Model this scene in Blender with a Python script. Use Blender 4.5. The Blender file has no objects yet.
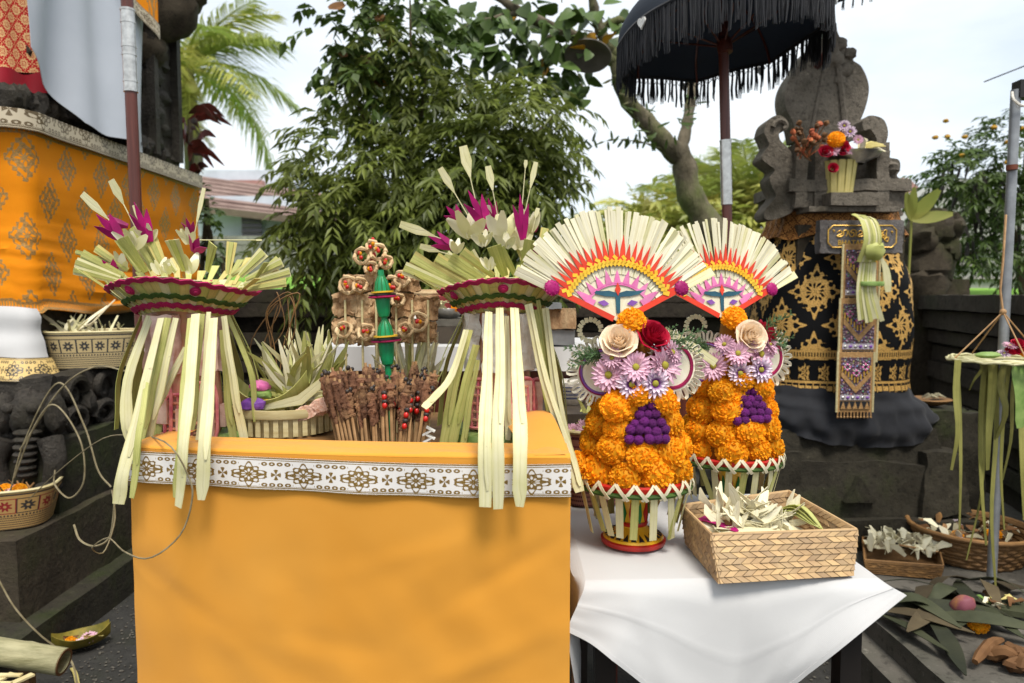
import bpy, math, random
from mathutils import Vector as V, Matrix as M, noise as NZ
sc = bpy.context.scene
col = sc.collection
R = math.radians
PI = math.pi
rnd = random.Random(11)

# ---------------------------------------------------------------- camera
E, F = 1.35, 720.0
TH = math.atan(46.5 / F)
cd = bpy.data.cameras.new('camera')
cam = bpy.data.objects.new('camera', cd)
col.objects.link(cam)
cam.location = (0, 0, E)
cam.rotation_euler = (PI / 2 - TH, 0, 0)
cd.sensor_width = 36
cd.lens = F / 1024 * 36
cd.clip_start = .05
cd.clip_end = 2000
cd.dof.use_dof = True
cd.dof.focus_distance = 1.75
cd.dof.aperture_fstop = 3.6
sc.camera = cam

# ---------------------------------------------------------------- sky, sun, exposure
SUN_EL, SUN_AZ = R(62), R(160)      # azimuth clockwise from +Y
w = bpy.data.worlds.new('World')
sc.world = w
w.use_nodes = True
nt = w.node_tree
bg = nt.nodes['Background']
bg.inputs[1].default_value = .11
sky = nt.nodes.new('ShaderNodeTexSky')
sky.sky_type = 'NISHITA'
sky.sun_disc = False
sky.sun_elevation = SUN_EL
sky.sun_rotation = SUN_AZ
sky.dust_density = 2.5
tc = nt.nodes.new('ShaderNodeTexCoord')
mp = nt.nodes.new('ShaderNodeMapping')
mp.inputs['Scale'].default_value = (1, 1, 2.6)
no = nt.nodes.new('ShaderNodeTexNoise')
no.inputs['Scale'].default_value = 2.3
no.inputs['Detail'].default_value = 7
no.inputs['Roughness'].default_value = .55
rp = nt.nodes.new('ShaderNodeValToRGB')
rp.color_ramp.elements[0].position = .28
rp.color_ramp.elements[0].color = (.55, .55, .55, 1)
rp.color_ramp.elements[1].position = .58
rp.color_ramp.elements[1].color = (1, 1, 1, 1)
mx = nt.nodes.new('ShaderNodeMix')
mx.data_type = 'RGBA'
mx.inputs[7].default_value = (5.3, 5.65, 5.9, 1)
L = nt.links.new
L(tc.outputs['Generated'], mp.inputs[0])
L(mp.outputs[0], no.inputs['Vector'])
L(no.outputs[0], rp.inputs[0])
L(rp.outputs[0], mx.inputs[0])
L(sky.outputs[0], mx.inputs[6])
L(mx.outputs[2], bg.inputs[0])

sl = bpy.data.lights.new('sun', 'SUN')
sl.energy = 2.3
sl.angle = R(20)
sl.color = (1, .95, .87)
so = bpy.data.objects.new('sun', sl)
col.objects.link(so)
sd = V((math.sin(SUN_AZ) * math.cos(SUN_EL), math.cos(SUN_AZ) * math.cos(SUN_EL), math.sin(SUN_EL)))
so.rotation_euler = sd.to_track_quat('Z', 'Y').to_euler()
so.location = (0, 0, 8)
sc.view_settings.view_transform = 'Standard'
sc.view_settings.look = 'None'
sc.view_settings.exposure = .9
sc.view_settings.gamma = 1
sc.view_settings.use_curve_mapping = False
sc.cycles.use_denoising = True
sc.cycles.max_bounces = 6

# ---------------------------------------------------------------- helpers
def ray(px, py):
    a, b = (px - 512) / F, (341.5 - py) / F
    return V((a, math.cos(TH) + b * math.sin(TH), -math.sin(TH) + b * math.cos(TH)))
def P(px, py, Y):                     # point at depth Y seen towards a pixel
    d = ray(px, py)
    t = Y / d.y
    return V((d.x * t, Y, E + d.z * t))
def PZ(px, py, z):                    # point at height z
    d = ray(px, py)
    t = (z - E) / d.z
    return V((d.x * t, d.y * t, z))
def lerp(a, b, t): return a + (b - a) * t
def U(a, b): return rnd.uniform(a, b)
def hx(s, k=1.0):
    s = s.lstrip('#')
    o = []
    for i in (0, 2, 4):
        c = int(s[i:i + 2], 16) / 255
        o.append((c / 12.92 if c <= .04045 else ((c + .055) / 1.055) ** 2.4) * k)
    return tuple(o)
def bez(pts, n):                      # Catmull-Rom through points
    pts = [V(p) for p in pts]
    if len(pts) == 2: return [pts[0].lerp(pts[1], i / n) for i in range(n + 1)]
    o = []
    m = len(pts) - 1
    for k in range(n + 1):
        t = k / n * m
        i = min(int(t), m - 1)
        t -= i
        p1, p2 = pts[i], pts[i + 1]
        p0 = pts[i - 1] if i else p1 * 2 - p2
        p3 = pts[i + 2] if i + 2 <= m else p2 * 2 - p1
        o.append(.5 * (2 * p1 + (p2 - p0) * t + (2 * p0 - 5 * p1 + 4 * p2 - p3) * t * t + (3 * p1 - p0 - 3 * p2 + p3) * t ** 3))
    return o

class MB:
    def __init__(s):
        s.v, s.f, s.uv, s.mi = [], [], [], []
    def add(s, vs, fs, uvs=None, mi=0):
        b = len(s.v)
        s.v += [tuple(p) for p in vs]
        s.uv += uvs if uvs else [(0, 0)] * len(vs)
        for f in fs:
            s.f.append(tuple(i + b for i in f))
            s.mi.append(mi)
        return s
    def box(s, c, size, rot=None, mi=0, taper=1.0):
        hx_, hy, hz = size[0] / 2, size[1] / 2, size[2] / 2
        vs = []
        for z in (-1, 1):
            k = taper if z > 0 else 1
            for x, y in ((-1, -1), (1, -1), (1, 1), (-1, 1)):
                p = V((x * hx_ * k, y * hy * k, z * hz))
                if rot: p = rot @ p
                vs.append(p + V(c))
        return s.add(vs, [(3, 2, 1, 0), (4, 5, 6, 7), (0, 1, 5, 4), (1, 2, 6, 5), (2, 3, 7, 6), (3, 0, 4, 7)], None, mi)
    def tube(s, pts, r, n=6, mi=0, cap=True, uvr=0):
        pts = [V(p) for p in pts]
        k = len(pts)
        rs = r if isinstance(r, (list, tuple)) else [r] * k
        vs, fs, uvs = [], [], []
        prev = None
        for i, p in enumerate(pts):
            t = (pts[min(i + 1, k - 1)] - pts[max(i - 1, 0)])
            t = t.normalized() if t.length > 1e-9 else V((0, 0, 1))
            if prev is None:
                a = V((0, 0, 1)) if abs(t.z) < .9 else V((1, 0, 0))
                x = t.cross(a).normalized()
            else:
                x = prev - t * prev.dot(t)
                x = x.normalized() if x.length > 1e-6 else t.orthogonal().normalized()
            prev = x
            y = t.cross(x)
            for j in range(n):
                a = 2 * PI * j / n
                vs.append(p + (x * math.cos(a) + y * math.sin(a)) * rs[i])
                uvs.append((uvr or j / n, i / max(1, k - 1)))
        for i in range(k - 1):
            for j in range(n):
                fs.append((i * n + j, i * n + (j + 1) % n, (i + 1) * n + (j + 1) % n, (i + 1) * n + j))
        if cap:
            fs.append(tuple(range(n - 1, -1, -1)))
            fs.append(tuple((k - 1) * n + j for j in range(n)))
        return s.add(vs, fs, uvs, mi)
    def lathe(s, prof, c=(0, 0, 0), n=24, sx=1, sy=1, rot=None, mi=0, power=None, wob=0, seed=0, cap=True):
        vs, fs, uvs = [], [], []
        for i, (r, z) in enumerate(prof):
            for j in range(n):
                a = 2 * PI * j / n
                ca, sa = math.cos(a), math.sin(a)
                k = 1.0
                if power: k = (abs(ca) ** power + abs(sa) ** power) ** (-1 / power)
                if wob: k *= 1 + wob * NZ.noise(V((ca * 2 + seed, sa * 2, z * 9)))
                p = V((r * k * ca * sx, r * k * sa * sy, z))
                if rot: p = rot @ p
                vs.append(p + V(c))
                uvs.append((j / n, z))
        k = len(prof)
        for i in range(k - 1):
            for j in range(n):
                fs.append((i * n + j, i * n + (j + 1) % n, (i + 1) * n + (j + 1) % n, (i + 1) * n + j))
        if cap:
            fs.append(tuple(range(n - 1, -1, -1)))
            fs.append(tuple((k - 1) * n + j for j in range(n)))
        return s.add(vs, fs, uvs, mi)
    def ball(s, c, r, seg=12, ring=8, amp=0, fq=6, seed=0, mi=0, rot=None):
        if not isinstance(r, (tuple, list, V)): r = (r, r, r)
        vs, fs = [], []
        vs.append(V((0, 0, -1)))
        for i in range(1, ring):
            b = -PI / 2 + PI * i / ring
            for j in range(seg):
                a = 2 * PI * j / seg
                vs.append(V((math.cos(b) * math.cos(a), math.cos(b) * math.sin(a), math.sin(b))))
        vs.append(V((0, 0, 1)))
        o = []
        for p in vs:
            k = 1 + (amp * NZ.noise(p * fq + V((seed, seed * 2.3, 0))) if amp else 0)
            q = V((p.x * r[0] * k, p.y * r[1] * k, p.z * r[2] * k))
            if rot: q = rot @ q
            o.append(q + V(c))
        for j in range(seg):
            fs.append((0, 1 + (j + 1) % seg, 1 + j))
            for i in range(ring - 2):
                b = 1 + i * seg
                fs.append((b + j, b + (j + 1) % seg, b + seg + (j + 1) % seg, b + seg + j))
            b = 1 + (ring - 2) * seg
            fs.append((b + j, b + (j + 1) % seg, len(vs) - 1))
        return s.add(o, fs, None, mi)
    def ribbon(s, pts, w, side, th=.0012, mi=0, uvr=None):
        pts = [V(p) for p in pts]
        k = len(pts)
        ws = w if isinstance(w, (list, tuple)) else [w] * k
        vs, fs, uvs = [], [], []
        for i, p in enumerate(pts):
            t = (pts[min(i + 1, k - 1)] - pts[max(i - 1, 0)]).normalized()
            sd_ = V(side[i] if isinstance(side, list) else side)
            sd_ = sd_ - t * sd_.dot(t)
            sd_ = sd_.normalized() if sd_.length > 1e-6 else t.orthogonal().normalized()
            nn = t.cross(sd_) * th / 2
            h = sd_ * ws[i] / 2
            vs += [p - h - nn, p + h - nn, p + h + nn, p - h + nn]
            q = i / (k - 1)
            x0, x1 = (uvr, uvr) if uvr is not None else (0, 1)
            uvs += [(x0, q), (x1, q), (x1, q), (x0, q)]
        for i in range(k - 1):
            b = i * 4
            for j in range(4):
                fs.append((b + j, b + (j + 1) % 4, b + 4 + (j + 1) % 4, b + 4 + j))
        fs.append((3, 2, 1, 0))
        b = (k - 1) * 4
        fs.append((b, b + 1, b + 2, b + 3))
        return s.add(vs, fs, uvs, mi)
    def grid(s, fn, nu, nv, uvfn=None, mi=0, th=0, nrm=None):
        vs, fs, uvs = [], [], []
        for i in range(nu + 1):
            for j in range(nv + 1):
                u, v = i / nu, j / nv
                vs.append(V(fn(u, v)))
                uvs.append(uvfn(u, v) if uvfn else (u, v))
        for i in range(nu):
            for j in range(nv):
                a = i * (nv + 1) + j
                fs.append((a, a + nv + 1, a + nv + 2, a + 1))
        if th:                         # give the sheet thickness: back side and rims
            n0 = len(vs)
            nn = [V((0, 0, 0)) for _ in range(n0)]
            for f in fs:
                q = (vs[f[1]] - vs[f[0]]).cross(vs[f[3]] - vs[f[0]])
                if q.length > 1e-12:
                    q.normalize()
                    for i in f: nn[i] += q
            for i in range(n0):
                vs.append(vs[i] - (nn[i].normalized() if nn[i].length > 1e-9 else V((0, 0, 1))) * th)
                uvs.append(uvs[i])
            fs += [tuple(i + n0 for i in reversed(f)) for f in fs]
            W = nv + 1
            rim = [i * W for i in range(nu + 1)] + [nu * W + j for j in range(1, W)] + [i * W + nv for i in range(nu - 1, -1, -1)] + [j for j in range(nv - 1, 0, -1)]
            for i in range(len(rim)):
                a, b = rim[i], rim[(i + 1) % len(rim)]
                fs.append((b, a, a + n0, b + n0))
        return s.add(vs, fs, uvs, mi)
    def prism(s, out, fn, mi=0):       # out: 2D outline; fn(x,y,k) k=0 front, 1 back
        n = len(out)
        vs = [V(fn(x, y, 0)) for x, y in out] + [V(fn(x, y, 1)) for x, y in out]
        fs = [tuple(range(n)), tuple(range(2 * n - 1, n - 1, -1))]
        for i in range(n):
            j = (i + 1) % n
            fs.append((j, i, i + n, j + n))
        return s.add(vs, fs, [(x, y) for x, y in out] * 2, mi)
    def rock(s, c, size, n=8, amp=.02, fq=3, seed=0, mi=0, rot=None, taper=1.0, step=0):
        c = V(c)
        h = V(size) / 2
        nx = max(1, round(n * size[0] / max(size)))
        ny = max(1, round(n * size[1] / max(size)))
        nz = max(1, round(n * size[2] / max(size)))
        def put(x, y, z):
            k = lerp(1, taper, (z + 1) / 2)
            p = V((x * h.x * k, y * h.y * k, z * h.z))
            q = p + c + V((seed, 0, 0))
            d = NZ.noise_vector(q * fq) * amp + NZ.noise_vector(q * fq * 3.1) * amp * .45
            if step: d += V((x, y, 0)) * step * (math.sin(z * 9) > 0)
            p = p + d
            if rot: p = rot @ p
            return p + c
        for sg in (-1, 1):
            s.grid(lambda u, v: put((2 * u - 1) * -sg, sg, 2 * v - 1), nx, nz, mi=mi)
            s.grid(lambda u, v: put(sg, (2 * u - 1) * sg, 2 * v - 1), ny, nz, mi=mi)
            s.grid(lambda u, v: put((2 * u - 1) * sg, 2 * v - 1, sg), nx, ny, mi=mi)
        return s
    def mesh(s, name, mats, smooth=True, org=None):
        me = bpy.data.meshes.new(name)
        vs = s.v if org is None else [(x - org[0], y - org[1], z - org[2]) for x, y, z in s.v]
        me.from_pydata(vs, [], s.f)
        ul = me.uv_layers.new(name='UVMap')
        li = [0] * len(me.loops)
        me.loops.foreach_get('vertex_index', li)
        flat = []
        for i in li: flat += s.uv[i]
        ul.data.foreach_set('uv', flat)
        if not isinstance(mats, (list, tuple)): mats = [mats]
        for m in mats: me.materials.append(m)
        if len(mats) > 1: me.polygons.foreach_set('material_index', s.mi)
        if smooth:
            me.polygons.foreach_set('use_smooth', [True] * len(me.polygons))
            me.set_sharp_from_angle(angle=R(40))
        me.update()
        return me
    def build(s, name, mat, parent=None, smooth=True, kind=None, label=None):
        org = ORG.get(parent.name, V((0, 0, 0))) if parent else None
        o = bpy.data.objects.new(name, s.mesh(name, mat, smooth, org))
        col.objects.link(o)
        if parent:
            o.parent = parent
            ORG[o.name] = org
        if kind: o['kind'] = kind
        if label: o['label'] = label
        return o
ORG = {}

def tag(o, label=None, cat=None, group=None, kind=None):
    if label: o['label'] = label
    if cat: o['category'] = cat
    if group: o['group'] = group
    if kind: o['kind'] = kind
    return o
def thing(name, label, cat, loc=(0, 0, 0), group=None, local=False):
    o = bpy.data.objects.new(name, None)
    o.empty_display_size = .1
    col.objects.link(o)
    o.location = V(loc)
    ORG[o.name] = V((0, 0, 0)) if local else V(loc)
    return tag(o, label, cat, group)
def one(name, mb, mat, label, cat, group=None, kind=None, smooth=True):
    xs = list(zip(*mb.v))
    b = V(((min(xs[0]) + max(xs[0])) / 2, (min(xs[1]) + max(xs[1])) / 2, min(xs[2])))
    o = bpy.data.objects.new(name, mb.mesh(name, mat, smooth, b))
    col.objects.link(o)
    o.location = b
    ORG[o.name] = b
    return tag(o, label, cat, group, kind)
def struct(name, mb, mat, smooth=True, kind='structure'):
    o = bpy.data.objects.new(name, mb.mesh(name, mat, smooth))
    col.objects.link(o)
    ORG[o.name] = V((0, 0, 0))
    o['kind'] = kind
    return o
def inst(me, name, parent, loc, rot=None, scale=1.0):
    o = bpy.data.objects.new(name, me)
    col.objects.link(o)
    o.parent = parent
    if not isinstance(scale, (tuple, list)): scale = (scale,) * 3
    o.matrix_basis = M.LocRotScale(V(loc) - ORG.get(parent.name, V((0, 0, 0))), (rot or M.Identity(3)).to_quaternion() if not hasattr(rot, 'to_matrix') else rot, V(scale))
    ORG[o.name] = ORG.get(parent.name, V((0, 0, 0)))
    return o
def frame(z, x=None):                 # rotation whose Z axis is z (and X as near x as can be)
    z = V(z).normalized()
    x = V(x) if x is not None else (V((1, 0, 0)) if abs(z.x) < .9 else V((0, 1, 0)))
    x = (x - z * x.dot(z)).normalized()
    y = z.cross(x)
    return M((x, y, z)).transposed()
def rz(a): return M.Rotation(a, 3, 'Z')
def rx(a): return M.Rotation(a, 3, 'X')
def ry(a): return M.Rotation(a, 3, 'Y')

# ---------------------------------------------------------------- materials
class X:
    def __init__(s, k, sock): s.k, s.s = k, sock
    def __add__(s, o): return s.k.m('ADD', s, o)
    __radd__ = __add__
    def __sub__(s, o): return s.k.m('SUBTRACT', s, o)
    def __rsub__(s, o): return s.k.m('SUBTRACT', o, s)
    def __mul__(s, o): return s.k.m('MULTIPLY', s, o)
    __rmul__ = __mul__
    def __truediv__(s, o): return s.k.m('DIVIDE', s, o)
    def __lt__(s, o): return s.k.m('LESS_THAN', s, o)
    def __gt__(s, o): return s.k.m('GREATER_THAN', s, o)
class K:
    def __init__(s, name):
        s.mat = bpy.data.materials.new(name)
        s.mat.use_nodes = True
        s.t = s.mat.node_tree
        s.b = s.t.nodes['Principled BSDF']
        s.out = s.t.nodes['Material Output']
    def n(s, t): return s.t.nodes.new(t)
    def l(s, a, b): s.t.links.new(a, b)
    def put(s, v, sock):
        if isinstance(v, X): s.l(v.s, sock)
        elif isinstance(v, (tuple, list)): sock.default_value = (v[0], v[1], v[2], 1) if sock.type == 'RGBA' else v
        else: sock.default_value = v
    def m(s, op, *a):
        q = s.n('ShaderNodeMath')
        q.operation = op
        for i, v in enumerate(a): s.put(v, q.inputs[i])
        return X(s, q.outputs[0])
    def abs(s, a): return s.m('ABSOLUTE', a)
    def sin(s, a): return s.m('SINE', a)
    def cos(s, a): return s.m('COSINE', a)
    def mx(s, a, b): return s.m('MAXIMUM', a, b)
    def mn(s, a, b): return s.m('MINIMUM', a, b)
    def fr(s, a): return s.m('FRACT', a)
    def fl(s, a): return s.m('FLOOR', a)
    def band(s, v, a, b): return (v > a) * (v < b)
    def mix(s, f, a, b, mode='MIX'):
        q = s.n('ShaderNodeMix')
        q.data_type = 'RGBA'
        q.blend_type = mode
        s.put(f, q.inputs[0]); s.put(a, q.inputs[6]); s.put(b, q.inputs[7])
        return X(s, q.outputs[2])
    def coord(s, which='Object', scale=(1, 1, 1)):
        t = s.n('ShaderNodeTexCoord')
        if scale == (1, 1, 1): return X(s, t.outputs[which])
        p = s.n('ShaderNodeMapping')
        p.inputs['Scale'].default_value = scale
        s.l(t.outputs[which], p.inputs[0])
        return X(s, p.outputs[0])
    def pos(s, scale=(1, 1, 1)):
        t = s.n('ShaderNodeNewGeometry')
        p = s.n('ShaderNodeMapping')
        p.inputs['Scale'].default_value = scale
        s.l(t.outputs['Position'], p.inputs[0])
        return X(s, p.outputs[0])
    def uv(s):
        t = s.n('ShaderNodeTexCoord')
        q = s.n('ShaderNodeSeparateXYZ')
        s.l(t.outputs['UV'], q.inputs[0])
        return X(s, q.outputs[0]), X(s, q.outputs[1])
    def sep(s, v):
        q = s.n('ShaderNodeSeparateXYZ')
        s.put(v, q.inputs[0])
        return [X(s, q.outputs[i]) for i in range(3)]
    def noise(s, vec, scale, detail=4, rough=.55, dist=0):
        q = s.n('ShaderNodeTexNoise')
        q.inputs['Scale'].default_value = scale
        q.inputs['Detail'].default_value = detail
        q.inputs['Roughness'].default_value = rough
        q.inputs['Distortion'].default_value = dist
        if vec: s.put(vec, q.inputs['Vector'])
        return X(s, q.outputs[0])
    def vor(s, vec, scale, feature='F1', out=0):
        q = s.n('ShaderNodeTexVoronoi')
        q.feature = feature
        q.inputs['Scale'].default_value = scale
        if vec: s.put(vec, q.inputs['Vector'])
        return X(s, q.outputs[out])
    def ramp(s, v, a, b):
        q = s.n('ShaderNodeMapRange')
        s.put(v, q.inputs[0])
        q.inputs[1].default_value = a
        q.inputs[2].default_value = b
        return X(s, q.outputs[0])
    def rand(s):
        return X(s, s.n('ShaderNodeObjectInfo').outputs['Random'])
    def bump(s, h, strength=.3, dist=.01):
        q = s.n('ShaderNodeBump')
        q.inputs['Strength'].default_value = strength
        q.inputs['Distance'].default_value = dist
        s.put(h, q.inputs['Height'])
        s.l(q.outputs[0], s.b.inputs['Normal'])
        return X(s, q.outputs[0])
    def fin(s, colr, rough=.6, metal=0, spec=.4, trans=0, sheen=0):
        s.put(colr, s.b.inputs['Base Color'])
        s.put(rough, s.b.inputs['Roughness'])
        s.put(metal, s.b.inputs['Metallic'])
        s.b.inputs['Specular IOR Level'].default_value = spec
        if sheen: s.b.inputs['Sheen Weight'].default_value = sheen
        if trans:
            t = s.n('ShaderNodeBsdfTranslucent')
            s.put(colr, t.inputs[0])
            q = s.n('ShaderNodeMixShader')
            q.inputs[0].default_value = trans
            s.l(s.b.outputs[0], q.inputs[1])
            s.l(t.outputs[0], q.inputs[2])
            s.l(q.outputs[0], s.out.inputs[0])
        return s.mat
def mat(name, c1, c2=None, scale=8, rough=.6, bump=0, bscale=60, bd=.004, stretch=(1, 1, 1), metal=0, trans=0, rv=0, spec=.35, lo=.35, hi=.65, c3=None, sheen=0, uvv=0, world=False, dist=0):
    k = K(name)
    vec = k.pos(stretch) if world else k.coord('Object', stretch)
    c = c1
    if c2:
        r_ = k.rand()
        nz = k.noise(vec, scale, 6, .6, dist)
        c = k.mix(k.ramp(nz, lo, hi), c1, c2)
    if c3:
        c = k.mix(k.ramp(k.noise(vec, scale * .23, 5, .6), .5, .68), c, c3)
    if uvv:                           # per-leaf value stored in UV x
        u, v = k.uv()
        c = k.mix(1.0, c, k.mix(u, (1 - uvv,) * 3, (1 + uvv, 1 + uvv * .9, 1 + uvv * .3)), 'MULTIPLY')
    if rv:
        c = k.mix(1.0, c, k.mix(k.rand(), (1 - rv,) * 3, (1 + rv, 1 + rv, 1 + rv)), 'MULTIPLY')
    if bump:
        k.bump(k.noise(vec, bscale, 5, .6), bump, bd)
    return k.fin(c, rough, metal, spec, trans, sheen)
# ---------------------------------------------------------------- material library
def stone(name, c1, c2, c3, sc_=5, rough=.9, bump=.6):
    k = K(name)
    p = k.pos()
    n1 = k.noise(p, sc_, 8, .65)
    n2 = k.noise(p, sc_ * 7, 6, .7)
    n3 = k.noise(p, sc_ * .5, 4, .6)
    c = k.mix(k.ramp(n1, .3, .7), c1, c2)
    c = k.mix(k.ramp(n3, .5, .66), c, c3)
    c = k.mix(k.ramp(n2, .6, .75) * .5, c, tuple(x * 2.6 for x in c2))
    c = k.mix(k.ramp(n2, .46, .36) * .6, c, tuple(x * .35 for x in c1))
    k.bump(n2 * .5 + n1, bump, .02)
    return k.fin(c, rough, 0, .25)
m_stone = stone('dark volcanic stone', (.028, .021, .013), (.066, .052, .034), (.028, .028, .010))
m_stone_grey = stone('grey weathered stone', (.088, .074, .057), (.20, .172, .136), (.055, .046, .032), 8, .9, .9)
m_stone_moss = stone('mossy stone', (.019, .016, .011), (.046, .040, .027), (.024, .029, .009), 6)
m_wallst = stone('dark wall stone', (.022, .017, .012), (.055, .044, .032), (.026, .025, .012), 4)
m_carve = stone('carved black stone', (.018, .015, .012), (.065, .056, .045), (.028, .024, .016), 9, .7, 1.0)
m_conc = stone('worn concrete', (.07, .063, .052), (.14, .128, .108), (.045, .045, .032), 3, .9, .35)
m_asph = stone('dark paving', (.022, .021, .019), (.045, .043, .039), (.028, .028, .022), 9, .9, .5)
def palm_mat(name, c1, c2, edge, trans=.18, rv=.12, spots=.5):
    k = K(name)
    u, v = k.uv()
    o = k.coord('Object')
    cv = k.n('ShaderNodeCombineXYZ')
    k.l((u * 34).s, cv.inputs[0])
    k.l((v * 1.6).s, cv.inputs[1])
    k.l((k.rand() * 40).s, cv.inputs[2])
    st = k.noise(X(k, cv.outputs[0]), 1.0, 4, .6)
    c = k.mix(k.ramp(st, .3, .7), c1, c2)
    e = k.abs(u - .5) * 2
    c = k.mix(k.ramp(e, .55, 1.0) * .45, c, edge)
    c = k.mix(k.ramp(e, .10, .0) * .35, c, tuple(x * .72 for x in c1))
    c = k.mix(k.ramp(k.noise(o, 16, 4, .6), .45, .75) * .45, c, edge)
    c = k.mix(k.ramp(k.noise(o, 75, 3, .6), .70, .78) * spots, c, (.22, .12, .04))
    c = k.mix(1.0, c, k.mix(k.rand(), (1 - rv,) * 3, (1 + rv * .8,) * 3), 'MULTIPLY')
    k.bump(st * .6 - k.ramp(e, .14, .0) * .6, .5, .0016)
    return k.fin(c, .48, 0, .35, trans)
m_palm = palm_mat('fresh palm leaf', hx('#e0d9a4', .92), hx('#ebe5c2', .92), hx('#c6c07a'))
m_palmg = palm_mat('green palm leaf', hx('#b9b866'), hx('#d0cb86'), hx('#8f9a48'), .2, .16)
m_palmy = palm_mat('golden palm leaf', hx('#c6b263'), hx('#dccf8e'), hx('#a59a50'), .15, .16)
m_palmw = palm_mat('dried white palm leaf', hx('#ebe5cd'), hx('#e0d8b8'), hx('#d3c998'), .12, .08, .3)
m_lace = mat('cream lace leaf', hx('#f2ecda'), hx('#e6dec4'), 20, .6, .2, 80, .002, trans=.1)
m_mag = mat('magenta dyed leaf', hx('#b5106f'), hx('#8e0a58'), 20, .5, .2, 80, .002, trans=.15, rv=.15)
m_magb = mat('magenta braid', hx('#a3134f'), hx('#7c0d3c'), 30, .75, .3, 150, .002, rv=.1)
m_grnb = mat('green braid', hx('#3f5a1c'), hx('#2c4514'), 30, .75, .3, 150, .002)
m_redp = mat('red dyed leaf', hx('#dd4328'), hx('#cf3620'), 20, .55, .2, 90, .002, trans=.08, rv=.12)
m_orp = mat('yellow dyed leaf', hx('#eab01c'), hx('#e6bd3a'), 20, .55, .2, 90, .002, trans=.08, rv=.12)
m_pinkp = mat('pink dyed leaf', hx('#d35f9e'), hx('#e08fb8'), 20, .55, .2, 90, .002, trans=.08, rv=.15)
m_tealp = mat('teal painted leaf', hx('#1c4458'), hx('#2b5a68'), 20, .55)
m_purp = mat('purple painted leaf', hx('#6c3f92'), hx('#82509f'), 20, .55)
m_mari = mat('marigold petals', hx('#f9a410'), hx('#fdb926'), 40, .65, 0, trans=.36, rv=.14, spec=.2, lo=.3, hi=.7, uvv=.16)
m_gom = mat('purple globe flower', hx('#560f58'), hx('#7a2280'), 200, .75, 1, 400, .003, rv=.25)
m_rosec = mat('cream rose', hx('#f8e9d0'), hx('#f3d8b8'), 12, .55, trans=.2, spec=.2)
m_roser = mat('red rose', hx('#a3122c'), hx('#bb1c3c'), 12, .5, trans=.15, spec=.25)
m_chrys = mat('lilac chrysanthemum', hx('#d6a6c0'), hx('#e3c0cf'), 12, .6, trans=.2, rv=.1, uvv=.1)
kk_ = K('white purple chrysanthemum')
uu_, vv_ = kk_.uv()
m_chrysw = kk_.fin(kk_.mix(kk_.ramp(vv_, .25, .75), hx('#7a3a86'), hx('#ead9e4')), .6, 0, .3, .2)
m_center = mat('yellow flower centre', hx('#a89a35'), hx('#7a7a28'), 60, .8)
m_sprig = mat('cypress green', hx('#45603a'), hx('#5f7d4e'), 20, .6, trans=.1, rv=.15)
m_core = mat('orange packing', (.34, .13, .01), (.22, .09, .01), 20, .9)
m_redw = mat('red lacquer', hx('#b3241c'), hx('#97180f'), 12, .35, spec=.5)
m_yelw = mat('yellow lacquer', hx('#e0b22c'), hx('#d19c1e'), 12, .35, spec=.5)
m_blkw = mat('black lacquer', (.012, .010, .009), (.02, .016, .014), 12, .4)
m_grnw = mat('green lacquer', hx('#2b7a3c'), hx('#1f6430'), 12, .4)
m_bamboo = mat('woven bamboo', hx('#9f8262'), hx('#b0946f'), 25, .6, .3, 120, .002, (1, 1, 1), rv=.05, uvv=.24)
m_bamd = mat('aged woven bamboo', hx('#8a6740'), hx('#6d4f30'), 15, .7, .3, 120, .002, rv=.15, uvv=.25)
m_bampale = mat('pale bamboo', hx('#cbbf93'), hx('#b8a878'), 15, .55, .2, 90, .002, (1, 1, 6), rv=.08)
m_wood = mat('brown pole wood', hx('#5e2c20'), hx('#4a2017'), 14, .4, .1, 60, .002, (6, 6, .4), spec=.5)
m_silver = mat('silver band', (.62, .61, .58), (.42, .41, .39), 40, .3, .4, 120, .002, metal=.85)
m_tin = mat('steel tube', (.30, .31, .32), (.22, .225, .235), 20, .45, .15, 60, .002, metal=.5)
m_blkcl = mat('black cloth', (.006, .0065, .009), (.010, .011, .015), 12, .85, .2, 200, .001, sheen=.12)
m_umb_in = mat('blue grey lining', (.10, .125, .165), (.075, .095, .13), 10, .85, .2, 150, .001, trans=.3)
m_white = None
ku_ = K('umbrella cloth')
m_umb_in = ku_.mat
ku_.fin((.035, .042, .055), .85, 0, .2)
tl_ = ku_.n('ShaderNodeBsdfTranslucent')
tl_.inputs[0].default_value = (.20, .27, .38, 1)
ms_ = ku_.n('ShaderNodeMixShader')
ms_.inputs[0].default_value = .11
ku_.l(ku_.b.outputs[0], ms_.inputs[1])
ku_.l(tl_.outputs[0], ms_.inputs[2])
ku_.l(ms_.outputs[0], ku_.out.inputs[0])
m_bark = mat('mossy bark', hx('#6e6453'), hx('#3f3a28'), 9, .9, .9, 30, .02, (1, 1, .5), c3=hx('#55602a'))
m_bark2 = mat('thin stems', hx('#5d5039'), hx('#3f3826'), 12, .9, .5, 40, .01)
m_leaf1 = mat('drooping leaflets', (.115, .155, .034), (.18, .215, .058), 2.2, .45, trans=.5, spec=.35, uvv=.5, world=True)
m_leaf2 = mat('broad leaves', (.060, .110, .022), (.10, .15, .035), 2, .45, trans=.35, rv=.4, spec=.4)
m_leafy = mat('yellowing leaves', hx('#c79a25'), hx('#a8781c'), 5, .6, trans=.3)
m_leafd = mat('dead brown leaves', hx('#7c5836'), hx('#5c3d22'), 8, .8, trans=.15, rv=.2)
m_frond = mat('palm fronds', hx('#7d8f48'), hx('#a3a85a'), 1.2, .45, trans=.3, rv=.15, uvv=.25)
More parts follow.
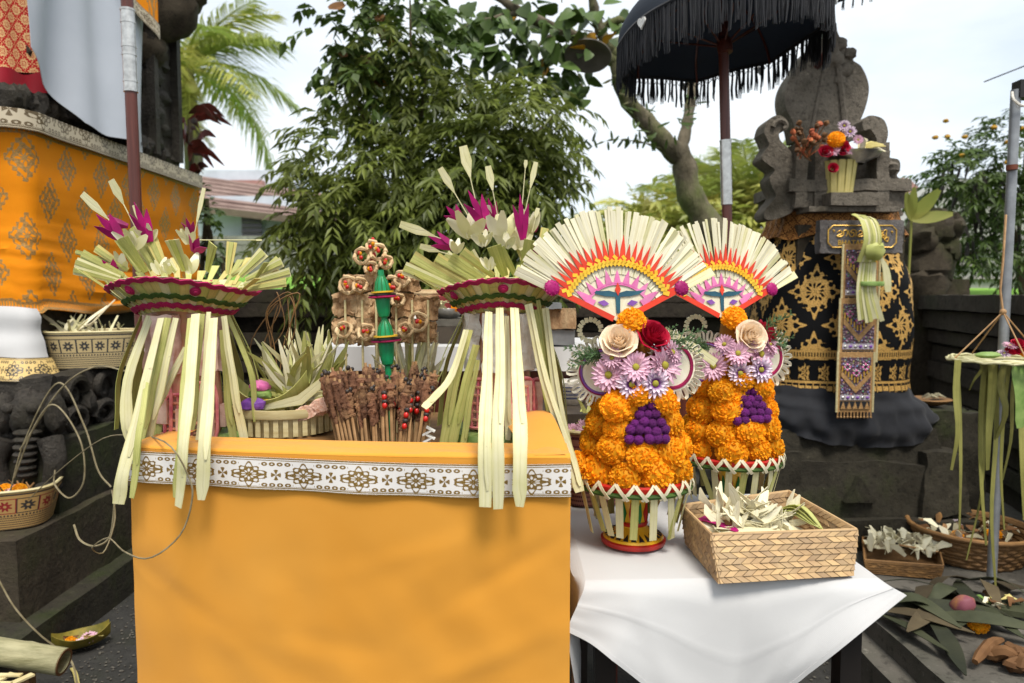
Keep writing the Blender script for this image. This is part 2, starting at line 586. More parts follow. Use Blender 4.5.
m_frondy = mat('yellow palm fronds', hx('#b3ab5a'), hx('#8f9c4e'), 1.2, .5, trans=.3, rv=.2, uvv=.2)
m_grass = mat('lawn', hx('#5d8a2c'), hx('#7ca63c'), 1.5, .9, .5, 30, .03, world=True)
m_fol = mat('shrub leaves', (.045, .085, .018), (.08, .12, .03), 3, .45, trans=.3, uvv=.4, world=True)
m_croton = mat('croton leaves', hx('#7a2a24'), hx('#3e2a1c'), 6, .4, trans=.2, rv=.4)

def cloth(name, c1, c2, weave=900, fold=0, rough=.85, bump=.12, sheen=.15, trans=0, crease=.16):
    k = K(name)
    p = k.pos()
    c = k.mix(k.ramp(k.noise(p, 3.5, 4, .5), .3, .7), c1, c2)
    x, y, z = k.sep(p)
    wv = k.sin(x * 2100 + y * 900) * k.sin(z * 2100 + y * 900)
    c = k.mix(wv * .06 + .06, c, tuple(q * .8 for q in c1))
    n1 = k.noise(p, 4.5, 3, .5, 1.2)
    n2 = k.noise(p, 11, 3, .55, .8)
    cr = k.ramp(k.abs(n1 - .5), .02, .0) * crease + k.ramp(k.abs(n2 - .5), .025, .0) * crease * .45
    k.bump(wv * .04 + k.noise(p, 6, 3, .5) * .8 + cr * .22, bump, .012)
    return k.fin(c, rough, 0, .2, trans, sheen)
m_orange = cloth('orange cotton', hx('#cd8a2a'), hx('#d39336'), bump=.16)
m_white = cloth('white cotton', (.50, .495, .49), (.47, .465, .46), bump=.22)
m_whiteb = cloth('white sheer cloth', (.46, .49, .54), (.40, .43, .48), bump=.1, trans=.1)  # blue tint paints the shade on this white cloth into its colour
m_red = cloth('dark red satin', hx('#9c1226'), hx('#7c0c1c'), rough=.45)

def cell(k, u, v, cw, ch, ou=0, ov=0):
    a = k.fr(u / cw + ou) * 2 - 1
    b = k.fr(v / ch + ov) * 2 - 1
    return a, b
def motif(k, a, b, size=.8, dense=15, ax=1.0):
    an = k.m('ARCTAN2', b, a)
    d = k.abs(a) * ax + k.abs(b)
    if dense < 14:                    # stepped diamond with a filigree core
        scal = k.sin((k.abs(a) - k.abs(b)) * 26) * .05
        edge = (d + scal) < size
        fil = k.cos(d * 21) + k.cos(an * 8 + d * 9) * .8 + k.cos((k.abs(a) - k.abs(b)) * 19) * .5
        return edge * k.mx(fil > -.45, d < size * .14)
    lob = k.cos(an * 20) * -.05 - k.cos(an * 12) * .04
    edge = (d + lob) < size
    inner = k.sin(d * dense + k.cos(an * 4) * 1.6) + k.cos(an * 12 + d * 6) * .75
    return edge * (inner > -.55)
def brocade(name, base, base2, gold, cw, ch, size=.62, dense=16, ax=1.0, metal=.55, borders=(), gold2=None, rough=.8):
    k = K(name)
    u, v = k.uv()
    nz = k.noise(k.coord('UV'), 60, 3, .6)
    uu = u + (nz - .5) * .004
    vv = v + (nz - .5) * .004
    a, b = cell(k, uu, vv, cw, ch)
    m1 = motif(k, a, b, size, dense, ax)
    a, b = cell(k, uu, vv, cw, ch, .5, .5)
    m1 = k.mx(m1, motif(k, a, b, size, dense, ax))
    for lo, hi, kind in borders:
        inb = k.band(v, lo, hi)
        t = (v - lo) / (hi - lo)
        if kind == 'key':
            q = k.fr(u / .03)
            pat = k.mx(k.mx(k.band(t, .05, .2), k.band(t, .8, .95)), k.band(t, .35, .65) * k.band(q, .15, .85))
            pat = k.mx(pat, k.band(q, .0, .12) * k.band(t, .2, .8))
        elif kind == 'scroll':
            q = k.fr(u / .085) * 2 - 1
            an = k.m('ARCTAN2', t - .35, q)
            rr = k.m('SQRT', q * q + (t - .35) * (t - .35) * 2.2)
            pat = ((rr + k.cos(an * 6) * .12) < .62) * ((k.sin(rr * 17 + k.cos(an * 3) * 2) + k.cos(an * 9)) > -.3)
        else:
            q = k.fr(u / .012)
            pat = k.mx(k.band(t, .0, .25), k.mx(k.band(t, .75, 1.0), k.band(q, .2, .8) * .9))
        m1 = m1 * (1 - inb) + pat * inb
    wear = k.ramp(k.noise(k.coord('UV'), 190, 3, .7), .34, .5)
    m1 = m1 * wear
    bs = k.mix(k.noise(k.coord('UV'), 14, 4, .6), base, base2)
    gl = k.mix(k.noise(k.coord('UV'), 80, 3, .6), gold, gold2 or tuple(x * .6 for x in gold))
    k.bump(m1 * .5 + k.noise(k.coord('UV'), 9, 4, .6), .25, .006)
    return k.fin(k.mix(m1, bs, gl), rough - m1 * .35, m1 * metal, .12)
m_broc_black = brocade('black gold brocade', (.004, .004, .0045), (.006, .006, .006), hx('#e2b970'), .30, .31, .76, 17, 1.05, .25,
                       borders=((-.02, .055, 'key'), (.055, .15, 'scroll'), (.155, .195, 'dash')), gold2=hx('#b8873e'))
m_broc_orange = brocade('orange gold brocade', hx('#e08a12'), hx('#d87c0c'), hx('#b99d68'), .27, .335, .62, 13, 1.15, .5,
                        borders=((.0, .05, 'dash'), (.77, .80, 'dash')), gold2=hx('#5f4520'), rough=.7)
m_broc_red = brocade('red gold brocade', hx('#a81428'), hx('#b82a24'), hx('#e5cf9a'), .09, .075, .85, 14, 1.0, .15, gold2=hx('#d8b070'))
def trim(name, base, gold, L_=.105, metal=.6, top=True, gold2=None):
    k = K(name)
    u, v = k.uv()                     # u metres along, v 0..1 across
    q = k.fr(u / L_) * 2 - 1
    y = (v - .47) * 2
    an = k.m('ARCTAN2', y, q)
    d = k.abs(q) * .95 + k.abs(y)
    pat = ((d + k.cos(an * 10) * .10) < .74) * ((k.sin(d * 19) + k.cos(an * 10)) > -.5)
    q2 = k.fr(u / L_ + .5) * 2 - 1
    rr = k.m('SQRT', q2 * q2 * 3.2 + y * y)
    an2 = k.m('ARCTAN2', y, q2 * 1.8)
    pat = k.mx(pat, (rr < .33) * ((k.cos(an2 * 4) + .3) > 0))
    s = k.fr(u / (L_ / 7)) * 2 - 1
    for yy in (.80, .16):
        t = (v - yy) * 13
        r3 = k.m('SQRT', s * s + t * t)
        pat = k.mx(pat, k.band(r3, .28, .8) * (k.abs(q2) < .62))
    for lo, hi in ((.0, .03), (.05, .085), (.10, .115), (.90, .925), (.955, 1.0)):
        pat = k.mx(pat, k.band(v, lo, hi))
    pat = pat * k.ramp(k.noise(k.coord('UV'), 160, 3, .7), .3, .46)
    gl = k.mix(k.noise(k.coord('UV'), 25, 3, .6), gold, gold2 or tuple(x * .45 for x in gold))
    k.bump(pat, .15, .002)
    return k.fin(k.mix(pat, base, gl), .62 - pat * .34, pat * metal, .4)
m_trim_white = trim('white gold trim', (.70, .665, .63), hx('#b8923a'), .115, .75, gold2=hx('#8a6420'))
m_trim_grey = trim('grey gold trim', hx('#b9ac94'), hx('#6a5638'), .16, .3)
m_trim_black = trim('cream black trim', hx('#c9ab6c'), (.02, .016, .012), .07, 0)

def tray_weave(name, c, k1, k2, L_=.05, sq=(.42, .82), stripes=(.0, .36)):
    k = K(name)
    u, v = k.uv()
    q = k.fr(u / L_) * 2 - 1
    y = ((v - sq[0]) / (sq[1] - sq[0])) * 2 - 1
    an = k.m('ARCTAN2', y, q)
    r = k.m('SQRT', q * q + y * y)
    ins = k.band(v, sq[0], sq[1])
    star = ((r + k.cos(an * 8) * .16) < .55) * (r > .16)
    brd = k.mx(k.abs(q) > .9, k.abs(y) > .88)
    alt = k.fl(u / L_)
    odd = k.fr(alt * .5) > .25
    dark = ins * k.mx(star, brd)
    st = k.band(v, stripes[0], stripes[1]) * (k.fr(v * 17) < .45) * (k.fr(u / .006 + k.fl(v * 17) * .5) < .8)
    dots = k.band(v, sq[0] - .075, sq[0] - .025) * (k.fr(u / .01) < .5)
    dots = k.mx(dots, k.band(v, .9, .94))
    cc = k.mix(k.noise(k.coord('UV'), 50, 3, .6), c, tuple(x * .72 for x in c))
    kk = k.mix(odd, k1, k2)
    cc = k.mix(dark, cc, kk)
    cc = k.mix(k.mx(st, dots), cc, k1)
    k.bump(k.sin(u * 1400) * k.sin(v * 120), .35, .002)
    return k.fin(cc, .6)
m_tray_blk = tray_weave('black patterned weave', hx('#cdb684'), (.03, .03, .032), (.03, .03, .032))
m_tray_red = tray_weave('red black patterned weave', hx('#c09a5e'), (.035, .03, .028), hx('#8a1f22'), .06)
m_tray_mar = tray_weave('maroon patterned weave', hx('#9a6a58'), hx('#4d1f28'), hx('#6d2f38'), .03)

# ---------------------------------------------------------------- setting
mb = MB()
mb.grid(lambda u, v: ((u - .5) * 900, v * 900 - 12, 0), 60, 60)
struct('ground', mb, m_asph)
mb = MB()                             # rising lawn behind the wall
def hill(x, y):
    t = max(0, min(1, (y - 6.4) / 9))
    return .05 + 1.32 * min(1, max(0, (y - 5.75) / .6)) + .75 * t * t + .5 * max(0, (y - 16) / 60) + .08 * NZ.noise(V((x * .3, y * .3, 0)))
mb.grid(lambda u, v: ((u - .5) * 70, 5.75 + 110 * v * v, hill((u - .5) * 70, 5.75 + 110 * v * v)), 60, 70)
struct('lawn', mb, m_grass)

# raised stone ledge on the right with its lower step
mb = MB()
mb.rock((2.28 + 1.0, 3.6, .045), (4.16, 5.2, .17), 40, .006, 6)
struct('pavement_step', mb, m_conc)
mb = MB()
mb.rock((2.28 + 1.02, 3.62, .1), (4.04, 5.16, .21), 46, .008, 6, 3)
struct('raised_pavement', mb, m_conc)

# low walls of stacked stone courses
def wall(name, label, a, b, z0, ztop, n, th=.34):
    a, b = V(a), V(b)
    L_ = (b - a).length
    d = (b - a).normalized()
    mid = (a + b) / 2
    t = thing(name, label, 'wall', (mid.x, mid.y, z0))
    h = (ztop - z0) / n
    ang = math.atan2(d.y, d.x)
    for i in range(n):
        prof = (.0, .035, .01, .055, .0, .03)[i % 6] + (.06 if i >= n - 2 else 0)
        hh = h * (1, .8, 1.15, .9, 1.1, 1.05)[i % 6]
        q = MB()
        q.rock((0, 0, 0), (L_, th + prof * 2, hh * .9), 90, .006, 7, i * 5.3)
        m3 = M.Rotation(ang, 4, 'Z')
        q.v = [tuple(m3 @ V(p) + V((mid.x, mid.y, z0 + h * (i + .5)))) for p in q.v]
        q.build('stone_course', m_wallst, t)
    q = MB()
    q.box((0, 0, 0), (L_ - .04, th - .06, ztop - z0 - .05))
    q.v = [tuple(m3 @ V(p) + V((mid.x, mid.y, (z0 + ztop) / 2))) for p in q.v]
    q.build('wall_core', m_stone_moss, t)
    return t
wall('stone_wall', 'low dark wall of stacked stone courses behind the offerings and the bushy tree', (-4.4, 5.62), (2.62, 5.62), .0, 1.4, 13)
wall('stone_wall', 'dark stepped stone wall running along the right beside the hanging offering', (2.52, 2.2), (3.25, 5.52), .19, 1.36, 10)
# ---------------------------------------------------------------- left temple shrine
t = thing('stone_shrine', 'tall dark carved stone shrine with steps at the left, dressed in orange and white cloth', 'shrine', (-2.6, 3.9, 0))
mb = MB(); mb.rock((-2.75, 3.75, .07), (2.06, 2.9, .16), 34, .01, 5); mb.build('step', m_stone_moss, t)
mb = MB(); mb.rock((-2.75, 3.8, .30), (1.89, 2.46, .31), 34, .008, 5, 2); mb.build('step', m_stone, t)
mb = MB(); mb.rock((-2.75, 3.95, .60), (1.80, 2.1, .31), 30, .012, 6, 4); mb.build('plinth', m_stone_moss, t)
# carved body
mb = MB(); mb.rock((-2.82, 3.92, .87), (1.80, 1.92, .28), 40, .03, 9, 7); mb.build('plinth', m_carve, t)
# relief of the corner beast: head, ridged trunk, legs, and scrolls along the side
q = MB()
c = P(32, 418, 2.93)
q.ball(c + V((0, 0, .02)), (.085, .08, .10), 20, 14, .25, 5, 1)
for i in range(7):
    q.ball(c + V((.012, -.05 - .01 * i * (1 - i / 7), -.05 - i * .028)), (.052 - i * .003, .045, .018), 14, 8, .1, 5, i)
for sx in (-1, 1):
    q.ball(c + V((sx * .05, -.07, .05)), (.024, .02, .022), 10, 8)
    q.ball(c + V((sx * .105, -.01, .02)), (.04, .05, .085), 14, 10, .3, 6, sx)
    q.tube(bez([c + V((sx * .09, -.03, -.08)), c + V((sx * .12, -.05, -.17)), c + V((sx * .10, -.05, -.26))], 8), [.05 - .002 * i for i in range(9)], 10)
    q.ball(c + V((sx * .10, -.07, -.27)), (.05, .06, .025), 12, 8, .2)
q.build('carved_beast', m_carve, t)
for i in range(8):
    y = 3.1 + i * .22
    q = MB()
    for s2 in (0, 1):
        pts = []
        for k_ in range(22):
            a = k_ * .42
            r_ = .085 - .0034 * k_
            pts.append(V((-1.9 + .012 * math.sin(k_ * .3), y + (r_ * math.cos(a)) * (1 if s2 else -1), .80 + s2 * .13 + r_ * math.sin(a) * .8)))
        q.tube(pts, [.022 - .0006 * k_ for k_ in range(22)], 7)
    q.ball((-1.9, y + .1, .87), (.03, .05, .05), 12, 8, .4, 7, i)
    q.build('carved_scroll', m_carve, t)
# body block under the brocade and the seat on it
mb = MB(); mb.rock((-2.95, 3.98, 1.53), (1.62, 1.64, 1.06), 20, .008, 4, 3); mb.build('body', m_stone, t)
mb = MB(); mb.rock((-2.98, 4.0, 2.15), (1.56, 1.6, .16), 40, .03, 9, 5)
for i in range(26):
    yy = 3.22 + i * .061
    mb.ball((-2.2 + U(-.02, .02), yy, 2.21 + .02 * (i % 2)), (.055, .045, .06), 10, 8, .5, 8, i)
for i in range(12):
    mb.ball((-2.3 - i * .1, 3.22 + U(-.02, .02), 2.22 + .03 * (i % 2)), (.06, .055, .07), 10, 8, .5, 8, i * 3)
mb.build('carved_cornice', m_carve, t)
mb = MB(); mb.rock((-2.85, 3.95, 2.9), (1.24, 1.1, 1.4), 30, .05, 6, 9); mb.build('seat_back', m_carve, t)
mb = MB(); mb.rock((-2.45, 4.58, 2.75), (.55, .34, 1.25), 26, .02, 9, 6)
for i in range(9):
    mb.ball((-2.2, 4.5 + .1 * (i % 2), 2.28 + i * .1), (.05, .09, .05), 10, 8, .4, 8, i)
mb.box((-2.16, 4.42, 2.65), (.05, .05, .9)); mb.box((-2.15, 4.7, 2.65), (.05, .05, .9))
mb.build('pilaster', m_carve, t)
wc = P(160, 18, 4.5)
mb = MB()
mb.ball(wc + V((.0, 0, .02)), (.26, .14, .17), 22, 14, .18, 3, 2, rot=ry(R(-28)))
mb.ball(wc + V((-.08, -.03, -.2)), (.13, .12, .12), 16, 10, .25, 4, 5)
mb.ball(wc + V((.1, .02, .16)), (.18, .12, .16), 16, 10, .25, 4, 8)
mb.build('stone_wing', m_stone, t)

# brocade cloth round the body (front and right side), gathered towards the hem
def orange_pt(u, v):
    s = u * 3.3                        # metres along: 1.6 front, 1.7 side
    z = 1.27 + .84 * v
    ruf = (1 - v) ** 3
    dp = .012 * NZ.noise(V((s * 3, v * 5, 1))) + .035 * ruf * NZ.noise(V((s * 2, v * 26, 3))) + .02
    bl = .05 * max(0, .3 - v) + .03 * v ** 6
    if s < 1.58: return V((-3.72 + s, 3.145 - dp - bl, z + .02 * ruf * math.sin(s * 5)))
    k_ = min(1, (s - 1.58) / .08)
    if k_ < 1:
        a = k_ * PI / 2
        return V((-2.14 + (.035 + dp + bl) * math.sin(a), 3.145 + .02 - (.02 + dp + bl) * math.cos(a) + .02 * k_, z))
    return V((-2.105 + dp + bl, 3.18 + (s - 1.66), z + .02 * ruf * math.sin(s * 5)))
mb = MB(); mb.grid(orange_pt, 110, 40, lambda u, v: (u * 3.3, .84 * v), th=.004)
o = one('brocade_cloth', mb, m_broc_orange, 'orange cloth with gold diamond motifs wrapped round the left stone shrine', 'cloth')
def trim_pt(u, v):
    s = u * 3.3
    off = .05 + .01 * NZ.noise(V((s * 4, 0, 4)))
    if v < .5:
        z, ins = 2.05 + .08 * v * 2, 0
    else:
        z, ins = 2.13 + .004, (v - .5) * .12
    e = off + .03 - ins
    if s < 1.58: return V((-3.72 + s, 3.135 - e, z))
    k_ = min(1, (s - 1.58) / .08)
    if k_ < 1:
        a = k_ * PI / 2
        return V((-2.14 + e * math.sin(a) + .02 * k_, 3.135 + .03 * k_ - e * math.cos(a), z))
    return V((-2.12 + e, 3.165 + (s - 1.66), z))
mb = MB(); mb.grid(trim_pt, 110, 8, lambda u, v: (u * 3.3, v), th=.003)
mb.build('trim_band', m_trim_grey, o)

# white cloth and border hem at the front corner below the brocade
def wpt(u, v):
    s = u * 1.22
    z = lerp(1.295, 1.08, v) + .006 * math.sin(s * 14)
    dp = .03 + .06 * v + .02 * math.sin(s * 17 + 2) * v + .02 * NZ.noise(V((s * 5, v * 3, 0)))
    if s < 1.1: return V((-3.2 + s, 3.12 - dp, z))
    a = min(1, (s - 1.1) / .1) * PI / 2
    return V((-2.10 + dp * math.sin(a) * .9, 3.12 - dp * math.cos(a) + max(0, s - 1.2), z))
mb = MB(); mb.grid(wpt, 60, 12, lambda u, v: (u * 1.5, v), th=.003)
o = one('white_cloth', mb, m_white, 'white cloth with a patterned gold border below the orange brocade at the far left', 'cloth')
def bpt(u, v):
    p = wpt(u, 1)
    s = u * 1.22
    ex = .012 + .05 * v
    z = p.z + .005 - .095 * v
    if s < 1.1: return V((p.x, p.y - ex, z))
    a = min(1, (s - 1.1) / .1) * PI / 2
    return V((p.x + ex * math.sin(a), p.y - ex * math.cos(a), z))
mb = MB(); mb.grid(bpt, 60, 4, lambda u, v: (u * 1.5, 1 - v), th=.003)
mb.build('border_hem', m_trim_black, o)

# white hanging cloth on the upper seat, orange sash and red brocade
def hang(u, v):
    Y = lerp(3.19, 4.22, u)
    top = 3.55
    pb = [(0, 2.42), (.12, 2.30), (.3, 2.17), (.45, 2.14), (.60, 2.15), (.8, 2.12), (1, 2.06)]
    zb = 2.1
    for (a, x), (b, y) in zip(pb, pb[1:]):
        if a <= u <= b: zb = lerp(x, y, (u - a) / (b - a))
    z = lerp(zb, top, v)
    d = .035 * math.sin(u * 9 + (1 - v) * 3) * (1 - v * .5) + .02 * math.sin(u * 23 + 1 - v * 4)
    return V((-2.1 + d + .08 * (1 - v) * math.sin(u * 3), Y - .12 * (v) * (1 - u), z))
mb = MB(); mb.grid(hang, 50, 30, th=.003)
one('hanging_cloth', mb, m_whiteb, 'long white cloth, tinted blue for shade, hanging down over the carved top of the left shrine', 'cloth')
def sash(u, v):
    Y = lerp(3.72, 4.2, u)
    zb = lerp(3.0, 2.80, u)
    return V((-2.03 + .02 * math.sin(u * 8), Y, lerp(zb, 3.6, v)))
mb = MB(); mb.grid(lambda u, v: sash(u, lerp(.1, 1, v)), 20, 10, lambda u, v: (u * .5 + .1, .25 + v * .3), th=.003)
o = one('orange_cloth', mb, m_broc_orange, 'orange cloth with grey border laid over the white cloth at upper left', 'cloth')
mb = MB(); mb.grid(lambda u, v: sash(u, lerp(0, .1, v)) + V((.008, 0, 0)), 20, 4, lambda u, v: (u * .5, v), th=.003)
mb.build('trim_band', m_trim_grey, o)
def redc(u, v):
    a = lerp(-2.2, .75, u)
    r_ = .28 + .05 * (1 - v) + .02 * math.sin(u * 22)
    return V((-2.62 + r_ * 1.35 * math.sin(a + 1.1), 3.45 - r_ * math.cos(a + 1.1) * .8, lerp(2.40, 2.86, v) + .05 * (1 - v) * math.cos(u * 5)))
mb = MB(); mb.grid(redc, 40, 12, lambda u, v: (u * 1.2, v * .46), th=.004)
o = one('red_brocade', mb, m_broc_red, 'red cloth with pale gold flowers wrapped round the stone figure at upper left', 'cloth')
def redh(u, v):
    p = redc(u, 0)
    return p + V((0, -.02 * v, -.11 * v + .012 * math.sin(u * 30)))
mb = MB(); mb.grid(redh, 40, 4, th=.004); mb.build('red_hem', m_red, o)
mb = MB(); mb.rock((-2.62, 3.5, 2.9), (.5, .4, .95), 16, .04, 6, 1); mb.ball((-2.62, 3.45, 3.4), (.2, .2, .24), 16, 12, .2)
one('stone_statue', mb, m_carve, 'dark stone figure on top of the left shrine wearing the red brocade', 'statue')

# umbrella pole at the left
def pole(name, label, base, top, rad, bands, cat='pole'):
    base, top = V(base), V(top)
    o = thing(name, label, cat, base)
    mb = MB(); mb.tube([base.lerp(top, i / 12) for i in range(13)], rad, 14); mb.build('shaft', m_wood, o)
    d = (top - base).normalized()
    for za, zb in bands:
        a = base + d * ((za - base.z) / d.z)
        b = base + d * ((zb - base.z) / d.z)
        q = MB(); q.tube([a, b], rad * 1.12, 16)
        for k_ in (0, .12, .45, .55, .85, 1):
            p = a.lerp(b, k_)
            q.tube([p - d * .004, p + d * .004], rad * 1.2, 16)
        q.build('silver_sleeve', m_silver, o)
    return o
pa, pb_ = P(127, 0, 2.75), P(137, 235, 2.75)
dd = (pa - pb_).normalized()
base = pb_ - dd * (pb_.z / dd.z)
top = pa + dd * .8
pole('umbrella_pole', 'brown wooden ceremonial pole with silver sleeve in front of the orange brocade', base, top, .0215, [(P(130, 91, 2.75).z, P(127, 10, 2.75).z)])

# baskets on the shrine
def oval_tray(name, label, cat, c, rx_, ry_, h, m, rot=0, flare=1.08, contents='palm', group=None):
    o = thing(name, label, cat, c, group)
    per = 2 * PI * (rx_ + ry_) / 2
    def f(u, v, k=1.0):
        a = u * 2 * PI
        ca, sa = math.cos(a), math.sin(a)
        kk = (abs(ca) ** 3.2 + abs(sa) ** 3.2) ** (-1 / 3.2) * lerp(.9, flare, v) * k
        p = V((rx_ * kk * ca, ry_ * kk * sa, 0))
        p = rz(rot) @ p
        return V(c) + p + V((0, 0, v * h))
    mb = MB(); mb.grid(lambda u, v: f(1 - u, v), 60, 8, lambda u, v: (u * per, v))
    mb.grid(lambda u, v: f(u, v, .955), 60, 4, lambda u, v: (u * per, v))
    mb.build('wall', m, o)
    mb = MB(); mb.tube([f(i / 60, 1.0, .98) for i in range(61)], .006, 6); mb.build('rim', m_bampale, o)
    mb = MB(); mb.grid(lambda u, v: V(c) + (f(u, .25) - V(c)) * v * .97 + V((0, 0, .25 * h * (1 - v))), 40, 4); mb.build('base', m_bamd, o)
    return o
c = P(95, 366, 3.36)
tr = oval_tray('patterned_tray', 'cream woven basket with black star squares on the ledge under the orange brocade', 'basket', c, .185, .13, .165, m_tray_blk, R(28))
def strips_pile(parent, c, rx_, ry_, n, m, lmin, lmax, w, up=.5, name='palm_curl', curl=1.2, z=0):
    for i in range(n):
        a, r_ = U(0, 2 * PI), math.sqrt(U(0, 1))
        p = V(c) + V((rx_ * r_ * math.cos(a), ry_ * r_ * math.sin(a), z))
        d = V((U(-1, 1), U(-1, 1), U(up * .3, up * 1.8))).normalized()
        e = V((U(-1, 1), U(-1, 1), U(-.6, .4))).normalized()
        l = U(lmin, lmax)
        pts = [p + d * l * k_ / 6 + e * l * curl * .3 * (k_ / 6) ** 2 for k_ in range(7)]
        q = MB(); q.ribbon(pts, [w * U(.7, 1.1) * (1 - .5 * (k_ / 6) ** 2) for k_ in range(7)], V((U(-1, 1), U(-1, 1), U(-.3, .3))))
        q.build(name, m, parent)
strips_pile(tr, c + V((0, 0, .14)), .15, .09, 30, m_palm, .05, .13, .014, .9)
strips_pile(tr, c + V((-.08, 0, .15)), .06, .06, 10, m_palmw, .08, .14, .02, 1.2, curl=2.5)
# ---------------------------------------------------------------- flowers (meshes shared by their copies), all facing +Z, radius about 1
def petal(mb, base, dir_, up, l, w, curl, cup=.2, n=3, uvr=.5, notch=0, mi=0):
    dir_, up = V(dir_).normalized(), V(up).normalized()
    sd_ = dir_.cross(up).normalized()
    vs, fs, uvs = [], [], []
    for i in range(n + 1):
        t_ = i / n
        ww = w * (math.sin(PI * min(.93, t_ * .80 + .14)) ** .8)
        c_ = V(base) + dir_ * l * t_ + up * (curl * t_ * t_)
        for j in (-1, 0, 1):
            k_ = c_ + sd_ * (j * ww / 2) + up * (cup * w * j * j) - dir_ * (notch * l * (i == n) * (j == 0))
            vs.append(k_); uvs.append((uvr, t_))
    for i in range(n):
        for j in (0, 1):
            a = i * 3 + j
            fs.append((a, a + 1, a + 4, a + 3))
    mb.add(vs, fs, uvs, mi)
def marigold(seed):
    r_ = random.Random(seed)
    mb = MB(); mb.ball((0, 0, .02), (.87, .87, .74), 14, 9, .06, 6, seed)
    for el, n, l, w_ in ((-16, 20, .2, .27), (-4, 23, .2, .27), (8, 24, .2, .27), (20, 24, .2, .27), (32, 22, .2, .26), (44, 19, .2, .26), (56, 15, .19, .25), (67, 11, .19, .24), (77, 7, .18, .22), (86, 4, .17, .2)):
        for i in range(n):
            a = 2 * PI * (i + r_.random() * .7) / n + el
            e = R(el + r_.uniform(-5, 5))
            nrm = V((math.cos(a) * math.cos(e), math.sin(a) * math.cos(e), math.sin(e)))
            tn = V((-math.sin(a), math.cos(a), 0))
            upv = nrm.cross(tn) * -1 if False else tn.cross(nrm)
            b = V((nrm.x * .81, nrm.y * .81, nrm.z * .68 + .02))
            d = (nrm * .95 + upv * r_.uniform(-.55, .45) + tn * r_.uniform(-.3, .3))
            petal(mb, b, d, upv if el < 60 else tn, l * r_.uniform(.85, 1.15), w_, r_.uniform(-.1, .12), r_.uniform(-.35, .45), 2, r_.random(), .12)
    return mb.mesh('marigold', m_mari)
ME_MARI = [marigold(i) for i in range(4)]
def gom(m):
    mb = MB(); mb.ball((0, 0, 0), 1, 12, 9, .16, 7, 3)
    for i in range(46):
        z = 1 - 2 * (i + .5) / 46
        a = i * 2.39996
        d = V((math.cos(a) * math.sqrt(1 - z * z), math.sin(a) * math.sqrt(1 - z * z), z))
        q = d.orthogonal().normalized()
        w_ = d.cross(q)
        mb.add([d * .92 + q * .16, d * .92 - q * .08 + w_ * .14, d * .92 - q * .08 - w_ * .14, d * 1.16], [(0, 1, 3), (1, 2, 3), (2, 0, 3)])
    return mb.mesh('globe_flower', m)
ME_GOM = gom(m_gom)
ME_ROS = gom(m_mag)
def rose(m):
    mb = MB()
    for ring, (n, r0, h, op) in enumerate(((2, .07, .70, .02), (3, .17, .74, .05), (4, .30, .74, .10), (5, .46, .68, .2), (5, .62, .56, .42), (6, .74, .38, .6))):
        for i in range(n):
            a0 = 2 * PI * (i / n) + ring * .7
            wd = 2 * PI / n * 1.45
            def f(u, v):
                a = a0 + (u - .5) * wd
                ed = 1 - (2 * u - 1) ** 2
                rr = r0 * (.55 + .45 * v ** .5) + op * .38 * v ** 3 + .02 * math.sin(a * 7)
                return V((rr * math.cos(a), rr * math.sin(a), -.25 + (h + .25) * v * (.72 + .28 * ed) - op * .22 * v ** 4))
            mb.grid(f, 6, 5)
    return mb.mesh('rose', m)
ME_ROSEC, ME_ROSER = rose(m_rosec), rose(m_roser)
def chrys(m, seed, n1=20):
    r_ = random.Random(seed)
    mb = MB()
    for n, e, l in ((n1, 8, .82), (n1 - 3, 24, .74), (n1 - 7, 42, .55)):
        for i in range(n):
            a = 2 * PI * (i + r_.uniform(-.2, .2)) / n + e
            d = V((math.cos(a) * math.cos(R(e)), math.sin(a) * math.cos(R(e)), math.sin(R(e))))
            petal(mb, V((math.cos(a), math.sin(a), 0)) * .16, d, V((0, 0, 1)), l * r_.uniform(.85, 1.1), .27, r_.uniform(-.2, .05), .25, 3, r_.random())
    mb.ball((0, 0, .1), (.20, .20, .14), 10, 6, .2, 9, 0, 1)
    return mb.mesh('chrysanthemum', [m, m_center])
ME_CHR, ME_CHW = chrys(m_chrys, 1), chrys(m_chrysw, 5, 17)
def sprig(seed, l=1.0):
    r_ = random.Random(seed)
    mb = MB()
    st = [V((.06 * math.sin(i * .8 + seed), .05 * math.cos(i + seed), l * i / 7)) for i in range(8)]
    mb.tube(st, [.014 - .0014 * i for i in range(8)], 4)
    for i in range(1, 8):
        for s_ in range(4):
            a = r_.uniform(0, 6.28)
            d = V((math.cos(a), math.sin(a), .9)).normalized()
            b = st[i]
            tl = r_.uniform(.16, .30) * (1.15 - i / 10)
            mb.tube([b, b + d * tl * .5, b + d * tl + V((0, 0, .03))], [.012, .011, .004], 3)
            for k_ in range(4):
                a2 = a + r_.uniform(-1.2, 1.2)
                e = V((math.cos(a2), math.sin(a2), .7)).normalized()
                bb = b + d * tl * (.3 + .2 * k_)
                mb.tube([bb, bb + e * tl * .38], [.011, .004], 3)
    return mb.mesh('sprig', m_sprig)
ME_SPRIG = [sprig(i) for i in range(3)]
def put_flower(me, name, parent, loc, n, r_, spin=None, label=None):
    o = inst(me, name, parent, loc, frame(n) @ rz(U(0, 6.28) if spin is None else spin), r_)
    if label: o['label'] = label
    return o

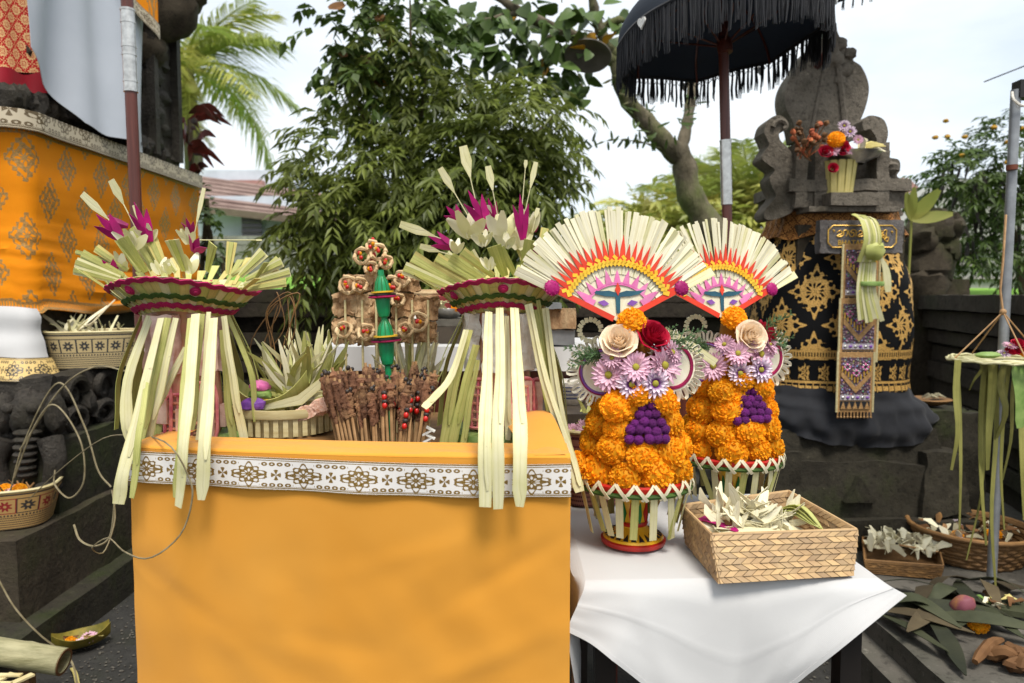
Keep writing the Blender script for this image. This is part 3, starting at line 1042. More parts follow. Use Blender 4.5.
# ---------------------------------------------------------------- tables
t = thing('offering_table', 'wooden offering table hidden below the orange cloth', 'table', (-.34, 1.85, 0))
mb = MB(); mb.box((-.37, 1.93, .955), (.76, .78, .03)); mb.build('table_top', m_bamd, t)
for x, y in ((-.70, 1.62), (-.02, 1.62), (-.70, 2.26), (-.04, 2.26)):
    q = MB(); q.box((x, y, .47), (.05, .05, .94)); q.build('leg', m_wood, t)
ZT = 1.03
def front(s):
    return V((-.805 + .92 * s, 1.505 - .105 * math.sin(s * PI / 2) ** .8, 0))
def cloth_front(u, v):                # v 0 at hem, 1 at the edge
    p = front(u)
    z = lerp(.012, ZT, v)
    d = .007 * NZ.noise(V((u * 3.2, v * 1.6, 0))) + .004 * NZ.noise(V((u * 11 + v * 7, v * 9 - u * 4, 3))) + .005 * math.sin((u * .9 + v * .6) * 11) * (1 - v) * math.sin(u * PI)
    sag = abs(u - .5) * 2
    dg = .018 * math.exp(-((v - 1 + (1 - u) * .9 - .05) / .05) ** 2) * (u > .55) * (u - .55)
    dg += .006 * math.exp(-((v - .62 + (1 - u) * .45) / .035) ** 2) * max(0, u - .6)
    dg += .006 * math.exp(-((v - .25 + u * .35) / .012) ** 2) * (u < .25) * (1 - u * 4)
    for k_, (u0, v0, sl_, wd_, am) in enumerate(((.9, .8, .55, .02, .006), (.82, .6, .4, .025, .007), (.3, .45, -.25, .02, .004), (.55, .3, .15, .03, .005), (.12, .7, -.6, .02, .004), (.7, .82, .3, .016, .004), (.45, .62, -.12, .022, .004))):
        q_ = (v - v0) - sl_ * (u - u0)
        dg += am * .6 * math.exp(-(q_ / wd_) ** 2) * math.exp(-((u - u0) / .16) ** 2) * (1 if k_ % 2 else -1)
    fd = min(1, max(0, (.90 - v) / .10))
    return V((p.x, p.y - .008 - max(-.004, d * (1 - v ** 6)) * fd - max(-.004, dg) * fd, z))
def rnd_corner(p): return p
mb = MB()
uvm = lambda u, v: (u, v)
mb.grid(cloth_front, 90, 70, uvm)
# rolled front edge, top strip, inner drop
def top_strip(u, v):
    p = front(u)
    if v < .25:
        a = v / .25 * PI / 2
        return V((p.x, p.y - .006 + .012 * (1 - math.cos(a)), ZT + .006 * math.sin(a) * (1 if v else 0)))
    if v < .8:
        k_ = (v - .25) / .55
        return V((p.x, p.y + .006 + .105 * k_, ZT + .006 + .004 * NZ.noise(V((u * 9, v * 6, 2)))))
    k_ = (v - .8) / .2
    return V((p.x, p.y + .111 + .006 * k_, ZT + .006 - .055 * k_))
mb.grid(top_strip, 90, 20, uvm)
def side(u, v, x0, sg):
    y0 = front(0 if sg < 0 else 1).y
    Y = lerp(y0, 2.34, u)
    if sg > 0: x0 -= .11 * (Y - y0)
    if v > .8:
        k_ = (v - .8) / .2
        return V((x0 - sg * .07 * k_, Y, ZT + .006 + .004 * NZ.noise(V((u * 7, k_ * 2, 4)))))
    k_ = v / .8
    return V((x0 - sg * .006 + sg * .005 * NZ.noise(V((u * 5, k_ * 3, 1))) * (1 - k_), Y, lerp(.012, ZT + .003, k_)))
mb.grid(lambda u, v: side(1 - u, v, front(0).x, -1), 20, 30, uvm)
mb.grid(lambda u, v: side(u, v, front(1).x, 1), 20, 30, uvm)
# the right end rises into a soft peak of cloth
mb.grid(lambda u, v: V((lerp(.015, .114, v) - .095 * u + .004 * math.sin(u * 9), lerp(1.44, 2.30, u), ZT + .0015 + .009 * min(1, u * 14) + .035 * math.sin(v * PI * .6) * math.exp(-((u - .28) / .16) ** 2))), 24, 10, uvm)
oc = one('orange_tablecloth', mb, m_orange, 'plain orange cloth with white and gold trim covering the offering table', 'tablecloth')
def tr_(u, v):
    p = front(u)
    return V((p.x, p.y - .017 - .003 * math.sin(u * 26) * (1 - v), lerp(ZT - .070, ZT - .004, v) + .004 * math.sin(u * 5) - .006 * math.sin(u * PI)))
mb = MB(); mb.grid(tr_, 90, 4, lambda u, v: (u * .93 + .01, v), th=.0015)
mb.build('trim_band', m_trim_white, oc)

# white table on the right
ZW = .74
t = thing('side_table', 'black metal legged table under the white cloth', 'table', (.48, 1.85, 0))
mb = MB(); mb.box((.475, 1.84, .722), (.60, .64, .024)); mb.build('table_top', m_blkw, t)
for x, y in ((.205, 1.55), (.742, 1.55), (.205, 2.13), (.742, 2.13)):
    q = MB(); q.box((x, y, .355), (.045, .045, .71)); q.build('leg', m_blkw, t)
q = MB(); q.box((.475, 1.55, .66), (.5, .03, .05)); q.box((.475, 2.13, .66), (.5, .03, .05)); q.build('apron', m_blkw, t)
mb = MB()
FLc, FRc = V((.158, 1.512, ZW)), V((.785, 1.525, ZW))
BLc, BRc = V((.16, 2.17, ZW)), V((.79, 2.17, ZW))
def topw(u, v):
    p = FLc.lerp(FRc, u).lerp(BLc.lerp(BRc, u), v)
    return p + V((0, 0, .0035 * NZ.noise(V((u * 6, v * 6, 0))) * min(1, v * 8) * min(1, u * 8)))
mb.grid(topw, 40, 40)
hem = [P(566, 629, 1.465), P(590, 641, 1.467), P(612, 656, 1.465), P(645, 682, 1.475), P(690, 722, 1.48), P(727, 742, 1.48), P(760, 715, 1.48), P(795, 682, 1.475), P(850, 632, 1.46), P(902, 592, 1.475)]
hp = bez(hem, 60)
def frontw(u, v):
    a = FLc.lerp(FRc, u)
    b = hp[min(60, round(u * 60))]
    p = a.lerp(b, v)
    r0 = math.sin(min(1, v * 6) * PI / 2)
    y = lerp(a.y, b.y, v ** .7) - .016 * r0 + .006 * NZ.noise(V((u * 7, v * 4, 0))) * v
    y += -.010 * math.sin((u - v * .35) * 15) * v * (u > .55) + .012 * v * math.cos(u * 8)
    for c0 in (.22, .78): y -= .0016 * math.exp(-((u - c0) / .008) ** 2) * v
    y -= .0025 * math.exp(-((v - .46) / .012) ** 2) + .004 * math.exp(-((u + v * .4 - .95) / .05) ** 2) * v + .004 * math.exp(-((u - v * .3 - .12) / .04) ** 2) * v
    return V((p.x, y, p.z + .004 * (1 - r0) * (v > 0)))
mb.grid(lambda u, v: frontw(u, 1 - v), 60, 34)
def leftw(u, v):
    a = FLc.lerp(BLc, u)
    hz = lerp(hp[0].z, .36, math.sin(min(1, u * 9) * PI / 2) ** 1.2)
    hz = hz + .25 * max(0, u - .55)
    fx = lerp(hp[0].x, .152, min(1, u * 12)) + .006 * math.sin(u * 16)
    fy = lerp(hp[0].y, a.y, min(1, u * 10))
    p = V((lerp(a.x, fx, v) - .030 * math.sin(min(1, v / .10) * PI / 2) * max(0, 1 - v * 1.6), lerp(a.y, fy, v), lerp(a.z, hz, v ** 1.25)))
    return frontw(0, v).lerp(p, min(1, u * 9))
mb.grid(leftw, 40, 26)
def rightw(u, v):
    a = FRc.lerp(BRc, u)
    hz = lerp(hp[60].z, .66, math.sin(min(1, u * 2.2) * PI / 2))
    fx = lerp(hp[60].x, .80, min(1, u * 3.5)) + .012 * math.sin(u * 14)
    fy = lerp(hp[60].y, a.y, min(1, u * 4))
    return V((lerp(a.x, fx, v ** .6), lerp(a.y, fy, v), lerp(a.z, hz, v))).lerp(frontw(1, v), max(0, 1 - u * 9))
mb.grid(lambda u, v: rightw(u, 1 - v), 40, 26)
wt_ = one('white_tablecloth', mb, m_white, 'plain white cloth draped cornerwise over the small table at right', 'tablecloth')
q = MB(); q.ribbon([frontw(i / 60, .975) + V((0, -.0012, 0)) for i in range(61)], .009, [frontw(i / 60, .96) - frontw(i / 60, .99) for i in range(61)], .0015); q.build('stitched_hem', m_white, wt_)

# ---------------------------------------------------------------- herringbone weave panels
def weave_panel(mb, A, B, C_, D, rows, colsn, out, th=.0045, seed=0):
    A, B, C_, D = V(A), V(B), V(C_), V(D)
    def q(u, v): return A.lerp(B, u).lerp(D.lerp(C_, u), v)
    n = (B - A).cross(D - A).normalized() * out
    mb.grid(lambda u, v: q(u, v) - n * .001, 8, 4, lambda u, v: (.15, 0))
    r_ = random.Random(seed)
    for j in range(rows):
        sl = .9 if j % 2 else -.9
        for i in range(-1, colsn + 1):
            u0, u1 = i / colsn, (i + .9) / colsn
            v0, v1 = j / rows + .005, (j + 1.12) / rows
            du = sl / colsn
            cs = [(u0 - du / 2, v0), (u1 - du / 2, v0), (u1 + du / 2, v1), (u0 + du / 2, v1)]
            cs = [(min(1, max(0, a)), min(1, max(0, b))) for a, b in cs]
            if max(c_[0] for c_ in cs) - min(c_[0] for c_ in cs) < .2 / colsn: continue
            h0 = th * r_.uniform(.5, 1.0)
            lo = [q(*c_) for c_ in cs]
            hi_ = [q(a, b) + n * (h0 * (1.0 if k_ < 2 else .25)) for k_, (a, b) in enumerate(cs)]
            uvr = r_.random()
            mb.add(lo + hi_, [(4, 5, 6, 7), (0, 1, 5, 4), (1, 2, 6, 5), (2, 3, 7, 6), (3, 0, 4, 7)], [(uvr, 0)] * 8)
def woven_box(name, label, rim, bot, rows, cols_, m, cat='basket', rimr=.004):
    rim, bot = [V(p) for p in rim], [V(p) for p in bot]
    c = sum(bot, V((0, 0, 0))) / 4
    o = thing(name, label, cat, (c.x, c.y, min(p.z for p in bot)))
    for i in range(4):
        j = (i + 1) % 4
        mb = MB()
        weave_panel(mb, bot[i], bot[j], rim[j], rim[i], rows, cols_, 1, seed=i)
        k_ = .965
        ins = [c + (p - c) * k_ for p in (bot[j], bot[i], rim[i], rim[j])]
        for a, b in zip(ins, (bot[j], bot[i], rim[i], rim[j])): a.z = b.z
        weave_panel(mb, ins[0], ins[1], ins[2], ins[3], rows, cols_, 1, seed=i + 9)
        mb.build('woven_side', m, o, smooth=False, kind='stuff')
    mb = MB(); mb.add([p + V((0, 0, .006)) for p in bot] + bot, [(0, 1, 2, 3), (7, 6, 5, 4)]); mb.build('base', m, o)
    mb = MB()
    for i in range(4):
        a, b = rim[i], rim[(i + 1) % 4]
        ca = c + (a - c) * .985; cb = c + (b - c) * .985
        ca.z, cb.z = a.z, b.z
        mb.tube([ca.lerp(cb, k_ / 4) for k_ in range(5)], rimr, 6)
    mb.build('rim', m, o)
    return o
zr = .838
rim = [PZ(711, 535, zr), PZ(858, 530, zr), PZ(789, 491, zr + .005), PZ(681, 505, zr)]
cc = sum(rim, V((0, 0, 0))) / 4
bot = [PZ(720, 584, ZW + .006), PZ(853, 576, ZW + .006), cc + (rim[2] - cc) * .93, cc + (rim[3] - cc) * .93]
for b in bot: b.z = ZW + .006
wb = woven_box('woven_basket', 'open square woven bamboo basket of palm leaf scraps at the front of the white table', rim, bot, 8, 15, m_bamboo)
cb = sum(bot, V((0, 0, 0))) / 4
for i in range(125):                   # scraps of pale leaf
    a, r_ = U(0, 2 * PI), math.sqrt(U(0, 1))
    p = cb + V((-.02 + .10 * r_ * math.cos(a), .0 + .075 * r_ * math.sin(a), .062 + .03 * (1 - r_) + U(0, .015)))
    d = V((U(-1, 1), U(-1, 1), U(-.1, .55))).normalized()
    l = U(.035, .085)
    s_ = V((U(-1, 1), U(-1, 1), U(-.2, .6)))
    cu = V((U(-1, 1), U(-1, 1), U(0, 1))) * .02
    pp_ = [p, p + d * l * .33 + cu * .3, p + d * l * .66 + cu * .7, p + d * l + cu]
    for e_ in pp_: e_.y = max(e_.y, 1.60); e_.x = min(max(e_.x, .455), .68)
    q = MB(); q.ribbon(pp_, [U(.008, .022), U(.01, .026), U(.01, .024), .004], s_, .001)
    q.build('leaf_scrap', m_palmw, wb)
mb = MB(); mb.ball(cb + V((-.02, 0, .045)), (.12, .10, .04), 16, 8, .2); mb.build('scrap_bed', m_palmw, wb)
q = MB(); q.ribbon(bez([cb + V((-.125, .05, .075)), cb + V((-.10, .0, .085)), cb + V((-.07, -.05, .075))], 6), [.02, .035, .035, .035, .03, .02, .008], V((1, .3, .3)), .002); q.build('dyed_leaf', m_mag, wb)
q = MB(); q.ball(cb + V((-.06, -.01, .088)), (.035, .016, .013), 12, 8, .2, rot=rz(R(25))); q.build('dark_pod', m_leafd, wb)
for k_ in range(4):
    a0 = cb + V((.045 + .006 * k_, .05 - .006 * k_, .085 + .004 * k_))
    a1 = cb + V((.115 + .004 * k_, -.045, .085 - .004 * k_))
    q = MB(); q.ribbon(bez([a0, (a0 + a1) / 2 + V((0, 0, .025)), a1], 8), [.012, .03, .038, .04, .038, .034, .03, .022, .008], V((.8, .4, .5 - .4 * k_)), .0015); q.build('folded_leaf', m_palmg, wb)
# ---------------------------------------------------------------- marigold arrangements with palm leaf fans (local coordinates: z up, camera side is -y)
S1 = 1.755 / 720
def arrangement(label, loc, yaw, seed, fan_yaw=0, fan_roll=0, stray=True):
    global rnd
    rnd = random.Random(seed)
    t = thing('flower_offering', label, 'flower offering', loc, 'marigold offerings on the white table', local=True)
    t.rotation_euler = (0, 0, yaw)
    # painted pedestal
    mb = MB(); mb.lathe([(.077, 0), (.079, .004), (.079, .011), (.074, .014)], n=40); pf = mb.build('foot', m_redw, t)
    mb = MB(); mb.lathe([(.0745, .0125), (.072, .019), (.045, .030), (.034, .04)], n=40); mb.build('foot_slope', m_yelw, pf)
    for i in range(22):
        a = 2 * PI * i / 22
        q = MB()
        tn = V((-math.sin(a), math.cos(a), 0)); d = V((math.cos(a), math.sin(a), 0))
        b0, b1 = d * .069 + V((0, 0, .0215)), d * .047 + V((0, 0, .0312))
        q.add([b0 + tn * .0065, b0 - tn * .0065, b1, b0 + tn * .0065 - V((0, 0, .003)), b0 - tn * .0065 - V((0, 0, .003)), b1 - V((0, 0, .003))], [(0, 2, 1), (3, 4, 5), (0, 1, 4, 3), (1, 2, 5, 4), (2, 0, 3, 5)])
        q.build('painted_ray', m_blkw, pf)
    mb = MB(); mb.lathe([(.034, .036), (.031, .055), (.030, .08), (.034, .105), (.048, .122), (.09, .136), (.11, .142)], n=32); ps = mb.build('stem', m_yelw, t)
    for i in range(10):
        a = 2 * PI * i / 10
        q = MB(); d = V((math.cos(a), math.sin(a), 0))
        q.tube([d * .0335 + V((0, 0, .052)), d * .0312 + V((0, 0, .075)), d * .036 + V((0, 0, .104))], [.0015, .007, .0015], 6); q.build('painted_petal', m_redw if i % 2 else m_grnw, ps)
    mb = MB(); mb.lathe([(.034, .044), (.036, .050), (.034, .054)], n=30); mb.build('stem_ring', m_redw, ps)
    mb = MB(); mb.lathe([(.105, .136), (.130, .142), (.134, .150), (.134, .164), (.128, .168), (.115, .160)], n=48); pt = mb.build('tray', m_redw, t)
    mb = MB(); mb.tube([V((.136 * math.cos(a), .136 * math.sin(a), .147)) for a in [2 * PI * i / 48 for i in range(49)]], .006, 7); mb.build('green_ring', m_grnb, pt)
    # crossed strips over the tray rim
    for i in range(20):
        for sg in (-1, 1):
            a0 = 2 * PI * i / 20
            a1 = a0 + sg * .20
            pts = []
            for k_ in range(5):
                a = lerp(a0, a1, k_ / 4) + seed
                r_ = .1375 + .004 * math.sin(k_ / 4 * PI) + (.003 if sg > 0 else 0)
                pts.append(V((r_ * math.cos(a), r_ * math.sin(a), lerp(.174, .138, k_ / 4))))
            q = MB(); q.ribbon(pts, .0085, V((-math.sin(a0 + seed), math.cos(a0 + seed), 0)), .0012); q.build('lattice_strip', m_palmw, pt)
    # hanging flat strips
    for i in range(21):
        a = 2 * PI * (i + U(-.15, .15)) / 21 + .1
        sw = U(-.10, .10) + (.22 if i % 5 == 2 else 0)
        l = U(.095, .115)
        p0 = V((.134 * math.cos(a), .134 * math.sin(a), .146))
        p1 = V((.108 * math.cos(a + sw), .108 * math.sin(a + sw), .146 - l))
        q = MB(); q.ribbon([p0, p0.lerp(p1, .5) + V((0, 0, 0)), p1], [.017, .018, .0175], V((-math.sin(a), math.cos(a), 0)), .0012); q.build('hanging_strip', m_palm if i % 3 else m_palmg, t)
    # body of marigolds
    mb = MB(); mb.lathe([(.10, .150), (.108, .18), (.10, .25), (.085, .32), (.066, .38), (.045, .44), (.03, .55)], n=24); mb.build('core', m_core, t)
    rows = ((.188, .104, 9, .042), (.240, .102, 9, .042), (.292, .092, 8, .041), (.340, .076, 7, .040), (.382, .054, 6, .038))
    for ri, (z, r_, n, fr_) in enumerate(rows):
        off = .25 + .5 * (ri % 2) + U(-.1, .1)
        for i in range(n):
            a = 2 * PI * (i + off) / n + U(-.08, .08)
            p = V((r_ * math.cos(a), r_ * math.sin(a), z + U(-.008, .008)))
            if p.y < 0 and .262 < p.z < .392 and abs(p.x - .014) < .022 + (.36 - p.z) * .24: continue
            put_flower(ME_MARI[rnd.randrange(4)], 'marigold', t, p * 1.0, V((math.cos(a), math.sin(a), .25 + (z - .19) * 1.5)), fr_ * U(.82, 1.12))
    if stray:
        put_flower(ME_MARI[1], 'marigold', t, (-.142, -.02, .198), (-.4, -.9, .3), .032)
    for j, n in enumerate((5, 5, 4, 3, 2, 1)):
        for i in range(n):
            x = .014 + (i - (n - 1) / 2) * .0205 + U(-.003, .003)
            z = .276 + j * .0180 + U(-.003, .003)
            y = -.122 + (z - .25) * .32 + .55 * (x - .014) ** 2 * 8
            inst(ME_GOM, 'globe_flower', t, (x, y, z), frame((U(-.2, .2), -1, U(-.2, .3))) @ rz(U(0, 6)), .0120 * U(.85, 1.12))
    # top flowers
    z0 = 540
    def L_(px, py, y): return V(((px - 633) * S1, y, (z0 - py) * S1))
    J = (lambda a: a) if seed == 3 else (lambda a: a + U(-6, 6))
    put_flower(ME_MARI[0], 'marigold', t, L_(626, 318, -.045), (0, -.8, .7), .036)
    put_flower(ME_MARI[2], 'marigold', t, L_(609, 398, -.082), (-.3, -.9, .3), .038)
    put_flower(ME_MARI[3], 'marigold', t, L_(653, 392, -.078), (.5, -.9, .2), .036)
    put_flower(ME_MARI[1], 'marigold', t, L_(630, 384, -.085), (0, -.9, .4), .036)
    put_flower(ME_ROSEC, 'rose', t, L_(613, 337, -.065) if seed == 3 else L_(640, 338, -.075), (-.15, -.8, .55) if seed == 3 else (.1, -.95, .3), .047, label='cream rose')
    put_flower(ME_ROSER, 'rose', t, L_(645, 333, -.055) if seed == 3 else L_(663, 338, -.03), (.35, -.75, .6) if seed == 3 else (.8, -.5, .4), .046, label='deep red rose')
    for px, py, y, me, r_, n in ((603, 366, -.075, ME_CHR, .048, (-.4, -.9, .1)), (627, 358, -.095, ME_CHR, .045, (0, -.9, .3)), (655, 357, -.075, ME_CHR, .05, (.5, -.8, .2)),
                                 (623, 374, -.10, ME_CHW, .040, (-.1, -.95, .1)), (645, 373, -.098, ME_CHW, .040, (.2, -.95, .1)), (606, 350, -.08, ME_CHR, .03, (-.5, -.7, .4)), (664, 345, -.06, ME_CHR, .036, (.6, -.6, .4))):
        put_flower(me, 'chrysanthemum', t, L_(J(px), J(py) + 2, y), n, r_ * U(.82, .98))
    for i in range(10):
        a, b = L_(600, 352, -.04), L_(U(555, 590), U(332, 366), -.04 + U(-.05, .05))
        inst(ME_SPRIG[i % 3], 'sprig', t, a, frame(b - a), (b - a).length * .8)
    for i in range(9):
        a, b = L_(656, 340, -.04), L_(U(668, 705), U(300, 362), -.05 + U(-.05, .05))
        inst(ME_SPRIG[i % 3], 'sprig', t, a, frame(b - a), (b - a).length * .8)
    # lacy palm discs behind the flowers
    for sg, cx, cy in ((-1, 600, 368), (1, 668, 362)):
        c = L_(cx, cy, -.015)
        fr_ = frame(V((sg * .25, -1, .1)), V((1, 0, 0)))
        disc = thing('x', '', '') if False else None
        mb = MB()
        mb.lathe([(.0, -.0006), (.060, -.0006), (.062, .0006), (0, .0008)], n=36, cap=False)
        mb.v = [tuple(fr_ @ V(p) + c) for p in mb.v]
        dsc = mb.build('palm_disc', m_lace, t)
        q = MB(); q.tube([fr_ @ V((.051 * math.cos(a), .051 * math.sin(a), .002)) + c for a in [2 * PI * i / 36 for i in range(37)]], .0032, 5); q.build('braid', m_purp if sg < 0 else m_magb, dsc)
        q = MB(); q.tube([fr_ @ V((.055 * math.cos(a), .055 * math.sin(a), .002)) + c for a in [2 * PI * i / 36 for i in range(37)]], .0022, 5); q.build('braid', m_magb, dsc)
        for i in range(22):
            a = 2 * PI * i / 22
            q = MB()
            lp = []
            for k_ in range(9):
                b = PI * (k_ / 8) - PI / 2
                rr = .060 + .026 * math.cos(b)
                aa = a + .13 * math.sin(b) * (1 if k_ else 1) * (.5 + .5 * math.cos(b))
                lp.append(fr_ @ V((rr * math.cos(aa), rr * math.sin(aa), .001 + .003 * math.sin(b))) + c)
            q.ribbon(lp, .0085, fr_ @ V((0, 0, 1)) if False else fr_ @ V((math.cos(a + 1.2), math.sin(a + 1.2), .9)), .001); q.build('palm_loop', m_lace, dsc)
    # curled rings under the fan
    for cx, cy, r_ in ((588, 327, .026),):
        c = L_(cx, cy, -.01)
        for i in range(16):
            a = 2 * PI * i / 16
            if i % 16 > 13: continue
            q = MB(); q.box(c + V((r_ * math.cos(a), 0, r_ * math.sin(a))), (.012, .007, .0085), ry(-a + .3)); q.build('ring_fold', m_palmw, t)
    # the fan
    ap = L_(613, 318, -.045)
    fr_ = rz(fan_yaw) @ ry(fan_roll)
    upv = fr_ @ V((0, .10, 1)).normalized(); rt = fr_ @ V((1, 0, 0)); nf = rt.cross(upv) * 1.0
    nf = nf if nf.y < 0 else -nf
    def FP(ang, r_, k_=0): return ap + (rt * math.cos(ang) + upv * math.sin(ang)) * (r_ * S1) + nf * (k_ * .001)
    A0, A1 = R(27), R(153)
    fan = MB()
    fan.grid(lambda u, v: FP(lerp(A0, A1, u), lerp(2, 62, v), 0), 40, 6, th=.0012)
    fo = fan.build('fan_sheet', m_palmw, t)
    n = 54
    for i in range(n):
        a = lerp(A0 - .01, A1 + .01, i / (n - 1)) + U(-.012, .012)
        if i in (0, n - 1): a = A0 - .02 if i == 0 else A1 + .02
        l = 110 + U(-3, 2) + (4 if i in (0, n - 1) else 0)
        wd = U(3.6, 6.2) * S1 if i not in (0, n - 1) else 9 * S1
        k_ = 1.2 + (i % 3) * .9
        sd_ = -rt * math.sin(a) + upv * math.cos(a)
        a2 = a + U(-.02, .02)
        if i in (0, n - 1): a2 = a
        q = MB(); q.ribbon([FP(a, 46, k_), FP(lerp(a, a2, .5), 80, k_ + U(0, 2)), FP(a2, l, k_ + U(-3, 4))], [wd * .62, wd * .9, wd], sd_ + nf * U(-.35, .35), .0011)
        q.build('fan_strip', m_palmw if i % 6 else m_palm, fo)
    def tri(a, r0, r1, w_, m, nm, k_):
        sd_ = (-rt * math.sin(a) + upv * math.cos(a)) * (w_ * S1 / 2)
        p0, p1 = FP(a, r0, k_), FP(a, r1, k_)
        pm = FP(a, lerp(r0, r1, .5), k_)
        top_ = [p0 - sd_, p0 + sd_, pm + sd_ * .62, p1, pm - sd_ * .62]
        q = MB(); q.add([p + nf * .0015 for p in top_] + [p - nf * .001 for p in top_], [(0, 1, 2, 3, 4), (9, 8, 7, 6, 5)] + [((i + 1) % 5, i, i + 5, (i + 1) % 5 + 5) for i in range(5)])
        q.build(nm, m, fo)
    for i in range(25):
        a = lerp(A0 + .02, A1 - .02, i / 24)
        tri(a, 58, 77 + (6 if i % 2 else 0) + U(-4, 4), U(5, 7), m_redp, 'red_point', 5 + (i % 2) * .6)
    for i in range(30):
        a = lerp(A0 + .03, A1 - .03, i / 29)
        c = FP(a, 57, 8)
        q = MB(); q.box(c, (.011, .002, .016), frame(-nf, rt * math.cos(a + PI / 4) + upv * math.sin(a + PI / 4)) @ rx(PI / 2)); q.build('yellow_braid', m_orp, fo)
        if i % 2:
            c = FP(a, 62, 7); q = MB(); q.box(c, (.008, .002, .012), frame(-nf, rt * math.cos(a - PI / 4) + upv * math.sin(a - PI / 4)) @ rx(PI / 2)); q.build('yellow_braid', m_orp, fo)
    for i in range(9):
        a = lerp(A0 + .16, A1 - .16, i / 8)
        tri(a, 37, 51 + U(-2, 1), 7, m_pinkp, 'pink_point', 3 + i * .07)
    for i in range(2):
        a = (A0 + .13, A1 - .13)[i]
        tri(a, 30, 52, 8, m_pinkp, 'pink_point', 3.9 + i * .1)
    q = MB(); q.ribbon([FP(lerp(A0 + .16, A1 - .16, i / 16), 37, 3.6) for i in range(17)], .007, [(rt * math.cos(lerp(A0 + .16, A1 - .16, i / 16)) + upv * math.sin(lerp(A0 + .16, A1 - .16, i / 16))) for i in range(17)], .0012); q.build('pink_arc', m_pinkp, fo)
    # painted brow, nose and eyes as cut leaf shapes
    def shape(pts, m, nm, k_):
        q = MB(); q.prism(pts, lambda x, y, b: ap + rt * (x * S1) + upv * (y * S1) + nf * ((k_ + (0 if b == 0 else -.8)) * .001)); q.build(nm, m, fo)
    shape([(-2, 28), (-9, 30), (-18, 29.5), (-29, 31), (-22, 26.5), (-13, 24.5), (-2.4, 24), (-1.8, 8), (1.8, 8), (2.4, 24), (13, 24.5), (22, 26.5), (29, 31), (18, 29.5), (9, 30), (2, 28)][::-1], m_tealp, 'painted_brow', 4.6)
    shape([(0, 38), (-3, 31), (0, 25), (3, 31)], m_redp, 'painted_drop', 5.8)
    for sg in (-1, 1):
        pts = [(sg * 9, 17), (sg * 14, 21), (sg * 21, 19), (sg * 15, 15)]
        shape(pts if sg < 0 else pts[::-1], m_purp, 'painted_eye', 4.6)
    for a, sg in ((A0 - .02, -1), (A1 + .02, 1)):
        q = MB(); q.ribbon([FP(a, 6, 6.5), FP(a, 40, 6.5), FP(a, 72, 6.5)], .0135, (-rt * math.sin(a) + upv * math.cos(a)), .0016); q.build('red_edge', m_redp, fo)
        c = FP(a, 74, 8)
        ro = inst(ME_ROS, 'rosette', fo, c, frame(nf), (.018, .018, .007))
    return t
b1 = PZ(633, 541, ZW + .006)
arrangement('tall marigold offering with a painted palm fan beside the orange cloth, nearer of the pair', b1, 0, 3, R(14))
arrangement('marigold offering with a painted palm fan behind the woven basket, farther of the pair', V((.612, 1.99, ZW + .006)), R(4), 8, R(16), R(0), False)
rnd = random.Random(5)
# cut palm stick leaning between the two
q = MB(); q.ribbon([P(664, 330, 1.80), P(690, 345, 1.79), P(716, 363, 1.78)], .020, V((.5, 0, 1)), .004)
one('palm_stick', q, m_palm, 'pale flat palm stick lying slantwise between the two marigold offerings', 'palm stick')
# ---------------------------------------------------------------- palm leaf tower offerings
m_cake = mat('pink rice cake', hx('#d98a78'), hx('#c9a27a'), 60, .7, .4, 120, .003, rv=.15)
m_cakef = mat('pink cake frame', hx('#c2566a'), hx('#d98a80'), 40, .7, .4, 120, .003)
m_foil = mat('white puffed wrap', hx('#e6e2da'), hx('#c9bfae'), 30, .3, .8, 60, .006, spec=.6)
m_stem = mat('banana stem', hx('#5f7d3a'), hx('#8aa05a'), 20, .45, .2, 60, .002)
m_plast = mat('clear wrap', hx('#d8b8a8'), hx('#b88a7c'), 30, .15, .5, 50, .004, spec=.8)
def lattice(t, c, w_, h, nrm, m1=None, m2=None):
    fr_ = frame(nrm, V((1, 0, 0)))
    up = V((0, 0, 1))
    up = (up - V(nrm).normalized() * up.dot(V(nrm).normalized())).normalized()
    rt = up.cross(V(nrm).normalized()) * -1
    def q_(x, y, k_=0): return V(c) + rt * x * w_ / 2 + up * y * h / 2 + V(nrm).normalized() * k_
    pts = []
    for i in range(33):
        a = 2 * PI * i / 32
        ca, sa = math.cos(a), math.sin(a)
        k_ = (abs(ca) ** 5 + abs(sa) ** 5) ** -.2
        pts.append(q_(ca * k_, sa * k_, .003))
    q = MB(); q.tube(pts, .0042, 6); o = q.build('cake_frame', m1 or m_cakef, t)
    for i in range(1, 6):
        y = -1 + i / 3
        q = MB(); q.tube([q_(-1, y), q_(0, y, .003), q_(1, y)], .0036, 5); q.build('cake_bar', m2 or m_cake, o)
    for i in range(1, 4):
        x = -1 + i / 2
        q = MB(); q.tube([q_(x, -1), q_(x, 0, .004), q_(x, 1)], .0036, 5); q.build('cake_bar', m1 or m_cakef, o)
    q = MB(); q.box(q_(0, 0, -.008), (w_ * .9, .008, h * .9)); q.build('cake_back', m_plast, o)
    return o
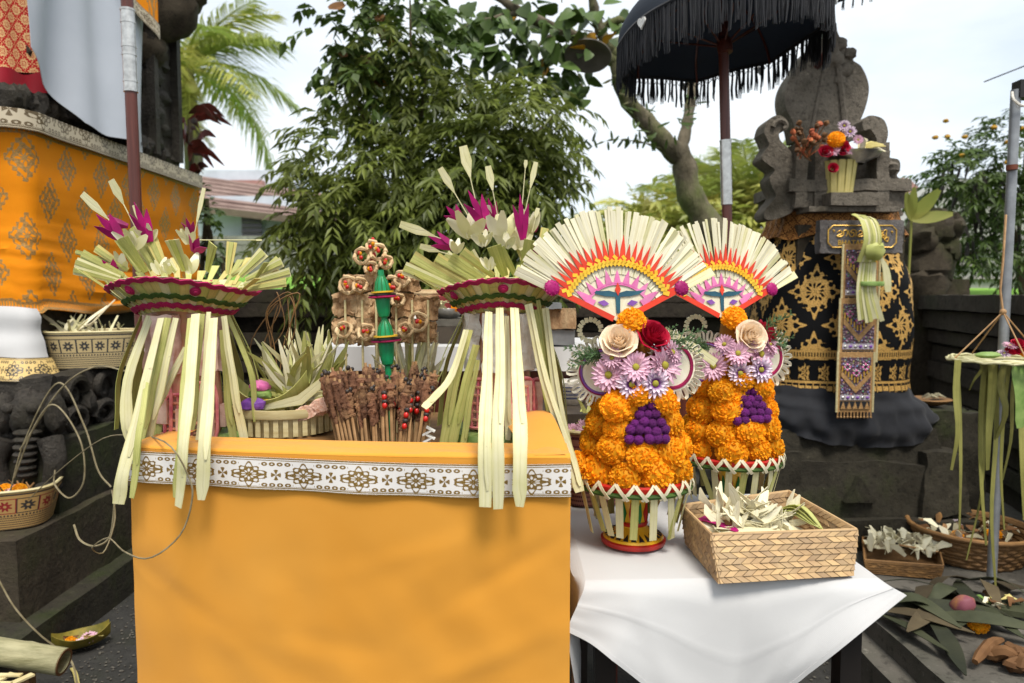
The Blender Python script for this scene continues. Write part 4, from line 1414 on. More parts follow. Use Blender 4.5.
def strip(t, pts, w_, side, m, name='hanging_strip', fold=True, th=.0012):
    q = MB()
    p = bez(pts, 12)
    tw, w0 = U(-.75, .75), U(.62, .85)
    wv = U(0, 6)
    p = [x + V((.0008 * math.sin(i * .9 + wv), -.001 * math.sin(i * 1.3 + wv), 0)) for i, x in enumerate(p)]
    sds = [V(side) + V((0, tw * (i / 12 - .3), 0)) for i in range(13)]
    ws = [w_ * (w0 + (1.06 - w0) * min(1, i / 7)) * (1 + .05 * math.sin(i * 1.7 + wv)) for i in range(13)]
    ws[-1] *= U(.55, 1.0)
    q.ribbon(p, ws, sds, th)
    o = q.build(name, m, t)
    if fold:                          # the creased second layer of the leaf
        s2 = V(side).normalized()
        e = rnd.choice((12, 11, 10, 8))
        q = MB(); q.ribbon([x + V((0, -.003, 0)) + s2 * w_ * .2 for x in p[:e]], [k_ * .5 for k_ in ws[:e - 1]] + [ws[e - 1] * .2], [k_ + V((0, .4, 0)) for k_ in sds[:e]], .001)
        q.build('leaf_fold', m, o)
    return o
def tower(label, cx, Yc, strips, spikes, mags, curls, sticks, seed, side_cakes, ros, ks=1.0, sh=0):
    global rnd
    rnd = random.Random(seed)
    c = P(cx, 290, Yc)
    t = thing('palm_leaf_tower', label, 'offering tower', (c.x, Yc, .972), 'palm leaf tower offerings on the orange table')
    C0 = V((c.x, Yc, 0))
    mb = MB(); mb.lathe([(.10, .972), (.135, .974), (.138, .99), (.132, 1.012), (.10, 1.014)], C0, 28, wob=.04, seed=seed); mb.build('banana_stem_base', m_stem, t)
    mb = MB(); mb.lathe([(.07, 1.01), (.074, 1.08), (.07, 1.2), (.06, 1.3), (.08, 1.33)], C0, 20, wob=.15, seed=seed); mb.build('core', m_cake, t)
    for x, y, z, w_, h, a in side_cakes:
        lattice(t, C0 + V((x, y, z)), w_, h, V((math.sin(a), -math.cos(a), .05)))
    for i in range(6):
        a = 2 * PI * i / 6 + .35
        q = MB(); q.rock(C0 + V((.078 * math.cos(a), .078 * math.sin(a), 1.235)), (.055, .03, .14), 8, .008, 40, i + seed, rot=rz(a + PI / 2)); q.build('wrapped_pack', m_foil if seed > 30 else m_plast, t)
    for i in range(10):
        a = 2 * PI * i / 10
        q = MB(); q.box(C0 + V((.088 * math.cos(a), .088 * math.sin(a), 1.06 + .02 * (i % 2))), (.04, .012, .055), rz(a + PI / 2)); q.build('wrapped_pack', m_plast, t)
    # flared crown of overlapping leaves
    def rimp(ph, k_, ex=0):           # k_ 0 lower edge .. 1 upper edge
        s2 = math.sin(ph) ** 2
        r_ = lerp(.102, .165, k_) * ks + ex
        return C0 + V((r_ * math.sin(ph), -r_ * math.cos(ph), lerp(1.322, 1.388, k_) - s2 * lerp(.018, .030, k_)))
    n = 46
    for i in range(n):
        ph = 2 * PI * i / n
        tn = V((math.cos(ph), math.sin(ph), 0))
        q = MB(); q.ribbon([rimp(ph, -.12, -.002 * (i % 2)), rimp(ph, .4), rimp(ph, 1.04, .001 * (i % 3))], [.016, .02, .0255], tn + V((0, 0, U(-.12, .12))), .0015); q.build('crown_leaf', (m_palmy, m_palm, m_palmg)[i % 3], t)
    for k_, m, w_ in ((.93, m_magb, .0125), (.40, m_grnb, .011), (.08, m_magb, .0125)):
        pts, sds = [], []
        for i in range(121):
            ph = 2 * PI * i / 120
            pts.append(rimp(ph, k_ + .035 * math.sin(i * 1.6), .005 + .002 * math.cos(i * 1.6)))
            sds.append((rimp(ph, 1) - rimp(ph, 0)))
        q = MB(); q.ribbon(pts, w_, sds, .004); q.build('braided_trim', m, t)
    for ph in ros:
        q = MB()
        p = rimp(ph, .66, .008)
        nn = V((math.sin(ph), -math.cos(ph), -.8)).normalized()
        for r_, hgt in ((.0125, .002), (.009, .005), (.005, .008)):
            q.lathe([(r_, 0), (r_, hgt), (r_ * .6, hgt + .001)], p, 16, rot=frame(nn))
        q.build('rosette', m_magb, t)
    # radiating folded spikes
    for (bx, by, tx, ty, w_, dy) in spikes:
        a, b = P(bx, by, Yc + dy * .5), P(tx, ty, Yc + dy)
        sd_ = (b - a).cross(V((0, 1, 0)))
        q = MB(); q.ribbon([a, a.lerp(b, .5), b], [w_ * .5 * Yc / 720, w_ * .8 * Yc / 720, w_ * Yc / 720], sd_ + V((0, U(-.02, .02), 0)), .0015)
        o = q.build('leaf_spike', rnd.choice((m_palmy, m_palmg, m_palm)), t)
        q = MB(); q.ribbon([a + V((0, -.003, 0)), a.lerp(b, .5) + V((0, -.004, 0)), b + V((0, -.003, 0))], [w_ * .2 * Yc / 720, w_ * .38 * Yc / 720, w_ * .5 * Yc / 720], sd_ + V((0, .01, 0)), .001); q.build('leaf_fold', m_palmg, o)
    for i in range(26):               # spikes round the back
        ph = PI + (i - 12.5) / 13 * 2.0
        a = rimp(ph, .9); d = V((math.sin(ph), -math.cos(ph), U(.5, 1.5))).normalized()
        l = U(.06, .10)
        q = MB(); q.ribbon([a, a + d * l * .5, a + d * l], [.010, .016, .022], V((math.cos(ph), math.sin(ph), 0)), .0015); q.build('leaf_spike', (m_palmy, m_palmg)[i % 2], t)
    q = MB(); q.lathe([(.01, 1.33), (.12, 1.36), (.14, 1.368)], C0, 24); q.build('crown_bed', m_palmg, t)
    for (bx, by, tx, ty, w_, dy) in mags:
        a, b = P(bx, by, Yc + dy), P(tx, ty, Yc + dy - .02)
        sd_ = (b - a).cross(V((0, 1, 0)))
        s_ = Yc / 720
        for k_ in range(3):
            of = sd_.normalized() * (k_ - 1) * w_ * .35 * s_
            q = MB(); q.ribbon([a + of * .3, a.lerp(b, .35) + of, a.lerp(b, .7 - .12 * (k_ != 1)) + of * 1.5, b.lerp(a, .22 * (k_ != 1)) + of * 2.2], [w_ * .35 * s_, w_ * .6 * s_, w_ * .45 * s_, .001], sd_ + V((0, (k_ - 1) * .03, 0)), .001); q.build('dyed_leaf', m_mag, t)
    for (px, py, r_, dy) in curls:
        cc_ = P(px, py, Yc + dy); s_ = Yc / 720
        for k_ in range(4):
            an = (k_ - 1.5) * .42 + U(-.2, .2)
            d = V((math.sin(an), -.25 + U(-.3, .3), math.cos(an)))
            q = MB(); petal(q, cc_ - V((0, 0, r_ * s_)), d, V((math.sin(an) * .3, -1, -.1)), r_ * s_ * U(1.7, 2.3), r_ * s_ * U(.7, 1.0), r_ * s_ * U(-.9, .9), U(-.25, .3), 6); q.build('curled_leaf', (m_palmw, m_palm)[k_ % 2], t)
    for (bx, by, tx, ty, w_, l, dy) in sticks:
        a, b = P(bx, by, Yc + dy), P(tx, ty, Yc + dy)
        d = (b - a)
        tip0 = b - d.normalized() * l * Yc / 720
        q = MB(); q.tube([a, tip0], .0013, 5); o = q.build('stick', m_palm, t)
        sd_ = d.cross(V((0, 1, 0)))
        q = MB(); q.ribbon([tip0, tip0.lerp(b, .5), b], [.004, w_ * Yc / 720, w_ * .75 * Yc / 720], sd_ + V((0, .02, 0)), .0014); q.build('leaf_flag', m_palm, o)
    for sarg in strips:
        pts, w_, m = sarg
        pts = [P(p[0], p[1], p[2] + sh * min(1, max(0, (p[2] - 1.36) / .2))) for p in pts]
        strip(t, pts, w_ * .74 * Yc / 720, V((1, U(-.25, .25), 0)), m)
    for i in range(9):                # strips round the back
        ph = PI + (i - 4) * .42
        a = rimp(ph, 0); b = V((C0.x + .17 * math.sin(ph), Yc - .17 * math.cos(ph), U(1.0, 1.05)))
        strip(t, [a, a.lerp(b, .5) + V((.02 * math.sin(ph), -.02 * math.cos(ph), 0)), b], .026, V((math.cos(ph), math.sin(ph), 0)), m_palmg, fold=False)
    return t
A, B, G = m_palm, m_palm, m_palmg
YL = 1.74
FR = 1.425
strips = [
    ([(150, 316, 1.66), (128, 380, 1.62), (127, 420, 1.60), (134, 446, 1.6)], 15, A),
    ([(161, 318, 1.60), (140, 405, 1.50), (124, 470, 1.445), (118, 504, 1.44)], 13, A),
    ([(168, 318, 1.60), (152, 390, 1.57), (140, 446, 1.57)], 10, G),
    ([(176, 318, 1.60), (160, 390, 1.57), (146, 446, 1.58)], 11, A),
    ([(186, 348, 1.61), (160, 400, 1.60), (138, 442, 1.60)], 11, A),
    ([(150, 360, 1.56), (140, 430, 1.46), (132, 498, 1.44)], 8, G),
    ([(196, 314, 1.58), (190, 380, 1.49), (184, 445, 1.415), (178, 507, 1.41)], 15, A),
    ([(190, 318, 1.59), (184, 385, 1.50), (180, 445, 1.43), (175, 498, 1.425)], 9, G),
    ([(203, 314, 1.60), (197, 360, 1.58), (192, 430, 1.56)], 9, G),
    ([(214, 318, 1.58), (209, 385, 1.48), (205, 445, 1.41), (201, 500, 1.405)], 13, B),
    ([(209, 312, 1.60), (203, 390, 1.54), (198, 440, 1.52)], 7, A),
    ([(224, 316, 1.62), (233, 380, 1.60), (245, 445, 1.60)], 10, A),
    ([(222, 330, 1.64), (228, 400, 1.64), (234, 446, 1.64)], 9, G),
    ([(156, 400, 1.66), (158, 420, 1.66), (158, 446, 1.66)], 12, G),
]
spikes = [(122, 282, 74, 270, 9, -.05), (120, 278, 76, 262, 10, -.02), (124, 276, 82, 254, 10, .02), (128, 270, 96, 248, 9, .04), (112, 262, 76, 252, 5, .08),
          (140, 272, 118, 238, 9, .05), (146, 272, 122, 238, 12, -.08), (158, 272, 132, 228, 13, .06), (166, 272, 150, 236, 13, .03), (185, 271, 172, 240, 13, -.1),
          (207, 271, 213, 244, 11, -.1), (228, 274, 232, 242, 10, .02), (240, 276, 264, 252, 12, 0), (246, 280, 282, 262, 10, -.03), (244, 285, 290, 272, 9, -.06), (242, 290, 286, 282, 9, -.08), (232, 276, 252, 262, 7, .08), (250, 282, 278, 258, 6, .06),
          (176, 272, 168, 262, 10, .1), (152, 270, 140, 246, 10, .1)]
mags = [(122, 240, 96, 214, 13, 0), (150, 242, 134, 202, 12, .02), (116, 276, 102, 260, 12, .03), (193, 252, 199, 238, 14, -.03), (192, 236, 186, 218, 8, .02), (128, 226, 100, 220, 8, .05)]
curls = [(134, 238, 11, 0), (150, 232, 9, .03), (122, 262, 9, .03), (160, 266, 8, -.05), (190, 264, 9, -.05), (188, 236, 8, 0), (168, 268, 6, -.06)]
sticks = [(142, 240, 111, 180, 9, 26, .02), (130, 240, 82, 194, 9, 34, .03), (194, 236, 204, 188, 5, 34, 0), (150, 246, 134, 205, 6, 20, .05), (196, 240, 262, 240, 2, 6, .08)]
tower('tall palm leaf tower with long hanging strips at the left end of the orange table', 186, YL, strips, spikes, mags, curls, sticks, 21,
      [(-.035, -.075, 1.075, .075, .14, -.4), (.055, -.07, 1.075, .075, .14, .5), (.012, -.085, 1.06, .06, .12, 0)], (-.42, .55))
YR = 1.82
strips = [
    ([(489, 312, 1.58), (487, 375, 1.44), (485, 440, 1.36), (485, 507, 1.345)], 13, B),
    ([(500, 308, 1.58), (500, 375, 1.44), (498, 440, 1.36), (498, 509, 1.345)], 12, A),
    ([(514, 308, 1.58), (518, 375, 1.44), (520, 440, 1.36), (520, 507, 1.345)], 14, B),
    ([(470, 330, 1.62), (455, 380, 1.60), (443, 448, 1.60)], 12, G),
    ([(476, 345, 1.61), (462, 400, 1.60), (452, 446, 1.60)], 12, G),
    ([(466, 330, 1.60), (452, 375, 1.55), (436, 395, 1.52), (424, 408, 1.50)], 9, A),
    ([(528, 304, 1.60), (545, 380, 1.58), (572, 462, 1.56), (580, 492, 1.55)], 12, A),
    ([(545, 308, 1.62), (558, 400, 1.60), (570, 460, 1.59), (574, 488, 1.58)], 12, A),
    ([(534, 310, 1.63), (548, 400, 1.62), (562, 446, 1.62)], 10, G),
    ([(538, 300, 1.63), (554, 400, 1.62), (574, 470, 1.61)], 8, G),
    ([(478, 360, 1.60), (470, 400, 1.60), (463, 446, 1.60)], 8, G),
    ([(507, 316, 1.60), (508, 400, 1.58), (508, 440, 1.58)], 8, A),
]
spikes = [(462, 292, 404, 268, 13, -.04), (460, 286, 412, 258, 16, 0), (466, 284, 418, 262, 12, .04), (476, 282, 436, 258, 13, .05), (484, 280, 450, 258, 14, -.03), (494, 276, 462, 252, 11, -.08),
          (505, 276, 494, 246, 14, -.1), (516, 276, 500, 248, 9, -.08), (486, 276, 470, 252, 11, .05), (522, 274, 530, 240, 11, -.08), (535, 274, 545, 228, 8, .03), (540, 280, 572, 262, 10, 0), (544, 285, 575, 278, 10, -.04), (530, 276, 520, 246, 10, .05), (475, 278, 446, 254, 10, .09)]
mags = [(455, 248, 428, 236, 10, -.02), (489, 230, 468, 190, 13, -.02), (495, 222, 488, 198, 9, .03), (463, 224, 446, 206, 11, .05), (523, 240, 520, 194, 10, -.02), (530, 258, 538, 240, 10, -.05), (490, 222, 472, 204, 9, 0), (535, 232, 534, 222, 6, .05)]
curls = [(470, 224, 14, 0), (486, 218, 14, .04), (502, 226, 14, -.02), (518, 236, 13, .03), (530, 222, 11, .04), (484, 238, 8, -.04), (506, 240, 8, -.04), (490, 262, 7, -.08), (456, 246, 7, -.05)]
sticks = [(474, 226, 440, 168, 8, 28, .02), (480, 220, 463, 146, 11, 32, .04), (500, 228, 488, 166, 8, 24, 0), (522, 226, 536, 162, 6, 26, .03), (520, 230, 526, 160, 4, 8, .05), (462, 246, 400, 224, 9, 36, -.02), (462, 258, 420, 246, 7, 20, .02), (532, 232, 538, 208, 5, 10, .02)]
tower('tall palm leaf tower with magenta tips at the right end of the orange table', 501, YR, strips, spikes, mags, curls, sticks, 33,
      [(-.055, -.072, 1.085, .062, .12, -.35), (.052, -.072, 1.085, .062, .125, .35), (.085, -.03, 1.08, .06, .12, 1.2)], (.05, -.9), .93, .10)
rnd = random.Random(9)

# ---------------------------------------------------------------- things standing between the towers
ZB = .972
def YZ(py, z=ZB): return PZ(512, py, z).y
# round bamboo tray with leaf boats
c = V((P(286, 430, 1.83).x, 1.84, 1.0))
t = thing('round_tray', 'round pale bamboo tray heaped with leaf offerings between the towers', 'tray', c)
mb = MB(); mb.lathe([(.10, 0), (.108, .002), (.125, .066), (.121, .066), (.105, .012), (.0, .010)], c, 40, cap=False); mb.build('tray_wall', m_bampale, t)
for i in range(34):
    a = 2 * PI * i / 34
    q = MB(); q.box(c + V((.1225 * math.cos(a), .1225 * math.sin(a), .036)), (.004, .012, .058), rz(a)); q.build('bamboo_slat', m_bampale, t)
q = MB(); q.lathe([(.129, .050), (.131, .054), (.131, .072), (.124, .072), (.124, .05)], c, 40, cap=False); q.build('rim', m_bampale, t)
q = MB(); q.rock(c + V((.02, .02, -.018)), (.42, .36, .03), 10, .008, 8); one('bark_mat', q, m_bamd, 'rough brown woven mat under the round bamboo tray', 'mat')
bo = c + V((-.028, -.05, .09))
t = thing('leaf_boat', 'green palm leaf boat holding a pink, green and orange flower ball', 'leaf offering', bo)
mb = MB(); mb.grid(lambda u, v: bo + V(((u - .5) * .20, (v - .5) * .10 * math.sin(PI * (.12 + .76 * u)), -.03 * math.sin(PI * u) + .035 * (2 * v - 1) ** 2 + .04 * abs(2 * u - 1) ** 3)), 20, 10, th=.002); mb.build('boat', m_palmg, t)
for i, (m, z, r_) in enumerate(((m_mari, -.005, .026), (m_stem, .012, .028), (m_pinkp, .032, .024))):
    q = MB(); q.ball(bo + V((-.02, -.005, z)), (r_, r_, .016), 14, 8, .3, 9, i); q.build('flower_ball', m, t)
def blades(name, label, base, n, tips, w_, m_list, group=None, cat='leaf offering'):
    t = thing(name, label, cat, base, group)
    for i in range(n):
        a = V(base) + V((U(-.03, .03), U(-.03, .03), U(-.01, .02)))
        tp = tips(i)
        md = a.lerp(tp, .55) + V((U(-.015, .015), U(-.015, .015), U(0, .02)))
        q = MB(); q.ribbon(bez([a, md, tp], 7), [w_ * k_ for k_ in (.5, .8, 1, 1, .95, .85, .6, .15)], V((U(-1, 1), U(-.5, .5), U(-.2, .2))), .0012); q.build('leaf_blade', rnd.choice(m_list), t)
    return t
blades('cut_leaf_bunch', 'bunch of pale green cut palm blades standing on the round tray', c + V((.02, .03, .05)), 60, lambda i: P(U(246, 345), U(338, 408), U(1.74, 1.95)), .015, (m_palmg, m_palm, m_palmw))
blades('cut_leaf_bunch', 'fan of pale palm blades behind the brown skewers', V((P(410, 400, 2.0).x, 2.02, 1.0)), 80, lambda i: P(U(368, 446), U(318, 392), U(1.95, 2.1)), .015, (m_palmg, m_palm, m_palmw))
blades('cut_leaf_bunch', 'bunch of pale palm blades rising right behind the tray beside the green ornament', V((P(318, 400, 1.98).x, 1.98, 1.0)), 55, lambda i: P(U(282, 356), U(322, 395), U(1.92, 2.08)), .017, (m_palm, m_palmg))
q = MB(); q.ribbon([P(262, 408, 1.75), P(300, 400, 1.74), P(334, 372, 1.76)], [.012, .026, .018], V((.2, 0, 1)), .003)
one('palm_leaf', q, m_palm, 'single broad pale palm blade lying across the round tray', 'palm leaf')
q = MB(); q.rock(P(316, 408, 1.76), (.10, .05, .028), 12, .012, 30, rot=ry(R(-22)))
one('grain_packet', q, mat('pink grains', hx('#dca58c'), hx('#f0cdb8'), 140, .5, .9, 160, .004), 'clear packet of pink grains leaning on the round tray', 'packet')
q = MB(); q.ball(P(253, 405, 1.74), (.03, .025, .018), 14, 8, .3)
one('purple_packet', q, mat('purple foil', hx('#4b2a6c'), hx('#7d4a9a'), 30, .3, .5, 50, .004), 'small purple packet on the round tray beside the left tower', 'packet')
# dried vine tendrils above the tray
for i in range(5):
    x0 = U(258, 300)
    pts = [P(x0, 385, 1.9), P(x0 + U(-8, 6), 345, 1.92), P(x0 + U(-22, 18), 310, 1.92), P(x0 + U(-5, 30), U(292, 305), 1.93), P(x0 + U(10, 30), 325, 1.93), P(x0 + U(0, 14), 350, 1.94)]
    q = MB(); q.tube(bez(pts, 26), .0016, 4)
    one('dry_tendril', q, m_bamd, ('thin dry tendril looping up from the leaves on the round tray'), 'tendril', 'dry tendrils above the round tray')

# brown skewers
m_meat = mat('brown minced skewer', hx('#7d573f'), hx('#553626'), 60, .95, 1, 160, .006, rv=.35, c3=hx('#9a7752'))
m_stick = mat('skewer wood', hx('#a5825a'), hx('#8a6843'), 30, .7, .2, 60, .002, rv=.15)
m_chili = mat('red chili', hx('#c41f18'), hx('#a8150f'), 20, .3, spec=.5)
m_dark = mat('dark seeds', (.025, .02, .018), (.04, .03, .025), 20, .5)
t = thing('skewer_bundle', 'bundle of brown minced meat skewers standing behind the edge of the orange cloth', 'skewers', (P(378, 440, 1.66).x, 1.68, ZB))
for i in range(62):
    row = i % 3
    x = 334 + (i / 62) * 100 + U(-3, 3)
    Y0 = 1.625 + row * .035 + U(0, .02)
    lean = (x - 378) * .30
    b = P(x + 10 * (378 - x) / 60, 448, Y0)
    b.z = ZB
    tp = P(x + lean * .5 + U(-6, 6) - 4, 384 + U(-8, 12) - row * 6, Y0 + .03 + U(-.01, .02))
    q = MB(); q.tube([b, b.lerp(tp, 1.04)], .0036, 6); o = q.build('skewer_stick', m_stick, t)
    a = b.lerp(tp, .50 + U(-.10, .16))
    q = MB(); n = 12
    rr_ = [.0042 + .0055 * math.sin(min(1, k_ / n * 1.5) * PI / 2) + U(-.0022, .0022) for k_ in range(n)] + [.004]
    q.tube([a.lerp(tp, k_ / n) + V((U(-.0015, .0015), U(-.0015, .0015), 0)) for k_ in range(n + 1)], rr_, 9)
    for k_ in range(16):
        f_ = U(.05, .98); aa = U(0, 6.28); r0 = rr_[int(f_ * n)]
        q.ball(a.lerp(tp, f_) + V((r0 * math.cos(aa), r0 * math.sin(aa), 0)), U(.0025, .0048), 5, 4)
    q.build('skewer_meat', m_meat, o)
    if i > 34 and i % 5 < 2:
        for k_ in range(2):
            q = MB(); q.ball(a.lerp(tp, .15 + .3 * k_) + V((0, -.014, 0)), (.006, .005, .007), 10, 6, .2); q.build('chili', m_chili, o)
            q = MB(); q.ball(a.lerp(tp, .3 + .3 * k_) + V((0, -.013, 0)), (.007, .005, .005), 10, 6, .2); q.build('dark_seed', m_dark, o)
    if i % 4 == 0:
        q = MB()
        for k_ in range(4): q.ball(tp + V((U(-.008, .008), U(-.006, .006), U(0, .014))), U(.003, .006), 6, 5)
        q.build('dark_seed', m_dark, o)
# pleated white paper
q = MB(); x0 = P(429, 446, 1.62); x0.z = ZB
for i in range(9):
    q.box(x0 + V((.004 * (-1) ** i, 0, .006 + i * .0085)), (.022, .016, .0035), ry(R(28) * (-1) ** i))
one('pleated_paper', q, mat('white pleated paper', (.75, .74, .70), (.6, .58, .52), 30, .7), 'small stack of pleated white paper beside the skewers', 'paper')

# green tiered ornament
m_emer = mat('emerald leaf wrap', hx('#12935a'), hx('#0d7a4a'), 30, .4, .35, 70, .003, (3, 3, .6), spec=.5)
yo = 1.86
t = thing('green_ornament', 'bright green two-tiered ornament on a green rod with black and red collars', 'ornament', (P(388, 390, yo).x, yo, ZB))
b0, b1_ = P(390, 395, yo), P(380, 262, yo)
ax = (b1_ - b0).normalized()
def on(py): return b0 + ax * ((P(385, py, yo).z - b0.z) / ax.z)
s_ = yo / 720
q = MB(); q.tube([V((on(395).x + .006, yo, ZB)), on(395), on(270)], 3.2 * s_, 10); q.build('rod', m_emer, t)
def tier(top, coll, bot, r_):
    A_, C_, D_ = on(top), on(coll), on(bot)
    pr = [(.3, 0), (.62, .10), (.86, .30), (.95, .52), (1, .8), (1, 1)]
    n = 18
    q = MB()
    ln = (C_ - D_).length
    prof = [(.35 * r_, 0), (.72 * r_, .08 * ln), (.90 * r_, .3 * ln), (1.0 * r_, .7 * ln), (1.08 * r_, ln)]
    q.lathe(prof, D_, n, rot=frame(ax)); q.build('lower_cup', m_emer, t)
    ln = (A_ - C_).length
    prof = [(1.0 * r_, 0), (.98 * r_, .3 * ln), (.8 * r_, .62 * ln), (.5 * r_, .82 * ln), (.25 * r_, ln)]
    q = MB(); q.lathe(prof, C_ + ax * .006, n, rot=frame(ax)); o = q.build('upper_cup', m_emer, t)
    for i in range(9):
        a = 2 * PI * i / 9
        q = MB()
        f3 = frame(ax)
        q.tube([C_ + f3 @ V((rr * 1.02 * math.cos(a), rr * 1.02 * math.sin(a), zz + .006)) for rr, zz in prof], .0016, 5); q.build('rib', m_grnw, o)
    for k_, (m, rr, zz) in enumerate(((m_blkw, 1.9, 0), (m_magb, 2.0, -.005), (m_orp, 1.6, .007))):
        q = MB(); q.lathe([(.6 * r_, zz), (rr * r_, zz + .004), (rr * r_, zz + .008), (.6 * r_, zz + .007)], C_, n, rot=frame(ax), wob=.1, seed=k_); q.build('collar', m, t)
tier(276, 297, 318, 7.2 * s_)
tier(321, 341, 366, 7.6 * s_)
# cracker panel with curled rings behind it
m_crack = mat('tan cracker', hx('#bd9870'), hx('#8f6a48'), 55, .9, 1, 120, .008, (1, 1, .35), rv=.2, c3=hx('#d0b48c'))
m_crackl = mat('pale cracker', hx('#cdb48c'), hx('#b3926a'), 40, .85, .6, 90, .004, rv=.12)
yk = 1.98; s_ = yk / 720
t = thing('cracker_panel', 'tan lattice panel of crackers with curled rings and red dots behind the green ornament', 'cracker offering', (P(385, 345, yk).x, yk, ZB))
for x0, x1, y0, y1 in ((334, 357, 294, 316), (358, 378, 292, 317), (334, 356, 318, 344), (357, 380, 319, 345), (392, 414, 293, 317), (415, 438, 296, 319), (392, 414, 319, 343), (415, 436, 321, 342), (344, 374, 276, 291), (392, 420, 276, 291)):
    a, b = P(x0, y1, yk), P(x1, y0, yk)
    q = MB(); q.rock((a + b) / 2, (b.x - a.x, .02, b.z - a.z), 14, .009, 45, x0); q.build('cracker_slab', m_crack, t)
q = MB()
for x in (345, 362, 376, 396, 412, 428):
    q = MB(); q.tube([V((P(x, 290, yk - .015).x, yk - .015, ZB)), P(x, 300, yk - .015)], .0035, 5); q.build('support_stick', m_bampale, t)
for px, py, r_ in ((348, 285, 10), (360, 285, 8), (344, 330, 9), (366, 332, 9), (362, 256, 9), (378, 252, 9), (392, 285, 10), (402, 279, 9), (418, 322, 11), (406, 330, 8), (371, 268, 7), (386, 262, 7), (372, 246, 6), (398, 300, 7)):
    cc_ = P(px, py, yk - .03)
    r_ *= .8
    q = MB(); q.tube([cc_ + V((r_ * s_ * math.cos(a), .006 * math.sin(a * 3), r_ * s_ * math.sin(a))) for a in [2 * PI * i / 20 for i in range(21)]], [2.0 * s_ + .0016 * math.sin(i * 2.1 + px) for i in range(21)], 6)
    o = q.build('cracker_ring', m_crackl, t)
    for k_ in range(3):
        q = MB(); q.ball(cc_ + V((U(-.4, .4) * r_ * s_, -.008, U(-.5, .5) * r_ * s_)), (.005, .004, .006), 8, 6, .3); q.build('red_dot', m_chili if k_ < 2 else m_mari, o)
q = MB()
for i in range(4): q.ball(P(372 + (i % 2), 262 - i * 7, yk - .02), (.010 - .0015 * i, .009, .010), 10, 7, .2, 4, i)
q.build('red_finial', m_chili, t)
q = MB(); q.tube([V((P(378, 300, yk).x, yk, ZB)), P(374, 240, yk)], .006, 6); q.build('support_stick', m_bampale, t)

# back table with stacked offerings
t = thing('back_table', 'low table covered with white cloth behind the towers', 'table', (-.15, 2.62, 0))
q = MB(); q.box((-.02, 2.62, 1.165), (1.25, .5, .03)); q.build('table_top', m_white, t)
q = MB(); q.grid(lambda u, v: (-.645 + 1.25 * u, 2.362 - .01 * math.sin(u * 40) * (1 - v), lerp(1.10, 1.18, v)), 60, 8, th=.003); q.build('cloth_front', m_white, t)
q = MB(); q.box((-.02, 2.40, .9), (1.2, .02, .5)); q.build('front_board', m_wood, t)
for x in (-.6, .56):
    for y in (2.42, 2.82):
        q = MB(); q.box((x, y, .575), (.05, .05, 1.15)); q.build('leg', m_wood, t)
yb = 2.5; s_ = yb / 720
def bx(name, label, cat, x0, x1, y0, y1, dep, m, Y=yb, extra=None, group=None):
    a, b = P(x0, y1, Y), P(x1, y0, Y)
    q = MB(); q.rock(((a.x + b.x) / 2, Y + dep / 2, (a.z + b.z) / 2), (b.x - a.x, dep, b.z - a.z), 10, .004, 14, x0)
    return one(name, q, m, label, cat, group)
m_darkbox = mat('dark wood tray', (.035, .026, .02), (.06, .045, .03), 20, .6)
bx('dark_tray', 'dark wooden tray stacked at the bottom behind the right tower', 'tray', 408, 470, 326, 344, .25, m_darkbox)
bx('dark_tray', 'dark flat tray lying on the stacked tray behind the right tower', 'tray', 412, 462, 319, 325.6, .22, mat('grey tray', hx('#6a655c'), hx('#4a463e'), 20, .5))
o = thing('silver_bowl', 'silver bowl of palm leaves and an orange flower behind the right tower', 'bowl', P(447, 318.5, yb))
cc_ = P(447, 318.5, yb)
q = MB(); q.lathe([(.03, 0), (.035, .004), (.05, .02), (.062, .034), (.058, .034), (.04, .012), (0, .01)], cc_ + V((0, .06, 0)), 24, cap=False); q.build('bowl', m_silver, o)
put_flower(ME_MARI[0], 'marigold', o, cc_ + V((.03, .02, .04)), (0, -1, .5), .018)
for i in range(8):
    a = cc_ + V((U(-.04, .04), .05, .03)); q = MB(); q.ribbon([a, a + V((U(-.03, .03), -.02, .03)), a + V((U(-.05, .05), -.03, .02))], [.01, .012, .004], V((1, 0, 0)), .001); q.build('leaf_blade', m_palm, o)
q = MB(); q.grid(lambda u, v: P(lerp(423, 462, u), lerp(312, 300, v) - 4 * math.sin(u * 3), yb + .1 - .05 * v) + V((0, .01 * math.sin(u * 20), 0)), 14, 8, th=.003)
one('red_napkin', q, cloth('red check', hx('#b3242c'), hx('#d3888a')), 'folded red and pink cloth on the stack behind the right tower', 'napkin')
o = thing('rattan_pot', 'tan woven pot with a wide rim on the stack behind the skewers', 'pot', P(426, 318, 2.6))
cc_ = P(428, 318.5, 2.6)
q = MB(); q.lathe([(.035, 0), (.036, .06), (.04, .075), (.052, .08), (.052, .10), (.046, .104), (.03, .10)], cc_, 24); q.build('pot_body', m_bamboo, o)
q = MB(); q.lathe([(.053, .086), (.056, .09), (.056, .094), (.053, .098)], cc_, 24, cap=False); q.build('rim_band', m_crackl, o)
bx('white_box', 'small white and dark box under the rattan pot', 'box', 412, 432, 312, 318.6, .12, m_foil, 2.45)
